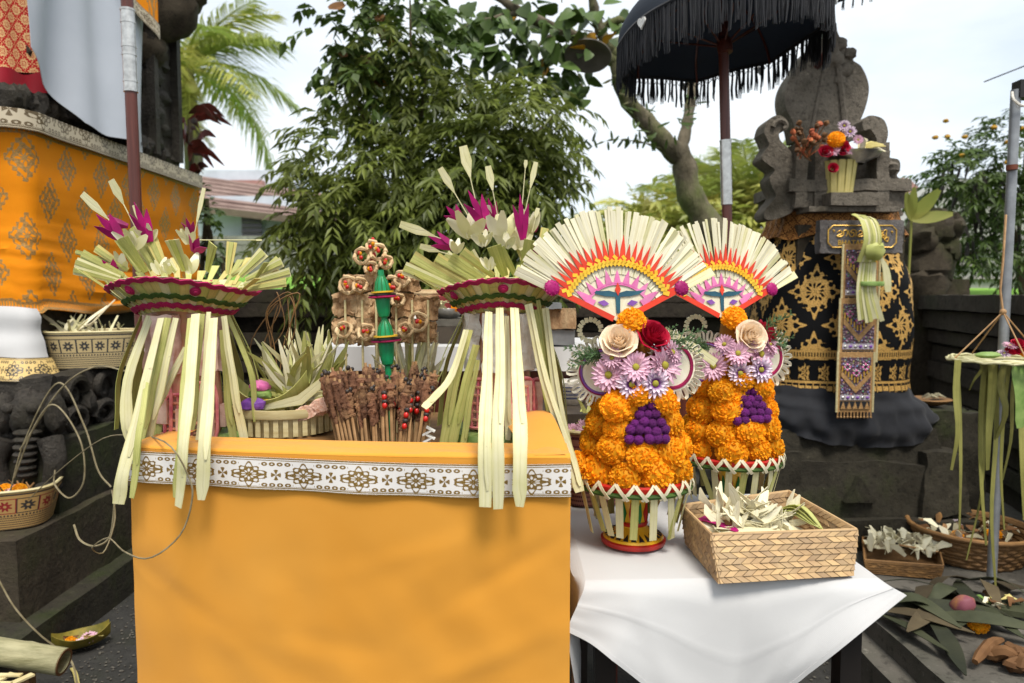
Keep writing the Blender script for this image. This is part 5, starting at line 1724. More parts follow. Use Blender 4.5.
# wrapped loaf, metal lid and patterned pot beyond the right tower
bx('wrapped_loaf', 'tan wrapped loaf on a metal tray right of the right tower', 'bread', 549, 576, 309, 329, .16, m_crack, 2.35)
bx('metal_tray', 'small steel tray lying on top of the wrapped loaf', 'tray', 540, 562, 303, 308.6, .14, m_tin, 2.33)
bx('metal_tray', 'steel tray edge below the wrapped loaf', 'tray', 546, 575, 330, 345, .25, m_tin, 2.36)
cc_ = V((.235, 2.09, ZW + .006))
tr = oval_tray('maroon_basket', 'maroon patterned woven basket half hidden behind the marigolds', 'basket', cc_, .080, .075, .215, m_tray_mar)
strips_pile(tr, cc_ + V((0, 0, .19)), .065, .05, 22, m_palmg, .05, .13, .016, 1.2, name='leaf_blade')
for i in range(4): put_flower(ME_CHR, 'flower', tr, cc_ + V((-.06 + .03 * i, -.05, .215 + .01 * (i % 2))), (0, -1, .6), .026)
o = thing('blue_bowl', 'white bowl with blue stripes behind the lacy palm disc', 'bowl', (P(570, 400, 2.3).x, 2.3, 1.0))
q = MB(); q.lathe([(.03, .0), (.045, .02), (.06, .06), (.062, .075), (.058, .075)], (P(571, 400, 2.3).x, 2.3, 1.0), 24); q.build('bowl_body', m_foil, o)
for k_ in range(4):
    q = MB(); q.lathe([(.0475 + .004 * k_, .022 + .012 * k_), (.0505 + .004 * k_, .026 + .012 * k_)], (P(571, 400, 2.3).x, 2.3, 1.0), 24, cap=False); q.build('blue_stripe', mat('blue glaze %d' % k_, hx('#3d4f94'), hx('#5566a8'), 20, .3), o)
q = MB(); q.box((.2, 2.28, .985), (.34, .36, .03)); o = thing('plank_shelf', 'narrow plank shelf between the tables holding bowls', 'shelf', (.2, 2.28, 0)); q.build('shelf_board', m_darkbox, o)
for x in (.06, .34):
    q = MB(); q.box((x, 2.40, .485), (.04, .04, .97)); q.build('leg', m_wood, o)
# ---------------------------------------------------------------- right shrine
YS = 3.62
SX = 1.585
SP = YS / 720
t = thing('stone_shrine', 'grey stone seat shrine wrapped in black and gold brocade at the right', 'shrine', (SX, YS, .2))
mb = MB(); mb.rock((SX, YS, .27), (1.02, .92, .15), 20, .012, 6, 1); mb.build('plinth', m_stone_moss, t)
mb = MB(); mb.rock((SX, YS, .46), (.92, .82, .25), 22, .02, 5, 3, taper=.96); mb.build('plinth', m_stone_moss, t)
mb = MB(); mb.rock((SX, YS, .65), (.80, .72, .16), 22, .02, 5, 5, taper=.92); mb.build('plinth', m_stone_moss, t)
for sg in (-1, 1):
    mb = MB(); mb.rock((SX + sg * .37, YS - .34, .50), (.22, .18, .28), 14, .02, 6, sg + 4, taper=.8); mb.build('corner_stone', m_stone_moss, t)
mb = MB(); mb.prism([(-.07, 0), (.07, 0), (.03, .06), (0, .11), (-.03, .06)], lambda x, y, k_: V((SX - .02 + x, YS - .425 - .02 * (1 - k_) + .03 * k_, .42 + y))); mb.build('carved_triangle', m_stone_moss, t)
mb = MB(); mb.rock((SX, YS, 1.18), (.5, .46, 1.0), 10, .01, 4); mb.build('column', m_stone, t)
zt = P(850, 212, YS).z
mb = MB(); mb.rock((SX - .02, YS, zt + .03), (.52, .48, .08), 16, .008, 8, 4); mb.rock((SX - .02, YS, zt + .095), (.56, .52, .055), 16, .008, 8, 5); mb.build('cap_slab', m_stone_grey, t)
def PS(px, py, Y): return P(px, py, Y)
def slab(pts, Y0, Y1, name, m, parent=None):
    q = MB(); q.prism(pts, lambda x, y, k_: (lambda p: V((p.x, lerp(Y0, Y1, k_), p.z)))(P(x, y, Y0)))
    return q.build(name, m, parent or t, smooth=False)
def smooth_out(pts, n):
    c3 = bez([V((x, y, 0)) for x, y in pts] + [V((pts[0][0], pts[0][1], 0))], n)
    return [(p.x, p.y) for p in c3[:-1]]
bp = [(797, 140), (793, 122), (786, 108), (785, 92), (790, 78), (798, 66), (802, 57), (808, 50), (817, 42), (826, 34), (833, 22), (838, 33), (843, 44), (852, 52), (853, 60), (861, 66), (867, 78), (869, 90), (866, 106), (860, 122), (854, 140)]
bk = slab(smooth_out(bp, 80)[::-1], 3.72, 3.86, 'back_plate', m_stone_grey)
for i, (a, b, r_) in enumerate((((833, 24), (846, 132), .016), ((826, 60), (812, 128), .008))):
    q = MB(); q.tube([P(lerp(a[0], b[0], k_ / 8), lerp(a[1], b[1], k_ / 8) + (3 * math.sin(k_) if i == 0 else 0), 3.715) for k_ in range(9)], r_, 6); q.build('carved_rib', m_stone_grey, bk)
for i, (px, py, r_) in enumerate(((840, 44, .035), (850, 54, .03), (836, 60, .04), (846, 70, .035), (829, 45, .03), (840, 80, .03), (822, 56, .028))):
    q = MB(); q.ball(P(px, py, 3.72), (r_, r_ * .7, r_), 10, 8, .35, 6, i); q.build('carved_leaf', m_stone_grey, bk)
vl = [(764, 132), (767, 122), (774, 116), (782, 116), (788, 122), (787, 129), (782, 130), (779, 134), (781, 141), (788, 148), (793, 156), (795, 172), (795, 206), (785, 216), (768, 220), (764, 213), (770, 204), (776, 196), (772, 186), (770, 178), (775, 170), (768, 164), (762, 158), (766, 150), (769, 144)]
slab(smooth_out(vl, 90)[::-1], 3.40, 3.54, 'left_volute', m_stone_grey)
q = MB(); q.tube([P(782 - 9 * math.cos(a * .5) * (1 - a / 11), 127 - 9 * math.sin(a * .5) * (1 - a / 11), 3.395) for a in range(10)], .012, 6); q.build('carved_curl', m_stone_grey, t)
vr = [(862, 121), (868, 116), (876, 116), (884, 120), (888, 130), (887, 140), (883, 150), (888, 157), (899, 160), (900, 170), (897, 176), (904, 182), (905, 194), (900, 206), (902, 216), (872, 216), (871, 160), (876, 150), (877, 140), (873, 132), (870, 129), (864, 130)]
slab(smooth_out(vr, 90)[::-1], 3.44, 3.58, 'right_volute', m_stone_grey)
for i, (px, py, r_) in enumerate(((892, 168, .03), (898, 188, .034), (890, 200, .03), (886, 182, .026))):
    q = MB(); q.ball(P(px, py, 3.43), r_, 10, 8, .4, 6, i); q.build('carved_leaf', m_stone_grey, t)
# niche: posts, sill, back
for x in (802, 822, 884):
    a, b = P(x - 7, 207, 3.36), P(x + 7, 142, 3.36)
    q = MB(); q.rock(((a.x + b.x) / 2, 3.43, (a.z + b.z) / 2), (b.x - a.x, .13, b.z - a.z), 12, .006, 9, x); q.build('niche_post', m_stone_grey, t)
a, b = P(794, 207, 3.6), P(892, 150, 3.6)
q = MB(); q.rock(((a.x + b.x) / 2, 3.66, (a.z + b.z) / 2), (b.x - a.x, .10, b.z - a.z), 12, .006, 9); q.build('niche_back', m_stone, t)
a, b = P(828, 206, 3.30), P(878, 193, 3.30)
q = MB(); q.rock(((a.x + b.x) / 2, 3.42, (a.z + b.z) / 2), (b.x - a.x, .3, b.z - a.z), 12, .004, 9, 3); q.build('niche_sill', m_stone_grey, t)
a, b = P(806, 212, 3.33), P(896, 207, 3.33)
q = MB(); q.rock(((a.x + b.x) / 2, 3.5, (a.z + b.z) / 2), (b.x - a.x, .4, b.z - a.z), 12, .004, 9, 3); q.build('niche_floor', m_stone_grey, t)

# black skirt, brocade and upper trim
def body_pt(ph, z, ex=0):
    prof = [(.70, .40), (.76, .43), (.83, .405), (.88, .36), (.95, .35), (1.15, .362), (1.38, .352), (1.55, .305), (1.70, .26), (1.78, .255), (1.86, .27)]
    r_ = prof[0][1]
    for (za, ra), (zb, rb) in zip(prof, prof[1:]):
        if za <= z <= zb:
            k_ = (z - za) / (zb - za)
            k_ = k_ * k_ * (3 - 2 * k_)
            r_ = lerp(ra, rb, k_)
    if z > prof[-1][0]: r_ = prof[-1][1]
    r_ *= .94
    ca, sa = math.sin(ph), -math.cos(ph)
    k_ = (abs(ca) ** 3 + abs(sa) ** 3) ** (-1 / 3)
    return V((SX + (r_ + ex) * k_ * ca, YS + (r_ + ex) * k_ * sa * .9, z))
def skirt(u, v):
    ph = u * 2 * PI
    z = lerp(.70, .93, v)
    ww = math.sin(ph * 2.5) * .02 + .03 * NZ.noise(V((math.sin(ph) * 7, math.cos(ph) * 7, v * 4))) + .06 * NZ.noise(V((math.sin(ph) * 2.4, math.cos(ph) * 2.4, v * 1.6))) + .022 * (abs(math.sin(ph * 7 + v * 1.6)) - .5) + .012 * (abs(math.sin(ph * 16 - v * 2)) - .5)
    p = body_pt(ph, z, .015 + ww * (1 - v))
    p.z += (-.05 * math.sin(ph * 2 + 1.2) + .03 * NZ.noise(V((math.sin(ph) * 3, math.cos(ph) * 3, 4)))) * (1 - v)
    return p
mb = MB(); mb.grid(skirt, 240, 24, lambda u, v: (u * 2.2, v), th=.004)
one('black_skirt', mb, m_blkcl, 'plain black cloth puffed out below the gold brocade on the right shrine', 'cloth')
mb = MB(); mb.grid(lambda u, v: body_pt(u * 2 * PI + .55, lerp(.90, 1.72, v), .018 + .004 * NZ.noise(V((u * 30, v * 6, 0)))), 120, 40, lambda u, v: (u * 2.35, v * .82), th=.004)
one('black_brocade', mb, m_broc_black, 'black cloth with gold diamond motifs wrapped round the right shrine', 'cloth')
m_broc_copper = brocade('copper brocade', hx('#3a1710'), hx('#2a1210'), hx('#c58a4a'), .055, .05, .9, 6, 1, .3)
def collar(u, v):
    ph = u * 2 * PI
    p = body_pt(ph, lerp(1.62, 1.80, v), .03 + .02 * (1 - v) + .010 * math.sin(ph * 22) * (1 - v))
    p.z += .012 * math.sin(ph * 9)
    return p
mb = MB(); mb.grid(collar, 120, 8, lambda u, v: (u * 1.9, v * .17), th=.004)
one('copper_cloth', mb, m_broc_copper, 'copper and red patterned cloth tied under the cap of the right shrine', 'cloth')

# plaque with gold writing
ys = 3.235
m_plq = stone('plaque stone', (.11, .10, .095), (.17, .155, .15), (.09, .08, .075), 20)
m_gold = mat('gold paint', hx('#d6ac4c'), hx('#b98d34'), 40, .4, metal=.3)
a, b = P(820, 253, ys), P(904, 220, ys)
t = thing('name_plaque', 'grey stone plaque with gold border and gold script on the right shrine', 'sign', ((a.x + b.x) / 2, ys, a.z))
q = MB(); q.rock(((a.x + b.x) / 2, ys + .03, (a.z + b.z) / 2), (b.x - a.x, .05, b.z - a.z), 26, .006, 40); q.build('board', m_plq, t)
cx_, cz_ = (a.x + b.x) / 2, (a.z + b.z) / 2
hw, hh = (b.x - a.x) / 2, (b.z - a.z) / 2
fw, fh = hw * .82, hh * .66
oct_ = [(-fw + .02, -fh), (fw - .02, -fh), (fw, -fh + .02), (fw, fh - .02), (fw - .02, fh), (-fw + .02, fh), (-fw, fh - .02), (-fw, -fh + .02), (-fw + .02, -fh)]
q = MB(); q.box((cx_, ys + .001, cz_), (fw * 1.96, .006, fh * 1.95)); q.build('panel', m_plq, t)
q = MB(); q.tube([V((cx_ + x, ys - .003, cz_ + y)) for x, y in oct_], .0028, 5); q.build('gold_border', m_gold, t)
fc = bpy.data.curves.new('lettering', 'FONT')
fc.body = 'BHATARA'
fc.size = .031
fc.extrude = .0015
fc.materials.append(m_gold)
fo = bpy.data.objects.new('lettering', fc)
bpy.context.collection.objects.link(fo)
bpy.context.view_layer.update()
lme = bpy.data.meshes.new_from_object(fo.evaluated_get(bpy.context.evaluated_depsgraph_get()))
bpy.data.objects.remove(fo)
fo = bpy.data.objects.new('lettering', lme)
col.objects.link(fo)
fo.parent = t
fo.location = V((cx_ - fw * .72, ys - .004, cz_ - fh * .78)) - ORG[t.name]
fo.rotation_euler = (PI / 2, 0, 0)
def glyph(x, y, pts, w_=.0032):
    q = MB(); q.tube(bez([V((cx_ + x + a_ * .016, ys - .004, cz_ + y + b_ * .016)) for a_, b_ in pts], 24), [w_ * (.55 + .45 * math.sin(PI * i / 24)) for i in range(25)], 5); q.build('script_glyph', m_gold, t)
gy = fh * .28
G1 = [(-1.2, .2), (-.4, .8), (.2, .1), (-.6, -.4), (-1.2, -.8), (-.2, -.9), (.6, -.4), (.6, .6), (1.4, .9), (1.7, 0), (1.3, -.8)]
G2 = [(-1, .9), (-.9, -.2), (-.3, -.9), (.5, -.6), (.3, .2), (-.3, .1), (-.2, .9), (.8, .9), (1.1, .1), (1.0, -.9)]
G3 = [(-.9, .8), (.2, .4), (-.6, -.1), (.3, -.3), (-.5, -.9), (.8, -1.3), (.9, -.2), (1.0, .9), (.2, .8)]
glyph(-fw * .62, gy, G1); glyph(-fw * .30, gy, G2); glyph(-fw * .02, gy, G1); glyph(fw * .28, gy, G2); glyph(fw * .60, gy, G3); glyph(fw * .70, gy - .02, [(-.8, .6), (.3, .2), (-.5, -.4), (.4, -1), (.7, .3)])
glyph(-fw * .85, gy + .01, [(-.2, .3), (.2, .1), (.1, -.3)]); glyph(fw * .86, gy + .005, [(-.2, .3), (.2, .1), (.1, -.3)])

# beaded hanging panel, three overlapping tongues
m_bead = K('bead mosaic')
p_ = m_bead.coord('Object')
vc = m_bead.vor(p_, 95, 'F1', 1)
vd = m_bead.vor(p_, 95)
cbs = m_bead.mix(.62, (.045, .012, .03), vc, 'MULTIPLY')
cbs = m_bead.mix(m_bead.ramp(vd, .45, .2), (.012, .008, .01), vc)
cbs = m_bead.mix(.45, cbs, (.16, .07, .11))
m_bead.bump(1 - vd, .8, .006)
m_bead = m_bead.fin(cbs, .25, 0, .7)
m_bead_gold = mat('gold thread border', hx('#b08a5a'), hx('#8f6a40'), 90, .55, .6, 200, .003)
m_beadw = mat('silver beads', hx('#c9c0b4'), hx('#8d7fa0'), 120, .3, .6, 200, .003, spec=.7)
t = thing('beaded_panel', 'long beaded panel of three tongues hanging down the front of the right shrine', 'hanging', P(858, 420, 3.2))
for k_, (x0, x1, y0, y1, Y) in enumerate(((841, 880, 244, 308, 3.232), (838, 878, 298, 362, 3.222), (836, 874, 352, 412, 3.212))):
    A_ = P(x0, y1, Y); B_ = P(x1, y0, Y)
    w_, h_ = B_.x - A_.x, B_.z - A_.z
    def bp_(x, z, d=0): return V((A_.x + w_ * x, Y - d, A_.z + h_ * z))
    q = MB(); q.box(bp_(.5, .5), (w_, .006, h_)); o = q.build('tongue', m_bead_gold, t)
    q = MB(); q.box(bp_(.5, .60, .004), (w_ * .82, .005, h_ * .62)); q.build('bead_field', m_bead, o)
    q = MB()
    ch = [(.09, .70), (.5, .42), (.91, .70), (.91, .60), (.5, .32), (.09, .60)]
    q.prism(ch[::-1], lambda x, y, b: bp_(x, y, .010 if b == 0 else .004)); q.build('chevron', m_bead_gold, o)
    for i in range(10):
        x = .12 + i * .085
        zc = .72 - .28 * (1 - abs(2 * x - 1)) + .03
        q = MB(); q.tube([bp_(x, zc, .009), bp_(x, zc + .09, .009)], .0035, 6); q.build('bugle_bead', m_gold, o)
    q = MB(); q.box(bp_(.5, .245, .004), (w_ * .82, .005, h_ * .085)); q.build('silver_row', m_beadw, o)
    for i in range(6):
        q = MB(); c_ = bp_(.16 + i * .135, .245, .008); q.ball(c_, (.008, .004, .006), 8, 6); q.build('sequin', m_purp if i % 2 else m_silver, o)
    q = MB(); q.box(bp_(.5, .115, .004), (w_ * .82, .004, h_ * .13)); q.build('black_band', m_blkcl, o)
    for i in range(5):
        x = .17 + i * .165
        q = MB(); q.prism([(x - .07, .055), (x + .07, .055), (x, .175)], lambda x_, y_, b: bp_(x_, y_, .009 if b == 0 else .005)); q.build('gold_triangle', m_bead_gold, o)
    for i in range(3):
        c_ = bp_(.25 + .25 * i, .55 - (.1 if i == 1 else 0) + .2, .010)
        for j in range(8):
            aa = j * PI / 4
            q = MB(); q.ball(c_ + V((.012 * math.cos(aa), 0, .012 * math.sin(aa))), .0055, 6, 5); q.build('sequin', m_silver if j % 2 else m_pinkp, o)
    for e in (0, 1):
        q = MB(); q.tube([bp_(e, 0, .003), bp_(e, 1, .003)], .005, 6); q.build('edge_cord', m_bampale, o)
    if k_ == 2 or True:
        for i in range(11):
            x = .04 + i * .092
            q = MB(); q.tube([bp_(x, 0, .002), bp_(x, -.07, .002)], .0032, 5); q.ball(bp_(x, -.085, .002), .0055, 6, 5); q.build('bead_tassel', m_bead_gold, o)
# bundle of palm strips hanging over the plaque
t = thing('palm_bundle', 'knotted bundle of pale palm strips hanging over the gold lettered plaque', 'palm bundle', P(868, 325, 3.15))
yq = 3.17
for i in range(7):
    x = 859 + i * 3.7
    q = MB(); q.ribbon(bez([P(868 + (i - 3) * 2.0, 262, yq), P(866 + (i - 3) * 2.6, 290, yq - .012), P(x + 1, 320 + U(-3, 3), yq)], 8), .020, V((1, U(-.3, .3), 0)), .002); q.build('palm_strip', (m_palm, m_palmg)[i % 2], t)
for i in range(7):
    q = MB(); q.ribbon(bez([P(853 + i * .8, 214 + i * .5, 3.22), P(862 + i * 2, 220 + U(-2, 2), 3.16), P(866 + i * 2.3, 240, 3.13), P(866 + (i - 3) * 2.4, 262, yq - .01)], 12), .019, V((1, U(-.5, .5), U(-.2, .2))), .002); q.build('palm_strip', (m_palmg, m_palm)[i % 2], t)
q = MB(); q.ball(P(874, 250, yq - .02), (.05, .04, .04), 12, 8, .5, 5, 3); q.build('knot', m_palmg, t)
q = MB(); q.lathe([(.05, 0), (.053, .004), (.053, .016), (.05, .02)], P(872, 286, yq - .01), 18, sy=.5); q.build('binding', m_stem, t)
q = MB(); q.ribbon(bez([P(880, 256, yq - .01), P(886, 270, yq - .01), P(888, 292, yq - .01)], 6), [.01, .016, .024, .03, .034, .034, .024], V((1, 0, 0)), .004); q.build('palm_strip', m_palm, t)

# offering in the niche
m_rust = mat('rust blossom', hx('#9a4a32'), hx('#b8693f'), 40, .8)
yn = 3.33
c = P(848, 193, yn)
t = thing('palm_cup', 'palm leaf cup standing in the niche of the right shrine', 'cup', c)
q = MB(); q.lathe([(.055, 0), (.06, .01), (.066, .07), (.076, .145), (.07, .145), (.05, .06)], c + V((-.02, .06, 0)), 22); q.build('cup_wall', m_palmy, t)
for i in range(14):
    a_ = 2 * PI * i / 14
    q = MB(); q.ribbon([c + V((-.02 + .062 * math.cos(a_), .06 + .062 * math.sin(a_), .0)), c + V((-.02 + .079 * math.cos(a_), .06 + .079 * math.sin(a_), .15))], .028, V((-math.sin(a_), math.cos(a_), 0)), .003); q.build('cup_leaf', m_palmy, t)
c2 = P(858, 158, yn)
t = thing('silver_dish', 'silver dish of flowers and yellow leaves on the palm cup in the shrine niche', 'dish', c2)
q = MB(); q.lathe([(.05, -.02), (.055, -.012), (.11, .012), (.125, .03), (.12, .03), (.0, .005)], c2 + V((0, .05, 0)), 30, cap=False); q.build('dish', m_silver, t)
for i, (px, py, m, r_) in enumerate(((832, 150, 0, .04), (842, 148, 1, .038), (836, 140, 2, .04), (848, 150, 0, .03), (826, 152, 1, .035), (850, 132, 3, .03), (844, 126, 3, .03), (858, 140, 0, .025), (833, 168, 1, .025))):
    put_flower((ME_CHR, ME_ROSER, ME_MARI[0], ME_CHW)[m], 'flower', t, P(px, py, yn - .04), (U(-.4, .2), -1, U(0, .6)), r_)
for i in range(9):
    a_ = P(858 + U(-4, 8), 152, yn); b_ = P(U(864, 886), U(140, 152), yn - U(-.05, .08))
    q = MB(); q.ribbon(bez([a_, a_.lerp(b_, .5) + V((0, 0, .02)), b_], 5), [.01, .03, .04, .035, .02, .005], V((0, .7, .7)), .002); q.build('yellow_leaf', (m_palmy, m_palmw)[i % 2], t)
for i in range(26):
    a_ = P(U(796, 812), U(150, 162), 3.3); b_ = P(U(792, 828), U(122, 150), 3.28 + U(-.05, .05))
    q = MB(); q.tube([a_, b_], .0025, 4); q.ball(b_, .013, 7, 5, .5, 5, i); q.build('dry_bloom', m_leafd if i % 3 else m_rust, t)

# ---------------------------------------------------------------- black fringed umbrella
yu = 2.95
p0 = P(727.5, 236, yu); p1 = P(723.5, 50, yu)
ax = (p1 - p0).normalized()
base = p0 - ax * ((p0.z - .0) / ax.z)
t = thing('ceremonial_umbrella', 'black fringed umbrella with silver hearts on a brown pole behind the marigolds', 'umbrella', base)
rc = p0 + ax * ((P(726, 36, yu).z - p0.z) / ax.z)
rad = 103 * yu / 720
nrm = (ax + V((-.075, .13, 0))).normalized()
f3 = frame(nrm, V((1, 0, 0)))
def um(r_, z, a_): return rc + f3 @ V((r_ * math.cos(a_), r_ * math.sin(a_), z))
pt_ = rc + ax * .30
q = MB(); q.tube([base.lerp(pt_, i / 14) for i in range(15)], .020, 14); q.build('shaft', m_wood, t)
def onp(py): return p0 + ax * ((P(726, py, yu).z - p0.z) / ax.z)
q = MB(); a_, b_ = onp(204), onp(141); q.tube([a_, b_], .0225, 16)
for k_ in (0, .22, .36, .62, .8, 1):
    pp = a_.lerp(b_, k_); q.tube([pp - ax * .003, pp + ax * .003], .0238, 16)
q.build('silver_sleeve', m_silver, t)
NS = 8
def canopy(u, v, inn=0):
    a_ = u * 2 * PI
    sc_ = abs(math.sin(a_ * NS / 2))     # 0 on ribs
    r_ = rad * math.sin(v * PI / 2 * .98 + .02) * (1 - .035 * sc_ * v)
    z = .235 * math.cos(v * PI / 2) ** .9 - .0 + .012 * sc_ * v * v - inn
    return um(r_ - inn * .5, z, a_)
q = MB(); q.grid(lambda u, v: canopy(u, v), 96, 14); q.build('canopy', m_umb_in, t)
q = MB(); q.grid(lambda u, v: canopy(1 - u, v, .008), 96, 14); q.build('canopy_lining', m_umb_in, t)
q = MB(); q.tube([canopy(i / 96, 1) for i in range(97)], .008, 6); q.build('hem_band', m_blkcl, t)
for i in range(NS):
    u = i / NS
    q = MB(); q.tube([canopy(u, v / 8, .014) for v in range(1, 9)], .005, 5); rb_ = q.build('rib', m_wood, t)
    q = MB(); q.tube([canopy(u, .6, .018), onp(50).lerp(rc, .2)], .004, 5); q.build('strut', m_wood, rb_)
q = MB(); q.lathe([(.028, -.05), (.03, -.03), (.03, .0), (.022, .01)], rc - nrm * .02, 16, rot=f3); q.build('runner', m_wood, t)
tm = MB()
r_ = random.Random(4)
for i in range(3):
    x = (i - 1) * .0028
    tm.tube([V((x, 0, 0)), V((x + .001, .001, -.3)), V((x * 1.6 - .001, .002, -.65)), V((x * 2.0, -.001, -1))], [.0022, .0026, .0024, .0012], 4)
ME_TAS = tm.mesh('tassel', m_blkcl)
for i in range(250):
    u = (i + U(-.3, .3)) / 250
    p = canopy(u, 1)
    bk_ = math.sin(u * 2 * PI)          # +1 far side
    if bk_ > .25 and i % 5 in (1, 3): continue
    l = (.125 if bk_ > .15 else .16) * U(.8, 1.12)
    inst(ME_TAS, 'tassel', t, p, rz(U(0, 6)) @ rx(U(-.06, .06)), (1.25, 1.25, l))
for i in range(96):                    # net between hem and fringe
    if i % 2: continue
    q = MB()
    a_, b_, c_ = canopy(i / 96, 1), canopy((i + 1) / 96, 1), canopy((i + 2) / 96, 1)
    dn = V((0, 0, -.03))
    q.tube([a_, b_ + dn, c_], .0018, 4); q.tube([a_ + dn, b_ + dn * .1, c_ + dn], .0018, 4); q.build('lace_mesh', m_blkcl, t)
hm = MB()
hp_ = []
for i in range(28):
    a_ = 2 * PI * i / 28
    hp_.append((.9 * math.sin(a_) ** 3, (.8125 * math.cos(a_) - .3125 * math.cos(2 * a_) - .125 * math.cos(3 * a_) - .0625 * math.cos(4 * a_))))
hm.prism(hp_, lambda x, y, k_: V((x, (-.12 if k_ == 0 else .12), y)))
ME_H = hm.mesh('silver_heart', mat('bright silver', (.8, .79, .76), (.6, .59, .56), 6, .3, .5, 12, .03, metal=.3))
for a_ in (-2.62, -1.80, -1.18, -.62, .1, .9, 1.7, 2.5):
    p = canopy((a_ / (2 * PI)) % 1, 1)
    d = (p - rc); d.z = 0
    inst(ME_H, 'silver_heart', t, p + d.normalized() * .012 + V((0, 0, -.022)), rz(math.atan2(d.y, d.x) + PI / 2), .024)
# edge of a second umbrella above
q = MB(); c3_ = P(830, -22, 3.6)
t2 = thing('ceremonial_umbrella', 'second dark umbrella just showing at the top edge above the right shrine', 'umbrella', c3_)
q.grid(lambda u, v: c3_ + V((.30 * v * math.cos(u * 2 * PI), .30 * v * math.sin(u * 2 * PI), .12 * (1 - v * v) - .02 * abs(math.sin(u * 2 * PI * 4)))), 48, 6, th=.004); q.build('canopy', m_blkcl, t2)
q = MB(); q.tube([c3_ + V((0, 0, .1)), V((c3_.x, 3.6, 2.55)), V((c3_.x, 3.98, 2.4)), V((c3_.x, 4.0, .2))], .018, 10); q.build('shaft', m_wood, t2)
for i in range(40):
    a_ = 2 * PI * i / 40
    inst(ME_TAS, 'tassel', t2, c3_ + V((.30 * math.cos(a_), .30 * math.sin(a_), 0)), rz(i), (1, 1, .06))

# ---------------------------------------------------------------- steel post, hanging woven offering
yp = 2.75
a_, b_ = P(1016, 90, yp), P(1004, 330, yp)
ax = (a_ - b_).normalized()
fb = b_ - ax * ((b_.z - .2) / ax.z)
t = thing('steel_post', 'thin grey steel post with a black box on top at the right edge', 'post', fb)
q = MB(); q.tube([fb, a_], .0175, 12); q.build('tube', m_tin, t)
q = MB(); q.box(a_ + V((.035, 0, .0)), (.07, .05, .065)); q.build('black_box', m_blkw, t)
q = MB(); q.tube([P(1012, 165, yp - .019) + V((0, 0, 0)), P(1012, 170, yp - .019)], .02, 10); q.build('clamp', mat('rust', hx('#6d3a28'), hx('#4d2a1c'), 20, .8), t)
q = MB(); q.tube(bez([P(1012, 92, yp - .02), P(1014, 100, yp - .03), P(1024, 106, yp - .03), P(1036, 98, yp)], 10), .005, 6); q.build('cable', m_foil, t)
q = MB(); q.tube([P(984, 82, 4.5), P(1060, 52, 4.2)], .004, 5)
one('overhead_wire', q, m_blkw, 'short stretch of dark overhead wire against the sky at upper right', 'wire')
yh = 2.62
m_trail = palm_mat('shade-darkened palm strip', hx('#8d8a48'), hx('#a39c58'), hx('#6d7038'), .15, .25)  # palm green darkened so the colour carries the shade on the trailing strips
ap = P(1003, 312, yh)
rc = P(1000, 360, yh)
t = thing('hanging_offering', 'round woven palm tray hung on strings with long green strips trailing down', 'hanging offering', rc)
rr = 46 * yh / 720
def rg(a_, r_=rr, z=0): return rc + V((r_ * math.cos(a_), r_ * math.sin(a_), z))
for k_ in range(3):
    q = MB(); q.tube([rg(2 * PI * i / 36, rr - .006 * k_, .004 * k_ + .003 * math.sin(i * 2.2 + k_ * 2)) for i in range(37)], .005, 6); q.build('braided_rim', m_palm, t)
for i in range(12):
    x = -rr + 2 * rr * (i + .5) / 12
    h = math.sqrt(max(0, rr * rr - x * x)) * .97
    q = MB(); q.ribbon([rc + V((x, -h, .001 * (i % 2))), rc + V((x, 0, .002)), rc + V((x, h, .001 * (i % 2)))], .013, V((1, 0, 0)), .0015); q.build('woven_slat', m_palmg, t)
    q = MB(); q.ribbon([rc + V((-h, x, .0025 + .001 * (i % 2))), rc + V((0, x, .003)), rc + V((h, x, .0025))], .013, V((0, 1, 0)), .0015); q.build('woven_slat', m_palm, t)
for a_ in (PI, -.5 * PI - .1, .1, .5 * PI):
    q = MB(); q.tube([rg(a_, rr, .005), ap], .0028, 5); q.build('string', m_stick, t)
q = MB(); q.tube([ap, ap + V((0, .02, .08)), P(1003, 262, yh + .02), P(1006, 215, yp - .02)], .004, 5); q.ball(ap, .012, 8, 6); q.build('string', m_stick, t)
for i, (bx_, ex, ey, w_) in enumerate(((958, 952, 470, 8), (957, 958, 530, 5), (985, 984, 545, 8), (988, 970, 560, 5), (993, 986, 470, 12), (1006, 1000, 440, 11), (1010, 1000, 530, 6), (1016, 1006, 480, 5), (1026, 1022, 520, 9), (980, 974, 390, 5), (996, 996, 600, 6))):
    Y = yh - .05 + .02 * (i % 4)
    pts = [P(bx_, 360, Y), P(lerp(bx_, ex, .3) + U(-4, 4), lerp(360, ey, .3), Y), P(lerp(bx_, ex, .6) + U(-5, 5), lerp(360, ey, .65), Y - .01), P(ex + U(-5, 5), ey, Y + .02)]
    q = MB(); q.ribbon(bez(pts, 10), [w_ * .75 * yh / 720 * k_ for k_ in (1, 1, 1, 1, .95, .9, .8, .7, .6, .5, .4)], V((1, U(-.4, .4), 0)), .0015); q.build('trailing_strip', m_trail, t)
q = MB(); q.ribbon(bez([P(1018, 362, yh - .12), P(1022, 395, yh - .13), P(1020, 428, yh - .12)], 8), [.05, .07, .075, .07, .065, .06, .055, .05, .03], V((1, .3, 0)), .0015); q.build('broad_leaf', m_stem, t)
for i, (px, py, m) in enumerate(((1012, 352, 1), (1020, 350, 1), (1004, 354, 0), (1026, 352, 2), (1010, 346, 3), (1018, 344, 1))):
    put_flower((ME_CHW, ME_ROSER, ME_MARI[0], ME_CHR)[m], 'flower', t, P(px, py, yh - .03), (0, -.5, 1), .026)
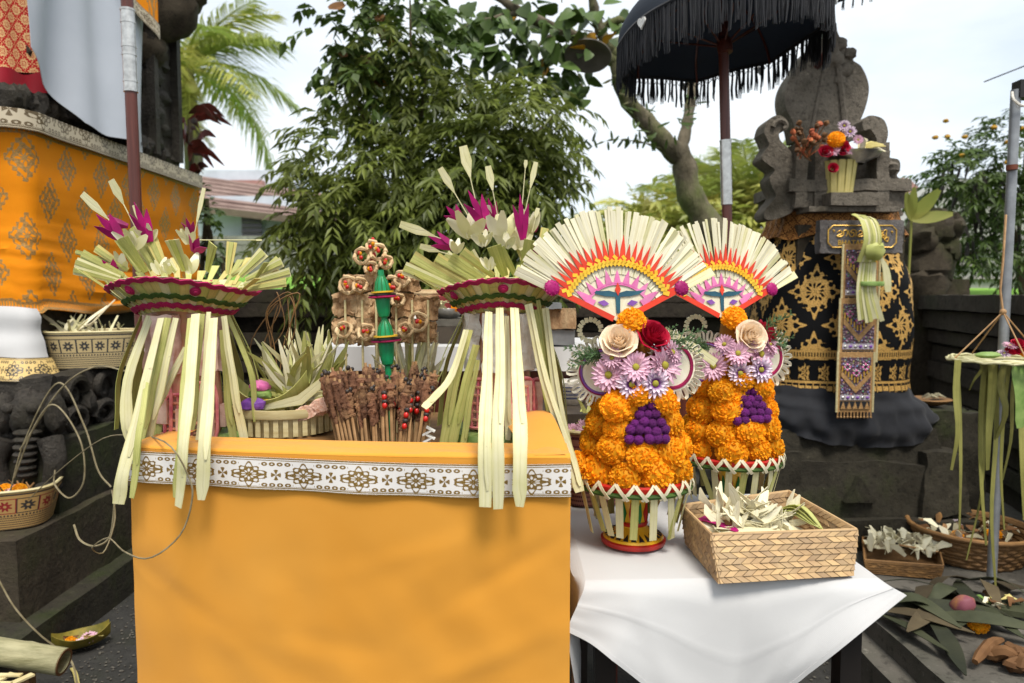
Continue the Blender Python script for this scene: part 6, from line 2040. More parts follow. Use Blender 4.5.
q = MB(); q.ball(P(988, 355, yh - .04), (.045, .03, .012), 12, 6, .3); q.build('leaf_dish', m_stem, t)

# ---------------------------------------------------------------- baskets and leaves on the raised pavement
ZP = .212
c = PZ(985, 572, ZP); c = V((c.x + .06, c.y + .2, ZP))
def round_basket(name, label, c, r0, r1, h, m, rows, group=None):
    t = thing(name, label, 'basket', c, group)
    n = 44
    for j in range(rows):
        z = h * (j + .5) / rows
        r_ = lerp(r0, r1, (j + .5) / rows)
        q = MB(); q.tube([V(c) + V(((r_ + .005 * math.sin(i * PI / 2 + j * PI / 2 * 2)) * math.cos(2 * PI * i / n), (r_ + .005 * (1 if (i + j) % 2 else -1)) * math.sin(2 * PI * i / n), z)) for i in range(n + 1)], h / rows * .62, 6, cap=False); q.build('woven_coil', m, t)
    for i in range(22):
        a_ = 2 * PI * (i + .5) / 22
        q = MB(); q.ribbon([V(c) + V((r0 * math.cos(a_), r0 * math.sin(a_), 0)), V(c) + V((r1 * math.cos(a_), r1 * math.sin(a_), h))], .012, V((-math.sin(a_), math.cos(a_), 0)), .014); q.build('upright', m, t)
    q = MB(); q.tube([V(c) + V((r1 * 1.03 * math.cos(2 * PI * i / n), r1 * 1.03 * math.sin(2 * PI * i / n), h)) for i in range(n + 1)], .011, 8); q.build('rim', m, t)
    q = MB(); q.lathe([(0, .012), (r0 * .97, .012), (r0 * .97, .0)], c, 30, cap=False); q.build('base', m, t)
    return t
m_litter = mat('dull litter', hx('#6a6450'), hx('#8a836a'), 20, .8, rv=.3)
rb_ = round_basket('round_basket', 'round brown woven basket of wilted flowers beneath the hanging offering', c, .19, .235, .13, m_bamd, 8)
q = MB(); q.lathe([(.0, .085), (.12, .08), (.2, .06)], c, 20, cap=False, wob=.05); q.build('litter_bed', m_leafd, rb_)
for i in range(70):
    a_, r_ = U(0, 6.28), math.sqrt(U(0, 1)) * .19
    p = c + V((r_ * math.cos(a_), r_ * math.sin(a_), .09 + U(0, .03)))
    d = V((U(-1, 1), U(-1, 1), U(-.1, .5))).normalized() * U(.03, .08)
    q = MB(); q.ribbon([p, p + d * .5 + V((0, 0, .01)), p + d], [.01, .028, .006], V((U(-1, 1), U(-1, 1), U(-.3, .5))), .002); q.build('wilted_leaf', rnd.choice((m_leafd, m_litter, m_palmw, m_bamd)), rb_)
for i in range(7): put_flower((ME_MARI[0], ME_CHW)[i % 2], 'flower', rb_, c + V((U(-.15, .12), U(-.16, .1), .115)), (U(-.3, .3), -.3, 1), .024)
cf = PZ(903, 588, ZP)
rim = [PZ(864, 560, .27), PZ(944, 566, .27), PZ(936, 532, .27), PZ(862, 537, .27)]
cc = sum(rim, V((0, 0, 0))) / 4
bot = [cc + (p - cc) * .93 for p in rim]
for b in bot: b.z = ZP
fb_ = woven_box('flat_basket', 'flat brown woven basket full of white leaf scraps beside the white tablecloth', rim, bot, 6, 13, m_bamd)
for i in range(85):
    a_, r_ = U(0, 6.28), math.sqrt(U(0, 1)) * .15
    p = cc + V((r_ * math.cos(a_), r_ * math.sin(a_) * .8, -.01 + .05 * (1 - r_ / .15) + U(0, .02)))
    d = V((U(-1, 1), U(-1, 1), U(-.1, .7))).normalized() * U(.04, .08)
    q = MB(); q.ribbon([p, p + d * .5 + V((0, 0, .012)), p + d], [.014, .03, .01], V((U(-1, 1), U(-1, 1), U(-.3, .8))), .0015); q.build('leaf_scrap', m_palmw, fb_)
# fallen leaves and fruit
m_gleaf = mat('dull banana leaf', (.022, .026, .012), (.042, .045, .022), 8, .6, .3, 30, .006, rv=.35)
m_leafd2 = mat('rotting leaf', (.05, .036, .018), (.08, .06, .03), 9, .8, .4, 40, .006, rv=.4)
for i in range(24):
    px, py = U(905, 1020), U(588, 632)
    p = PZ(px, py, ZP + .012 + .006 * (i % 5))
    an = U(-2.6, .6) if i > 2 else -1.2
    l = U(.14, .40)
    d = V((math.cos(an), math.sin(an), 0))
    q = MB(); q.ribbon(bez([p - d * l * .5, p + V((U(-.03, .03), U(-.03, .03), U(.01, .05))), p + d * l * .5 + V((0, 0, U(-.005, .03)))], 8), [.01, .03, .05, .06, .06, .055, .045, .03, .006], V((-d.y, d.x, U(-.5, .5))), .002)
    one('fallen_leaf', q, m_gleaf if i % 3 else m_leafd2, 'long dull green leaf lying in the heap below the round basket', 'leaf', 'fallen leaves below the round basket')
p = PZ(942, 640, ZP + .01)
q = MB(); q.ribbon(bez([p + V((-.06, -.22, .0)), p + V((.0, -.02, .02)), p + V((.04, .18, .03))], 10), [.005, .025, .04, .05, .055, .055, .05, .045, .04, .03, .02], V((1, -.2, .1)), .003)
one('fallen_leaf', q, m_gleaf, 'single dark pointed leaf stretching forward onto bare concrete below the heap', 'leaf')
p = PZ(962, 606, ZP + .07)
q = MB(); q.ball(p, (.034, .033, .048), 18, 12, .10, 2, rot=rx(R(35)) @ ry(R(20)))
o = one('mango_fruit', q, mat('mango skin', hx('#7d4650'), hx('#a8783a'), 12, .5, lo=.45, hi=.65), 'dull pink mango resting on the fallen leaves', 'fruit')
put_flower(ME_MARI[1], 'marigold', (t_ := thing('fallen_marigold', 'orange marigold lying beside the pink mango', 'flower', PZ(978, 624, ZP + .03))), PZ(978, 624, ZP + .03), (0, -.5, 1), .035)
p = PZ(998, 606, ZP + .02)
t = thing('canang_tray', 'small leaf tray of wilted petals beside the pink mango', 'leaf offering', p)
q = MB(); q.box(p, (.17, .11, .02), rz(R(-25))); q.build('leaf_tray', m_gleaf, t)
for i in range(12):
    e = p + V((U(-.07, .07), U(-.04, .04), .018)); q = MB(); q.ribbon([e, e + V((U(-.02, .02), U(-.03, .03), .015)), e + V((U(-.04, .04), U(-.04, .04), .004))], [.008, .02, .006], V((1, U(-1, 1), 0)), .002); q.build('petal_scrap', rnd.choice((m_palmy, m_palmw, m_leafd, m_stem)), t)
for k_, (x, y, x2, y2, r_) in enumerate(((975, 662, 1002, 640, .016), (990, 655, 1020, 662, .02))):
    a_, b_ = PZ(x, y, ZP + .02), PZ(x2, y2, ZP + .02)
    q = MB(); q.tube(bez([a_, a_.lerp(b_, .5) + V((0, 0, .02)), b_], 6), [r_ * .6, r_, r_, r_ * 1.1, r_, r_ * .8, r_ * .5], 7)
    one('dry_stalk', q, m_leafd, ('tan dry stalk lying below the leaf heap', 'knobbly brown stalk at the right edge below the leaf heap')[k_], 'stalk')
q = MB()
p = PZ(1012, 660, ZP + .02)
for i in range(6): q.ball(p + V((U(-.06, .06), U(-.05, .05), U(0, .02))), (.035, .03, .025), 8, 6, .5, 4, i)
one('coconut_husk', q, m_leafd, 'crumpled brown husk at the right edge of the concrete', 'husk')
for k_, (x, y, x2, y2) in enumerate(((858, 497, 905, 530), (850, 504, 890, 532), (900, 545, 955, 555))):
    q = MB(); q.tube([PZ(x, y, ZP + .12), PZ(x2, y2, ZP + .03)], .004, 5)
    one('thin_stick', q, m_stick, 'thin dry stick leaning behind the flat basket', 'stick', 'sticks behind the flat basket')
sp = P(935, 420, 3.5)
q = MB(); q.rock((sp.x, 3.6, .49), (.36, .4, .60), 16, .03, 5); one('stone_block', q, m_stone_moss, 'rough mossy stone block right of the black skirt', 'stone')
t = thing('saucer', 'small pale saucer on the stone block right of the black skirt', 'saucer', (sp.x, 3.55, .83))
q = MB(); q.lathe([(.04, -.03), (.07, -.02), (.10, .0), (.095, .004), (0, -.01)], (sp.x, 3.55, .835), 20, cap=False); q.build('dish', m_bamd, t)
for i in range(5):
    e = V((sp.x + U(-.05, .05), 3.55 + U(-.04, .04), .84)); q = MB(); q.ribbon([e, e + V((.02, -.02, .02)), e + V((.05, -.03, .005))], [.01, .025, .006], V((0, 1, .3)), .002); q.build('leaf_scrap', m_litter, t)
# ---------------------------------------------------------------- lower left: basket on the step, vines, floor offerings
c = PZ(12, 530, .462)
c = V((-1.99, 2.78, .462))
tr = oval_tray('patterned_basket', 'small woven basket with red and black squares on the left stone step', 'basket', c, .17, .14, .15, m_tray_red, R(20), 1.12)
strips_pile(tr, c + V((0, 0, .10)), .12, .09, 22, m_bamd, .04, .12, .01, .8, name='dry_blade')
for i in range(7): put_flower((ME_MARI[0], ME_CHR, ME_CHW)[i % 3], 'flower', tr, c + V((U(-.10, .06), U(-.09, .0), .125)), (0, -.4, 1), .03)
vines = [
    ([(8, 500, 2.75), (25, 440, 2.72), (58, 383, 2.7), (84, 425, 2.68), (98, 470, 2.66), (111, 487, 2.65)], 'thin rattan vine arching over the carved stone to the left tower'),
    ([(14, 478, 2.70), (35, 425, 2.66), (55, 405, 2.64), (80, 440, 2.62), (84, 480, 2.62), (70, 498, 2.63), (55, 485, 2.64), (55, 470, 2.65)], 'thin rattan vine curling into a ring beside the patterned basket'),
    ([(20, 450, 2.70), (60, 390, 2.68), (95, 367, 2.6), (130, 372, 2.5)], 'thin rattan vine rising towards the left tower under the patterned basket tray'),
    ([(28, 500, 2.66), (60, 470, 2.5), (100, 440, 2.2), (130, 435, 1.9), (165, 442, 1.44), (188, 475, 1.40), (192, 500, 1.40), (180, 535, 1.40), (150, 558, 1.41), (125, 552, 1.5), (108, 538, 1.7), (92, 548, 1.75), (104, 552, 1.8), (115, 520, 1.82), (112, 490, 1.84)], 'long pale vine looping in front of the orange cloth'),
    ([(74, 525, 2.3), (80, 540, 2.25), (95, 546, 2.2), (110, 536, 2.2), (115, 500, 2.2)], 'short thin vine hooking down beside the orange cloth'),
    ([(-4, 575, 2.4), (15, 608, 2.4), (40, 635, 2.42), (66, 655, 2.45), (74, 668, 2.4), (78, 690, 2.35)], 'dry brown vine slanting down to the floor offering'),
]
for k_, (pts, lb) in enumerate(vines):
    q = MB(); q.tube(bez([P(*p) for p in pts], 60), .0032 if k_ != 3 else .0018, 5)
    one('rattan_vine', q, mat('vine %d' % k_, hx('#8f8468'), hx('#6f6448'), 30, .7), lb, 'vine', 'rattan vines at the left')
p = PZ(82, 648, .012)
t = thing('floor_offering', 'small folded leaf tray of petals lying on the dark paving at lower left', 'leaf offering', p)
f3 = rz(R(38))
def lt(u, v):
    x = (u - .5) * .19; w_ = .085 * math.sin(PI * (.08 + .84 * u))
    return p + f3 @ V((x, (v - .5) * w_ * 1.3, .006 + .05 * (2 * v - 1) ** 2 + .025 * abs(2 * u - 1) ** 3))
q = MB(); q.grid(lt, 18, 10, th=.002); q.build('leaf_tray', mat('olive leaf', hx('#8a7a2c'), hx('#5d5a22'), 20, .6, .3, 40, .004), t)
put_flower(ME_MARI[2], 'flower', t, p + V((-.035, -.01, .028)), (0, -.2, 1), .024)
put_flower(ME_CHR, 'flower', t, p + V((.025, .01, .034)), (0, -.3, 1), .034)
put_flower(ME_CHW, 'flower', t, p + V((.0, -.015, .03)), (-.2, -.3, 1), .022)
for i in range(5):
    e = p + V((U(-.05, .06), U(-.02, .03), .025)); q = MB(); q.ribbon([e, e + V((U(-.02, .03), .01, .02)), e + V((U(-.03, .05), .02, .02))], [.006, .016, .004], V((1, 1, 0)), .0015); q.build('petal_scrap', (m_leafd, m_palmy)[i % 2], t)
q = MB(); q.ribbon(bez([PZ(72, 668, .01), PZ(76, 676, .02), PZ(80, 700, .01)], 6), .014, V((1, 0, 0)), .002)
one('curled_leaf', q, m_palmy, 'narrow yellow leaf curl on the paving beside the bamboo log', 'leaf')
lz = .16
a_, b_ = V((-1.72, 2.30, lz)), V((-1.42, 2.33, lz - .02))
a_, b_ = P(-40, 645, 2.28), P(64, 662, 2.28)
t = thing('bamboo_log', 'green brown bamboo log lying over a slatted tray at the lower left corner', 'bamboo log', (b_.x, b_.y, 0))
m_log = mat('weathered bamboo', hx('#7d7a58'), hx('#a09a78'), 9, .6, .4, 40, .006, (1, 6, 6), c3=hx('#5f5a38'))
r_ = 13.5 * 2.28 / 720
q = MB(); n = 14
q.tube([a_.lerp(b_, i / n) for i in range(n + 1)], [r_ * (1.06 if i in (0, 9) else 1) for i in range(n + 1)], 18, cap=False)
q.tube([b_.lerp(a_, i / n) for i in range(n + 1)], [r_ * .8] * (n + 1), 18, cap=False); q.build('log', m_log, t)
q = MB(); q.lathe([(r_ * .79, 0), (r_ * 1.0, 0), (r_ * 1.0, .004), (r_ * .79, .004)], b_ - (b_ - a_).normalized() * .003, 18, rot=frame(b_ - a_), cap=False); q.build('cut_rim', m_leafd, t)
zs = a_.z - r_ - .012
t = thing('slatted_tray', 'open bamboo slat tray under the bamboo log at the lower left corner', 'tray', (b_.x - .2, 2.2, 0))
for i in range(6):
    x = a_.x - .05 + i * .056
    q = MB(); q.box((x, 2.10, zs - .004), (.022, .24, .006), rz(R(U(-30, -18)))); q.build('bamboo_slat', m_bampale, t)
for i in range(5):
    q = MB(); q.box((a_.x + .09, 2.01 + i * .045, zs + .003), (.34, .016, .005), rz(R(U(-2, 2)))); q.build('bamboo_slat', m_bampale, t)
for x in (a_.x, a_.x + .2):
    for y in (2.04, 2.30):
        q = MB(); q.box((x, y, (zs - .008) / 2), (.035, .035, zs - .008)); q.build('leg', m_bamd, t)

# ---------------------------------------------------------------- trees
def pick_in(cl):
    c, r_ = cl
    while True:
        d = V((U(-1, 1), U(-1, 1), U(-1, 1)))
        if d.length <= 1: break
    d = d.normalized() * (d.length ** .55) if d.length > 0 else d
    return V((c.x + d.x * r_.x, c.y + d.y * r_.y, c.z + d.z * r_.z)), d
def sprays(mb, clusters, n, ll, lw, tl, droop=.5, pairs=6):
    wts = [r_.x * r_.z * (r_.y ** .5) for c, r_ in clusters]
    for _ in range(n):
        cl = rnd.choices(clusters, wts)[0]
        p, d = pick_in(cl)
        d = (d + V((U(-.7, .7), U(-.7, .7), U(-.5, .7)))).normalized()
        l = tl * U(.6, 1.25)
        shade = U(0, 1)
        q0 = p
        for i in range(pairs):
            t_ = (i + 1) / pairs
            q = p + d * l * t_ + V((0, 0, -droop * l * t_ * t_))
            tn = (q - q0).normalized()
            sd_ = tn.cross(V((0, 0, 1)))
            sd_ = sd_.normalized() if sd_.length > 1e-4 else V((1, 0, 0))
            for sg in ((-1, 1) if i < pairs - 1 else (-1, 0, 1)):
                dr = (tn * .75 + sd_ * sg * .85 + V((U(-.2, .2), U(-.2, .2), U(-.75, .05)))).normalized()
                le = ll * U(.7, 1.2)
                wv = dr.cross(V((U(-.5, .5), U(-.5, .5), 1))).normalized() * lw * U(.8, 1.2) / 2
                m_ = q + dr * le * .45
                mb.add([q, m_ + wv, q + dr * le + V((0, 0, -le * .18)), m_ - wv], [(0, 1, 2, 3)], [(min(1, max(0, shade + U(-.25, .25))), 0)] * 4)
            q0 = q
def cl(px, py, Y, rx_, rz_, ry_):
    return (P(px, py, Y), V((rx_ * Y / 720, ry_, rz_ * Y / 720)))
# drooping-leaf tree in the middle
yt = 4.7
t = thing('bushy_tree', 'bushy green tree with drooping narrow leaflets behind the towers', 'tree', (P(400, 300, yt).x, yt, 0))
q = MB()
fork = V((P(400, 300, yt).x, yt, .9))
q.tube([V((fork.x, yt, 0)), V((fork.x + .02, yt, .5)), fork], [.09, .075, .065], 10); q.build('trunk', m_bark2, t)
for i, tg in enumerate(((300, 190, 4.6), (275, 240, 4.5), (350, 130, 4.8), (395, 60, 4.7), (430, 40, 4.8), (470, 150, 4.5), (540, 140, 4.7), (560, 110, 4.9), (450, 230, 4.4), (340, 250, 4.4), (590, 180, 4.8), (500, 90, 4.9), (335, 40, 4.8), (410, 0, 4.8), (372, 110, 4.6))):
    e = P(*tg)
    md = fork.lerp(e, .45) + V((U(-.1, .1), U(-.1, .1), .25))
    q = MB(); q.tube(bez([fork - V((0, 0, .05)), md, e], 10), [.032 - .0026 * k_ for k_ in range(11)], 7); q.build('limb', m_bark2, t)
CL = [cl(326, 190, 4.5, 24, 28, .3), cl(322, 235, 4.4, 20, 32, .28), cl(350, 150, 4.6, 30, 22, .35), cl(365, 225, 4.4, 42, 40, .35), cl(410, 180, 4.6, 42, 34, .4), cl(440, 125, 4.7, 36, 20, .35),
      cl(460, 215, 4.35, 46, 46, .35), cl(515, 120, 4.6, 34, 24, .35), cl(520, 180, 4.6, 32, 32, .35), cl(555, 160, 4.8, 18, 16, .25), cl(485, 165, 4.5, 40, 38, .35), cl(420, 250, 4.4, 46, 30, .3),
      cl(330, 262, 4.35, 16, 24, .2), cl(345, 288, 4.3, 10, 14, .12), cl(398, 90, 4.8, 26, 12, .25), cl(500, 240, 4.5, 42, 34, .3), cl(540, 112, 4.7, 20, 16, .25), cl(306, 160, 4.5, 8, 8, .15), cl(385, 55, 4.8, 26, 22, .2), cl(420, 85, 4.8, 26, 14, .2), cl(360, 105, 4.7, 22, 16, .2), cl(470, 95, 4.8, 22, 14, .2)]
mb = MB(); sprays(mb, CL, 1550, .095, .025, .26, .5, 6)
mb.build('crown', m_leaf1, t, smooth=False, kind='stuff')
mb = MB(); sprays(mb, [cl(340, 20, 4.8, 25, 25, .2), cl(375, 40, 4.8, 30, 35, .2), cl(365, 85, 4.7, 25, 25, .2), cl(340, 65, 4.7, 14, 35, .1), cl(410, 20, 4.8, 30, 24, .2), cl(440, 60, 4.8, 20, 24, .2)], 130, .085, .05, .2, .5, 4)
mb.build('crown', m_fol, t, smooth=False, kind='stuff')
for i in range(10):
    q = MB(); e = P(U(335, 385), U(0, 90), 4.72)
    petal(q, e, (U(-1, 1), U(-1, 0), U(-1, 0)), (0, -1, .3), .12, .07, .02, .2, 4); q.build('dead_leaf', m_leafd if i % 3 else m_leafy, t)

# broad-leaved tree on the right with mossy forked trunk
yb_ = 5.6
t = thing('broad_leaf_tree', 'mossy forked tree with broad round leaves behind the black umbrella', 'tree', (P(722, 240, yb_).x, yb_, 0))
def px3(l): return [P(x, y, Y) for x, y, Y in l]
pts = px3([(735, 330, 5.6), (728, 270, 5.6), (708, 225, 5.6), (690, 195, 5.6), (684, 165, 5.6), (676, 148, 5.6)])
pts = [V((pts[0].x + .02, 5.6, 0))] + pts
q = MB(); q.tube(bez(pts, 24), [.135 - .0022 * i + .008 * math.sin(i * 1.7) for i in range(25)], 12); q.build('trunk', m_bark, t)
def limb(l, r0, r1):
    p = bez(px3(l), 18)
    q = MB(); q.tube(p, [lerp(r0, r1, i / 18) + .006 * math.sin(i * 2.3) for i in range(19)], 9); q.build('limb', m_bark, t)
limb([(678, 156, 5.6), (662, 140, 5.55), (645, 120, 5.5), (628, 102, 5.45), (618, 80, 5.4), (614, 58, 5.4), (600, 30, 5.4)], .085, .03)
limb([(680, 156, 5.6), (686, 130, 5.65), (690, 105, 5.7), (694, 70, 5.8), (700, 20, 5.9)], .05, .03)
limb([(616, 62, 5.4), (585, 42, 5.4), (560, 30, 5.3), (520, 12, 5.3), (490, -10, 5.3)], .05, .03)
limb([(616, 56, 5.4), (600, 30, 5.35), (590, -10, 5.3)], .05, .03)
limb([(600, 28, 5.4), (618, 20, 5.4), (638, 20, 5.4), (655, -5, 5.5)], .03, .02)
limb([(560, 30, 5.3), (535, 50, 5.2), (520, 85, 5.2)], .018, .006)
limb([(520, 12, 5.3), (470, 25, 5.2), (440, 40, 5.2)], .02, .006)
limb([(586, 42, 5.4), (578, 70, 5.3), (586, 98, 5.3)], .012, .005)
limb([(665, 150, 5.55), (640, 142, 5.4), (610, 140, 5.4), (585, 150, 5.4)], .008, .003)
for i in range(60):                   # moss and epiphytes on the limbs
    tpt = rnd.choice([(628, 102), (640, 116), (652, 130), (620, 84), (612, 60), (690, 100), (688, 120), (560, 20), (600, 30), (570, 10)])
    e = P(tpt[0] + U(-9, 9), tpt[1] + U(-9, 9), 5.38 + U(-.05, .05))
    q = MB(); petal(q, e, (U(-1, 1), U(-1, 0), U(-1, .6)), (0, -1, .2), U(.05, .12), U(.01, .025), U(-.03, .03), .1, 3); q.build('moss_tuft', (m_fol, m_bark, m_fol)[i % 3], t)
lm = MB()
def lf(u, v):
    w_ = math.sin(PI * (u ** .62)) ** .8 * (1 - .25 * u)
    x = (v - .5) * w_ * .86
    return V((x, u - .02, .16 * x * x * 4 * (1 - u) - .20 * u * u + .02 * math.sin(u * 9) * abs(x)))
lm.grid(lf, 8, 6, th=.006)
ME_LF = lm.mesh('broad_leaf', m_leaf2)
ME_LFY = lm.mesh('yellow_leaf', m_leafy)
LC = [((455, 25), 34, 26), ((500, 40), 36, 34), ((540, 70), 36, 26), ((575, 25), 30, 22), ((520, 20), 34, 24), ((560, 60), 34, 24), ((485, 70), 26, 22), ((575, 85), 18, 18), ((610, 15), 26, 14), ((440, 55), 18, 20), ((420, 12), 20, 14), ((595, 40), 20, 16), ((530, 100), 20, 8)]
for i in range(290):
    (cx, cy), rx_, ry_ = rnd.choices(LC, [a_[1] * a_[2] for a_ in LC])[0]
    a_, r_ = U(0, 6.28), math.sqrt(U(0, 1))
    e = P(cx + rx_ * r_ * math.cos(a_), cy + ry_ * r_ * math.sin(a_), U(4.95, 5.55))
    d = V((U(-.8, .8), U(-.6, .4), U(-1.2, -.1))).normalized()
    up = V((U(-.7, .7), U(-1.2, .4), U(.1, 1))).normalized()
    f3 = frame(up, d.cross(up))
    o = inst(ME_LFY if i % 40 == 7 else ME_LF, 'leaf', t, e, f3, U(.09, .17))
q = MB()
for i in range(26):
    x0, y0 = U(575, 680), U(140, 152)
    a_ = P(x0, y0, 5.4)
    petal(q, a_, (U(-.5, .5), -.2, U(.2, 1)), (0, -1, 0), .07, .02, .01, .1, 3, U(0, 1))
q.build('twig_leaves', m_fol, t, kind='stuff')
# grey dish hanging in the tree
cdp = P(588, 55, 5.1)
q = MB(); q.lathe([(0, .07), (.07, .062), (.13, .035), (.165, -.01), (.16, -.02), (.10, .01), (0, .03)], cdp, 28, sy=.8, rot=ry(R(6)) @ rx(R(-40)), cap=False)
one('hanging_dish', q, mat('grey brown shade', hx('#5a544a'), hx('#474238'), 9, .7), 'dark grey shallow dish hanging among the broad leaves beside the umbrella', 'dish')

# coconut palms
def frond(seed, l=1.0, droop=.55, m=None, nl=34):
    r_ = random.Random(seed)
    mb = MB()
    pts = []
    for i in range(15):
        t_ = i / 14
        pts.append(V((0, l * t_ * (1 - .12 * t_), .28 * l * t_ - droop * l * t_ * t_)))
    mb.tube(pts, [.016 * l * (1 - .9 * i / 14) + .001 for i in range(15)], 5, uvr=.9)
    for i in range(nl):
        t_ = .14 + .86 * i / nl
        k_ = t_ * 14
        a = pts[min(13, int(k_))].lerp(pts[min(14, int(k_) + 1)], k_ - int(k_))
        tn = (pts[min(14, int(k_) + 1)] - pts[int(min(13, k_))]).normalized()
        for sg in (-1, 1):
            ln = l * .34 * math.sin(PI * (.12 + .80 * t_)) * r_.uniform(.8, 1.1)
            d = (tn * .55 + V((sg, 0, 0)) * .8 + V((0, 0, r_.uniform(-.15, .35)))).normalized()
            w_ = .017 * l
            p1 = a + d * ln * .5 + V((0, 0, -.04 * ln))
            p2 = a + d * ln + V((0, 0, -.42 * ln))
            sd_ = d.cross(V((0, 0, 1))).normalized() * w_ / 2
            u_ = r_.random()
            mb.add([a - sd_ * .5, a + sd_ * .5, p1 + sd_, p1 - sd_, p2], [(0, 1, 2, 3), (3, 2, 4)], [(u_, 0)] * 5)
    return mb.mesh('frond', m or m_frond, smooth=False)
FRS = [frond(1), frond(2, 1, .8), frond(3, 1, .35)]
FRY = [frond(4, 1, .6, m_frondy), frond(5, 1, .85, m_frondy)]
def palm(label, px, py, Y, size, n, meshes, lean=0, nuts=0, trunk_r=.16, elr=(-.35, .95)):
    c = P(px, py, Y)
    gz = hill(c.x, Y)
    t = thing('coconut_palm', label, 'palm tree', (c.x - lean, Y, gz), 'coconut palms in the background')
    q = MB(); q.tube(bez([V((c.x - lean, Y, gz - .2)), V((c.x - lean * .6, Y, lerp(gz, c.z, .5))), c], 14), [trunk_r * (1.2 - .03 * i) for i in range(15)], 10); q.build('trunk', m_bark, t)
    for i in range(n):
        a = 2 * PI * i / n + U(-.25, .25)
        el = U(*elr)
        inst(rnd.choice(meshes), 'frond', t, c, rz(a) @ rx(el), size * U(.85, 1.1))
    for i in range(nuts):
        inst(rnd.choice(FRY), 'frond', t, c, rz(U(0, 6.28)) @ rx(U(-1.5, -.8)), size * U(.5, .75))
    for i in range(nuts):
        a = U(0, 6.28)
        q = MB(); q.ball(c + V((.30 * math.cos(a), .30 * math.sin(a) - .1, -.25 + U(-.2, .1))), .13, 10, 8); q.build('coconut', m_palmy, t)
    return t
palm('coconut palm with drooping fronds beside the left shrine above the house', 186, 70, 16, 2.6, 30, FRS + FRY[:1], -.2, 5, .2)
palm('yellowish coconut palm behind the umbrella pole', 708, 236, 17, 2.5, 18, FRS + FRY, 0, 0, .1, (.4, 1.3))
palm('low rounded palm left of the mossy trunk', 640, 225, 24, 2.2, 16, FRY, 0, 0)
palm('tall feathery palm between the umbrella pole and the right shrine', 752, 236, 15, 2.5, 16, FRS, 0, 0, .1, (.55, 1.35))
palm('pale palm beside the mossy trunk, left of the umbrella pole', 702, 235, 19, 1.9, 14, FRY, 0, 0)
# hedge of distant foliage
def shrub(name, label, cls, n, ll, lw, tl, m, base, cat='shrub', group=None, stem=True):
    t = thing(name, label, cat, base, group)
    mb = MB(); sprays(mb, cls, n, ll, lw, tl, .3, 5); mb.build('foliage', m, t, smooth=False, kind='stuff')
    if stem:
        for i in range(4):
            c, r_ = cls[i % len(cls)]
            q = MB(); q.tube(bez([V(base), V(base).lerp(c, .5) + V((U(-.1, .1), 0, .05)), c], 8), [.03 - .002 * k_ for k_ in range(9)], 6); q.build('stem', m_bark2, t)
    return t
b_ = P(650, 245, 14)
shrub('distant_bush', 'blurred pale green bush under the mossy trunk behind the palm fans', [cl(650, 240, 14, 60, 26, 1.2), cl(720, 245, 14, 60, 30, 1.2), cl(770, 235, 14, 40, 40, 1)], 700, .3, .09, .7, m_frondy, (b_.x, 14, hill(b_.x, 14)))
# green and croton shrub right of the left shrine
b_ = V((P(215, 250, 5.2).x, 5.2, 0))
shrub('leafy_shrub', 'small bright green shrub beside the right edge of the orange brocade', [cl(207, 200, 5.1, 3, 18, .1), cl(210, 230, 5.1, 4, 18, .1), cl(222, 256, 5.1, 10, 6, .1)], 26, .06, .035, .16, m_fol, b_)
t = thing('croton_plant', 'dark red and brown leaved plant behind the left shrine pilaster', 'plant', (P(195, 150, 5.05).x, 5.05, 0))
b0 = P(192, 178, 5.05)
q = MB(); q.tube([V((b0.x, 5.05, 0)), b0, P(190, 120, 5.05)], .018, 6); q.build('stem', m_bark2, t)
for i in range(20):
    a_ = P(U(186, 197), U(112, 180), 5.0 + U(-.1, .1)); d = V((U(-.4, 1), U(-.6, .4), U(-.5, .7))).normalized(); l = U(.14, .26)
    q = MB(); q.ribbon(bez([a_, a_ + d * l * .5 + V((0, 0, .03)), a_ + d * l + V((0, 0, -.05))], 6), [.01, .035, .05, .05, .04, .025, .004], V((U(-.5, .5), U(-.5, .5), 1)), .002); q.build('leaf', m_croton, t)

# tree at far right with yellow blossom and dark pods
b_ = P(1010, 300, 5.9)
t = thing('pod_tree', 'feathery green tree with yellow blossom and dark pods behind the steel post', 'tree', (b_.x, 6.0, 1.3))
mb = MB(); sprays(mb, [cl(1000, 170, 5.9, 45, 30, .4), cl(970, 195, 5.8, 34, 22, .3), cl(1015, 220, 5.9, 45, 40, .4), cl(985, 245, 5.8, 34, 26, .3), cl(955, 260, 5.8, 22, 14, .2), cl(1030, 150, 6, 40, 34, .3), cl(948, 180, 5.8, 18, 12, .2)], 520, .075, .026, .24, .35, 6)
mb.build('crown', m_fol, t, smooth=False, kind='stuff')
for tg in ((1000, 165), (960, 190), (985, 245), (1025, 150), (950, 255)):
    q = MB(); e = P(tg[0], tg[1], 5.85); q.tube(bez([V((b_.x + .2, 6.0, 1.25)), V((b_.x + .12, 6.0, 1.7)), e], 10), [.035 - .003 * k_ for k_ in range(11)], 6); q.build('limb', m_bark2, t)
pm = MB(); pm.tube([V((0, 0, 0)), V((.01, 0, -.35)), V((0, .01, -.7)), V((.02, 0, -1))], [.03, .09, .08, .02], 5)
ME_POD = pm.mesh('seed_pod', m_dark)
for i in range(60):
    inst(ME_POD, 'seed_pod', t, P(U(940, 1020), U(160, 265), U(5.6, 5.9)), rx(U(-.3, .3)) @ ry(U(-.3, .3)), U(.10, .17))
for i in range(12):
    e = P(rnd.choice((1005, 1000, 945, 1015, 955)) + U(-10, 10), U(120, 142) if i % 3 else U(120, 175), 5.7)
    q = MB(); q.ball(e, (.022, .022, .016), 7, 5, .5, 4, i); q.build('blossom', m_leafy, t)

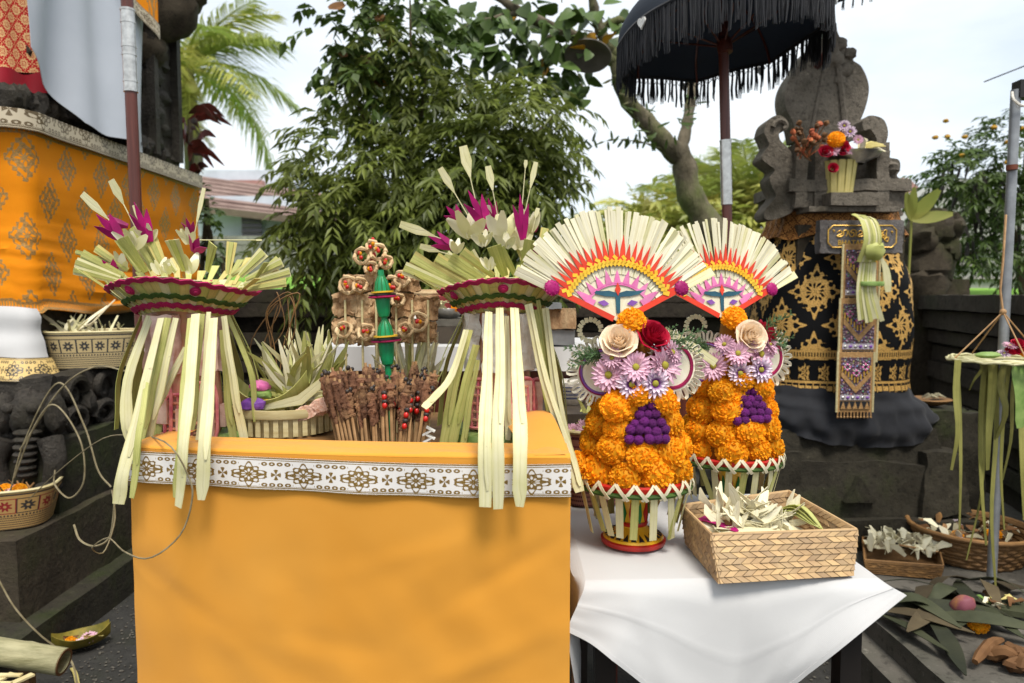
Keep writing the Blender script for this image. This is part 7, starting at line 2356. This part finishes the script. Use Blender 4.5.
# ---------------------------------------------------------------- buildings behind
m_bw = mat('house plaster', hx('#c9d0d8'), hx('#b3bac2'), 2, .8, .1, 20)
m_roof = mat('brown roof tile', hx('#75605a'), hx('#8c7870'), 3, .8)
m_roofp = mat('pink roof tile', hx('#a88078'), hx('#987068'), 4, .8)
m_glassd = mat('dark louvre glass', (.05, .045, .05), (.09, .08, .08), 6, .25, spec=.6)
m_greyst = mat('grey block wall', hx('#8c8a84'), hx('#6f6c66'), 3, .9, .3, 12, .02)
yh_ = 13.0
t = thing('village_house', 'white house with brown tiled roof between the left shrine and the bushy tree', 'house', (P(262, 260, yh_).x, yh_, 1.4))
def rect(x0, x1, y0, y1, Y, dep, name, m, par, bevel=0):
    a, b = P(x0, y1, Y), P(x1, y0, Y)
    q = MB(); q.box(((a.x + b.x) / 2, Y + dep / 2, (a.z + b.z) / 2), (b.x - a.x, dep, b.z - a.z)); return q.build(name, m, par, smooth=False)
rect(200, 400, 196, 292, yh_, 3, 'wall', m_bw, t)
w_ = rect(240, 263, 212, 244, yh_ - .06, .1, 'window', m_bw, t)
rect(242, 261, 214, 241, yh_ - .09, .04, 'pane', m_glassd, w_)
for k_ in range(5):
    rect(242, 261, 217 + k_ * 5, 218 + k_ * 5, yh_ - .12, .03, 'louvre', m_greyst, w_)
rect(300, 318, 222, 246, yh_ - .06, .1, 'window', m_glassd, t)
q = MB()
A_, B_, C_, D_ = P(196, 205, yh_ - .7), P(400, 228, yh_ - .7), P(400, 205, yh_ + 1.5), P(196, 176, yh_ + 1.5)
n_ = (B_ - A_).cross(D_ - A_).normalized()
q.add([A_, B_, C_, D_] + [p - n_ * .12 for p in (A_, B_, C_, D_)], [(0, 1, 2, 3), (7, 6, 5, 4), (0, 4, 5, 1), (1, 5, 6, 2), (2, 6, 7, 3), (3, 7, 4, 0)])
rf = q.build('roof', m_roof, t, smooth=False)
for k_ in range(7):
    f_ = (k_ + .5) / 7
    q = MB(); q.tube([A_.lerp(D_, f_), B_.lerp(C_, f_)], .045, 5); q.build('tile_row', m_roof, rf)
rect(196, 300, 170, 186, yh_ + 1.6, 2, 'upper_wall', m_bw, t)
rect(196, 262, 180, 188, yh_ + 1.4, .2, 'balcony_rail', m_roofp, t)
q = MB(); a, b = P(180, 292, 12.2), P(420, 236, 12.2)
t = thing('garden_wall', 'grey block garden wall in front of the white house', 'wall', ((a.x + b.x) / 2, 12.2, 1.4))
bw_ = (b.x - a.x) / 22
bh = (b.z - a.z) / 6
for j in range(6):
    for i in range(22):
        q = MB(); q.box((a.x + bw_ * (i + .5 + .5 * (j % 2)), 12.2 + U(0, .02), a.z + bh * (j + .5)), (bw_ * .96, .2, bh * .94)); q.build('block', m_greyst, t, smooth=False)
yr = 11
t = thing('far_house', 'far house with pinkish tiled roof right of the right shrine', 'house', (P(915, 240, yr).x, yr, 1.4))
rect(880, 945, 206, 292, yr, 3, 'wall', m_bw, t)
q = MB(); q.prism([(870, 208), (945, 208), (936, 202), (908, 178), (898, 178)][::-1], lambda x, y, k_: (lambda p: V((p.x, yr - .3 + 3.6 * k_, p.z)))(P(x, y, yr - .3))); q.build('roof', m_roofp, t, smooth=False)
yr = 8
t = thing('grey_gable', 'plain grey gabled shed behind the right stone wall', 'shed', (P(960, 260, yr).x, yr, 1.4))
q = MB(); q.prism([(905, 292), (1120, 292), (1120, 250), (1040, 205), (965, 178), (912, 222)][::-1], lambda x, y, k_: (lambda p: V((p.x, yr + 2 * k_, p.z)))(P(x, y, yr))); q.build('wall', mat('grey render', hx('#a3a29c'), hx('#8d8b85'), 3, .9, .2, 10), t, smooth=False)
for k_ in range(4):
    q = MB(); q.tube([P(915, 240 + k_ * 13, yr - .02), P(1110, 240 + k_ * 13, yr - .02)], .02, 4); q.build('joint_strip', m_greyst, t)
q = MB()
for i, (x, y, r_) in enumerate(((930, 232, 20), (926, 262, 24), (922, 285, 24), (945, 228, 13), (915, 240, 16), (940, 250, 14))):
    q.ball(P(x, y, 5.2), (r_ * 5.2 / 720, .2, r_ * 5.2 / 720 * 1.1), 16, 10, .35, 3, i)
q.rock((P(926, 300, 5.25).x, 5.25, .75), (.42, .3, 1.4), 16, .03, 4)
one('stone_pillar', q, m_stone, 'weathered brown stone pillar behind the right shrine at the wall corner', 'pillar')
q = MB()
e = P(912, 212, 4.9)
for i in range(5):
    petal(q, e + V((0, 0, -.05)), (U(-.6, 1), -.3, U(-.2, .8)), (0, -1, .4), .22, .09, .03, .1, 5, U(0, 1))
q.tube([V((e.x, 4.95, .2)), e], .008, 5)
one('young_plant', q, m_frondy, 'small yellow green plant behind the right edge of the right shrine', 'plant')

# grit and fallen petals on the paving
q = MB()
for i in range(420):
    p = PZ(U(60, 140), U(600, 690), .004) if i % 2 else PZ(U(850, 960), U(640, 700), .0)
    if i % 2 == 0: p = V((U(.9, 1.18), U(1.8, 2.9), .004))
    q.ball(p, (U(.002, .007), U(.002, .007), U(.001, .004)), 5, 4, 0)
struct('grit', q, m_conc, kind='stuff')
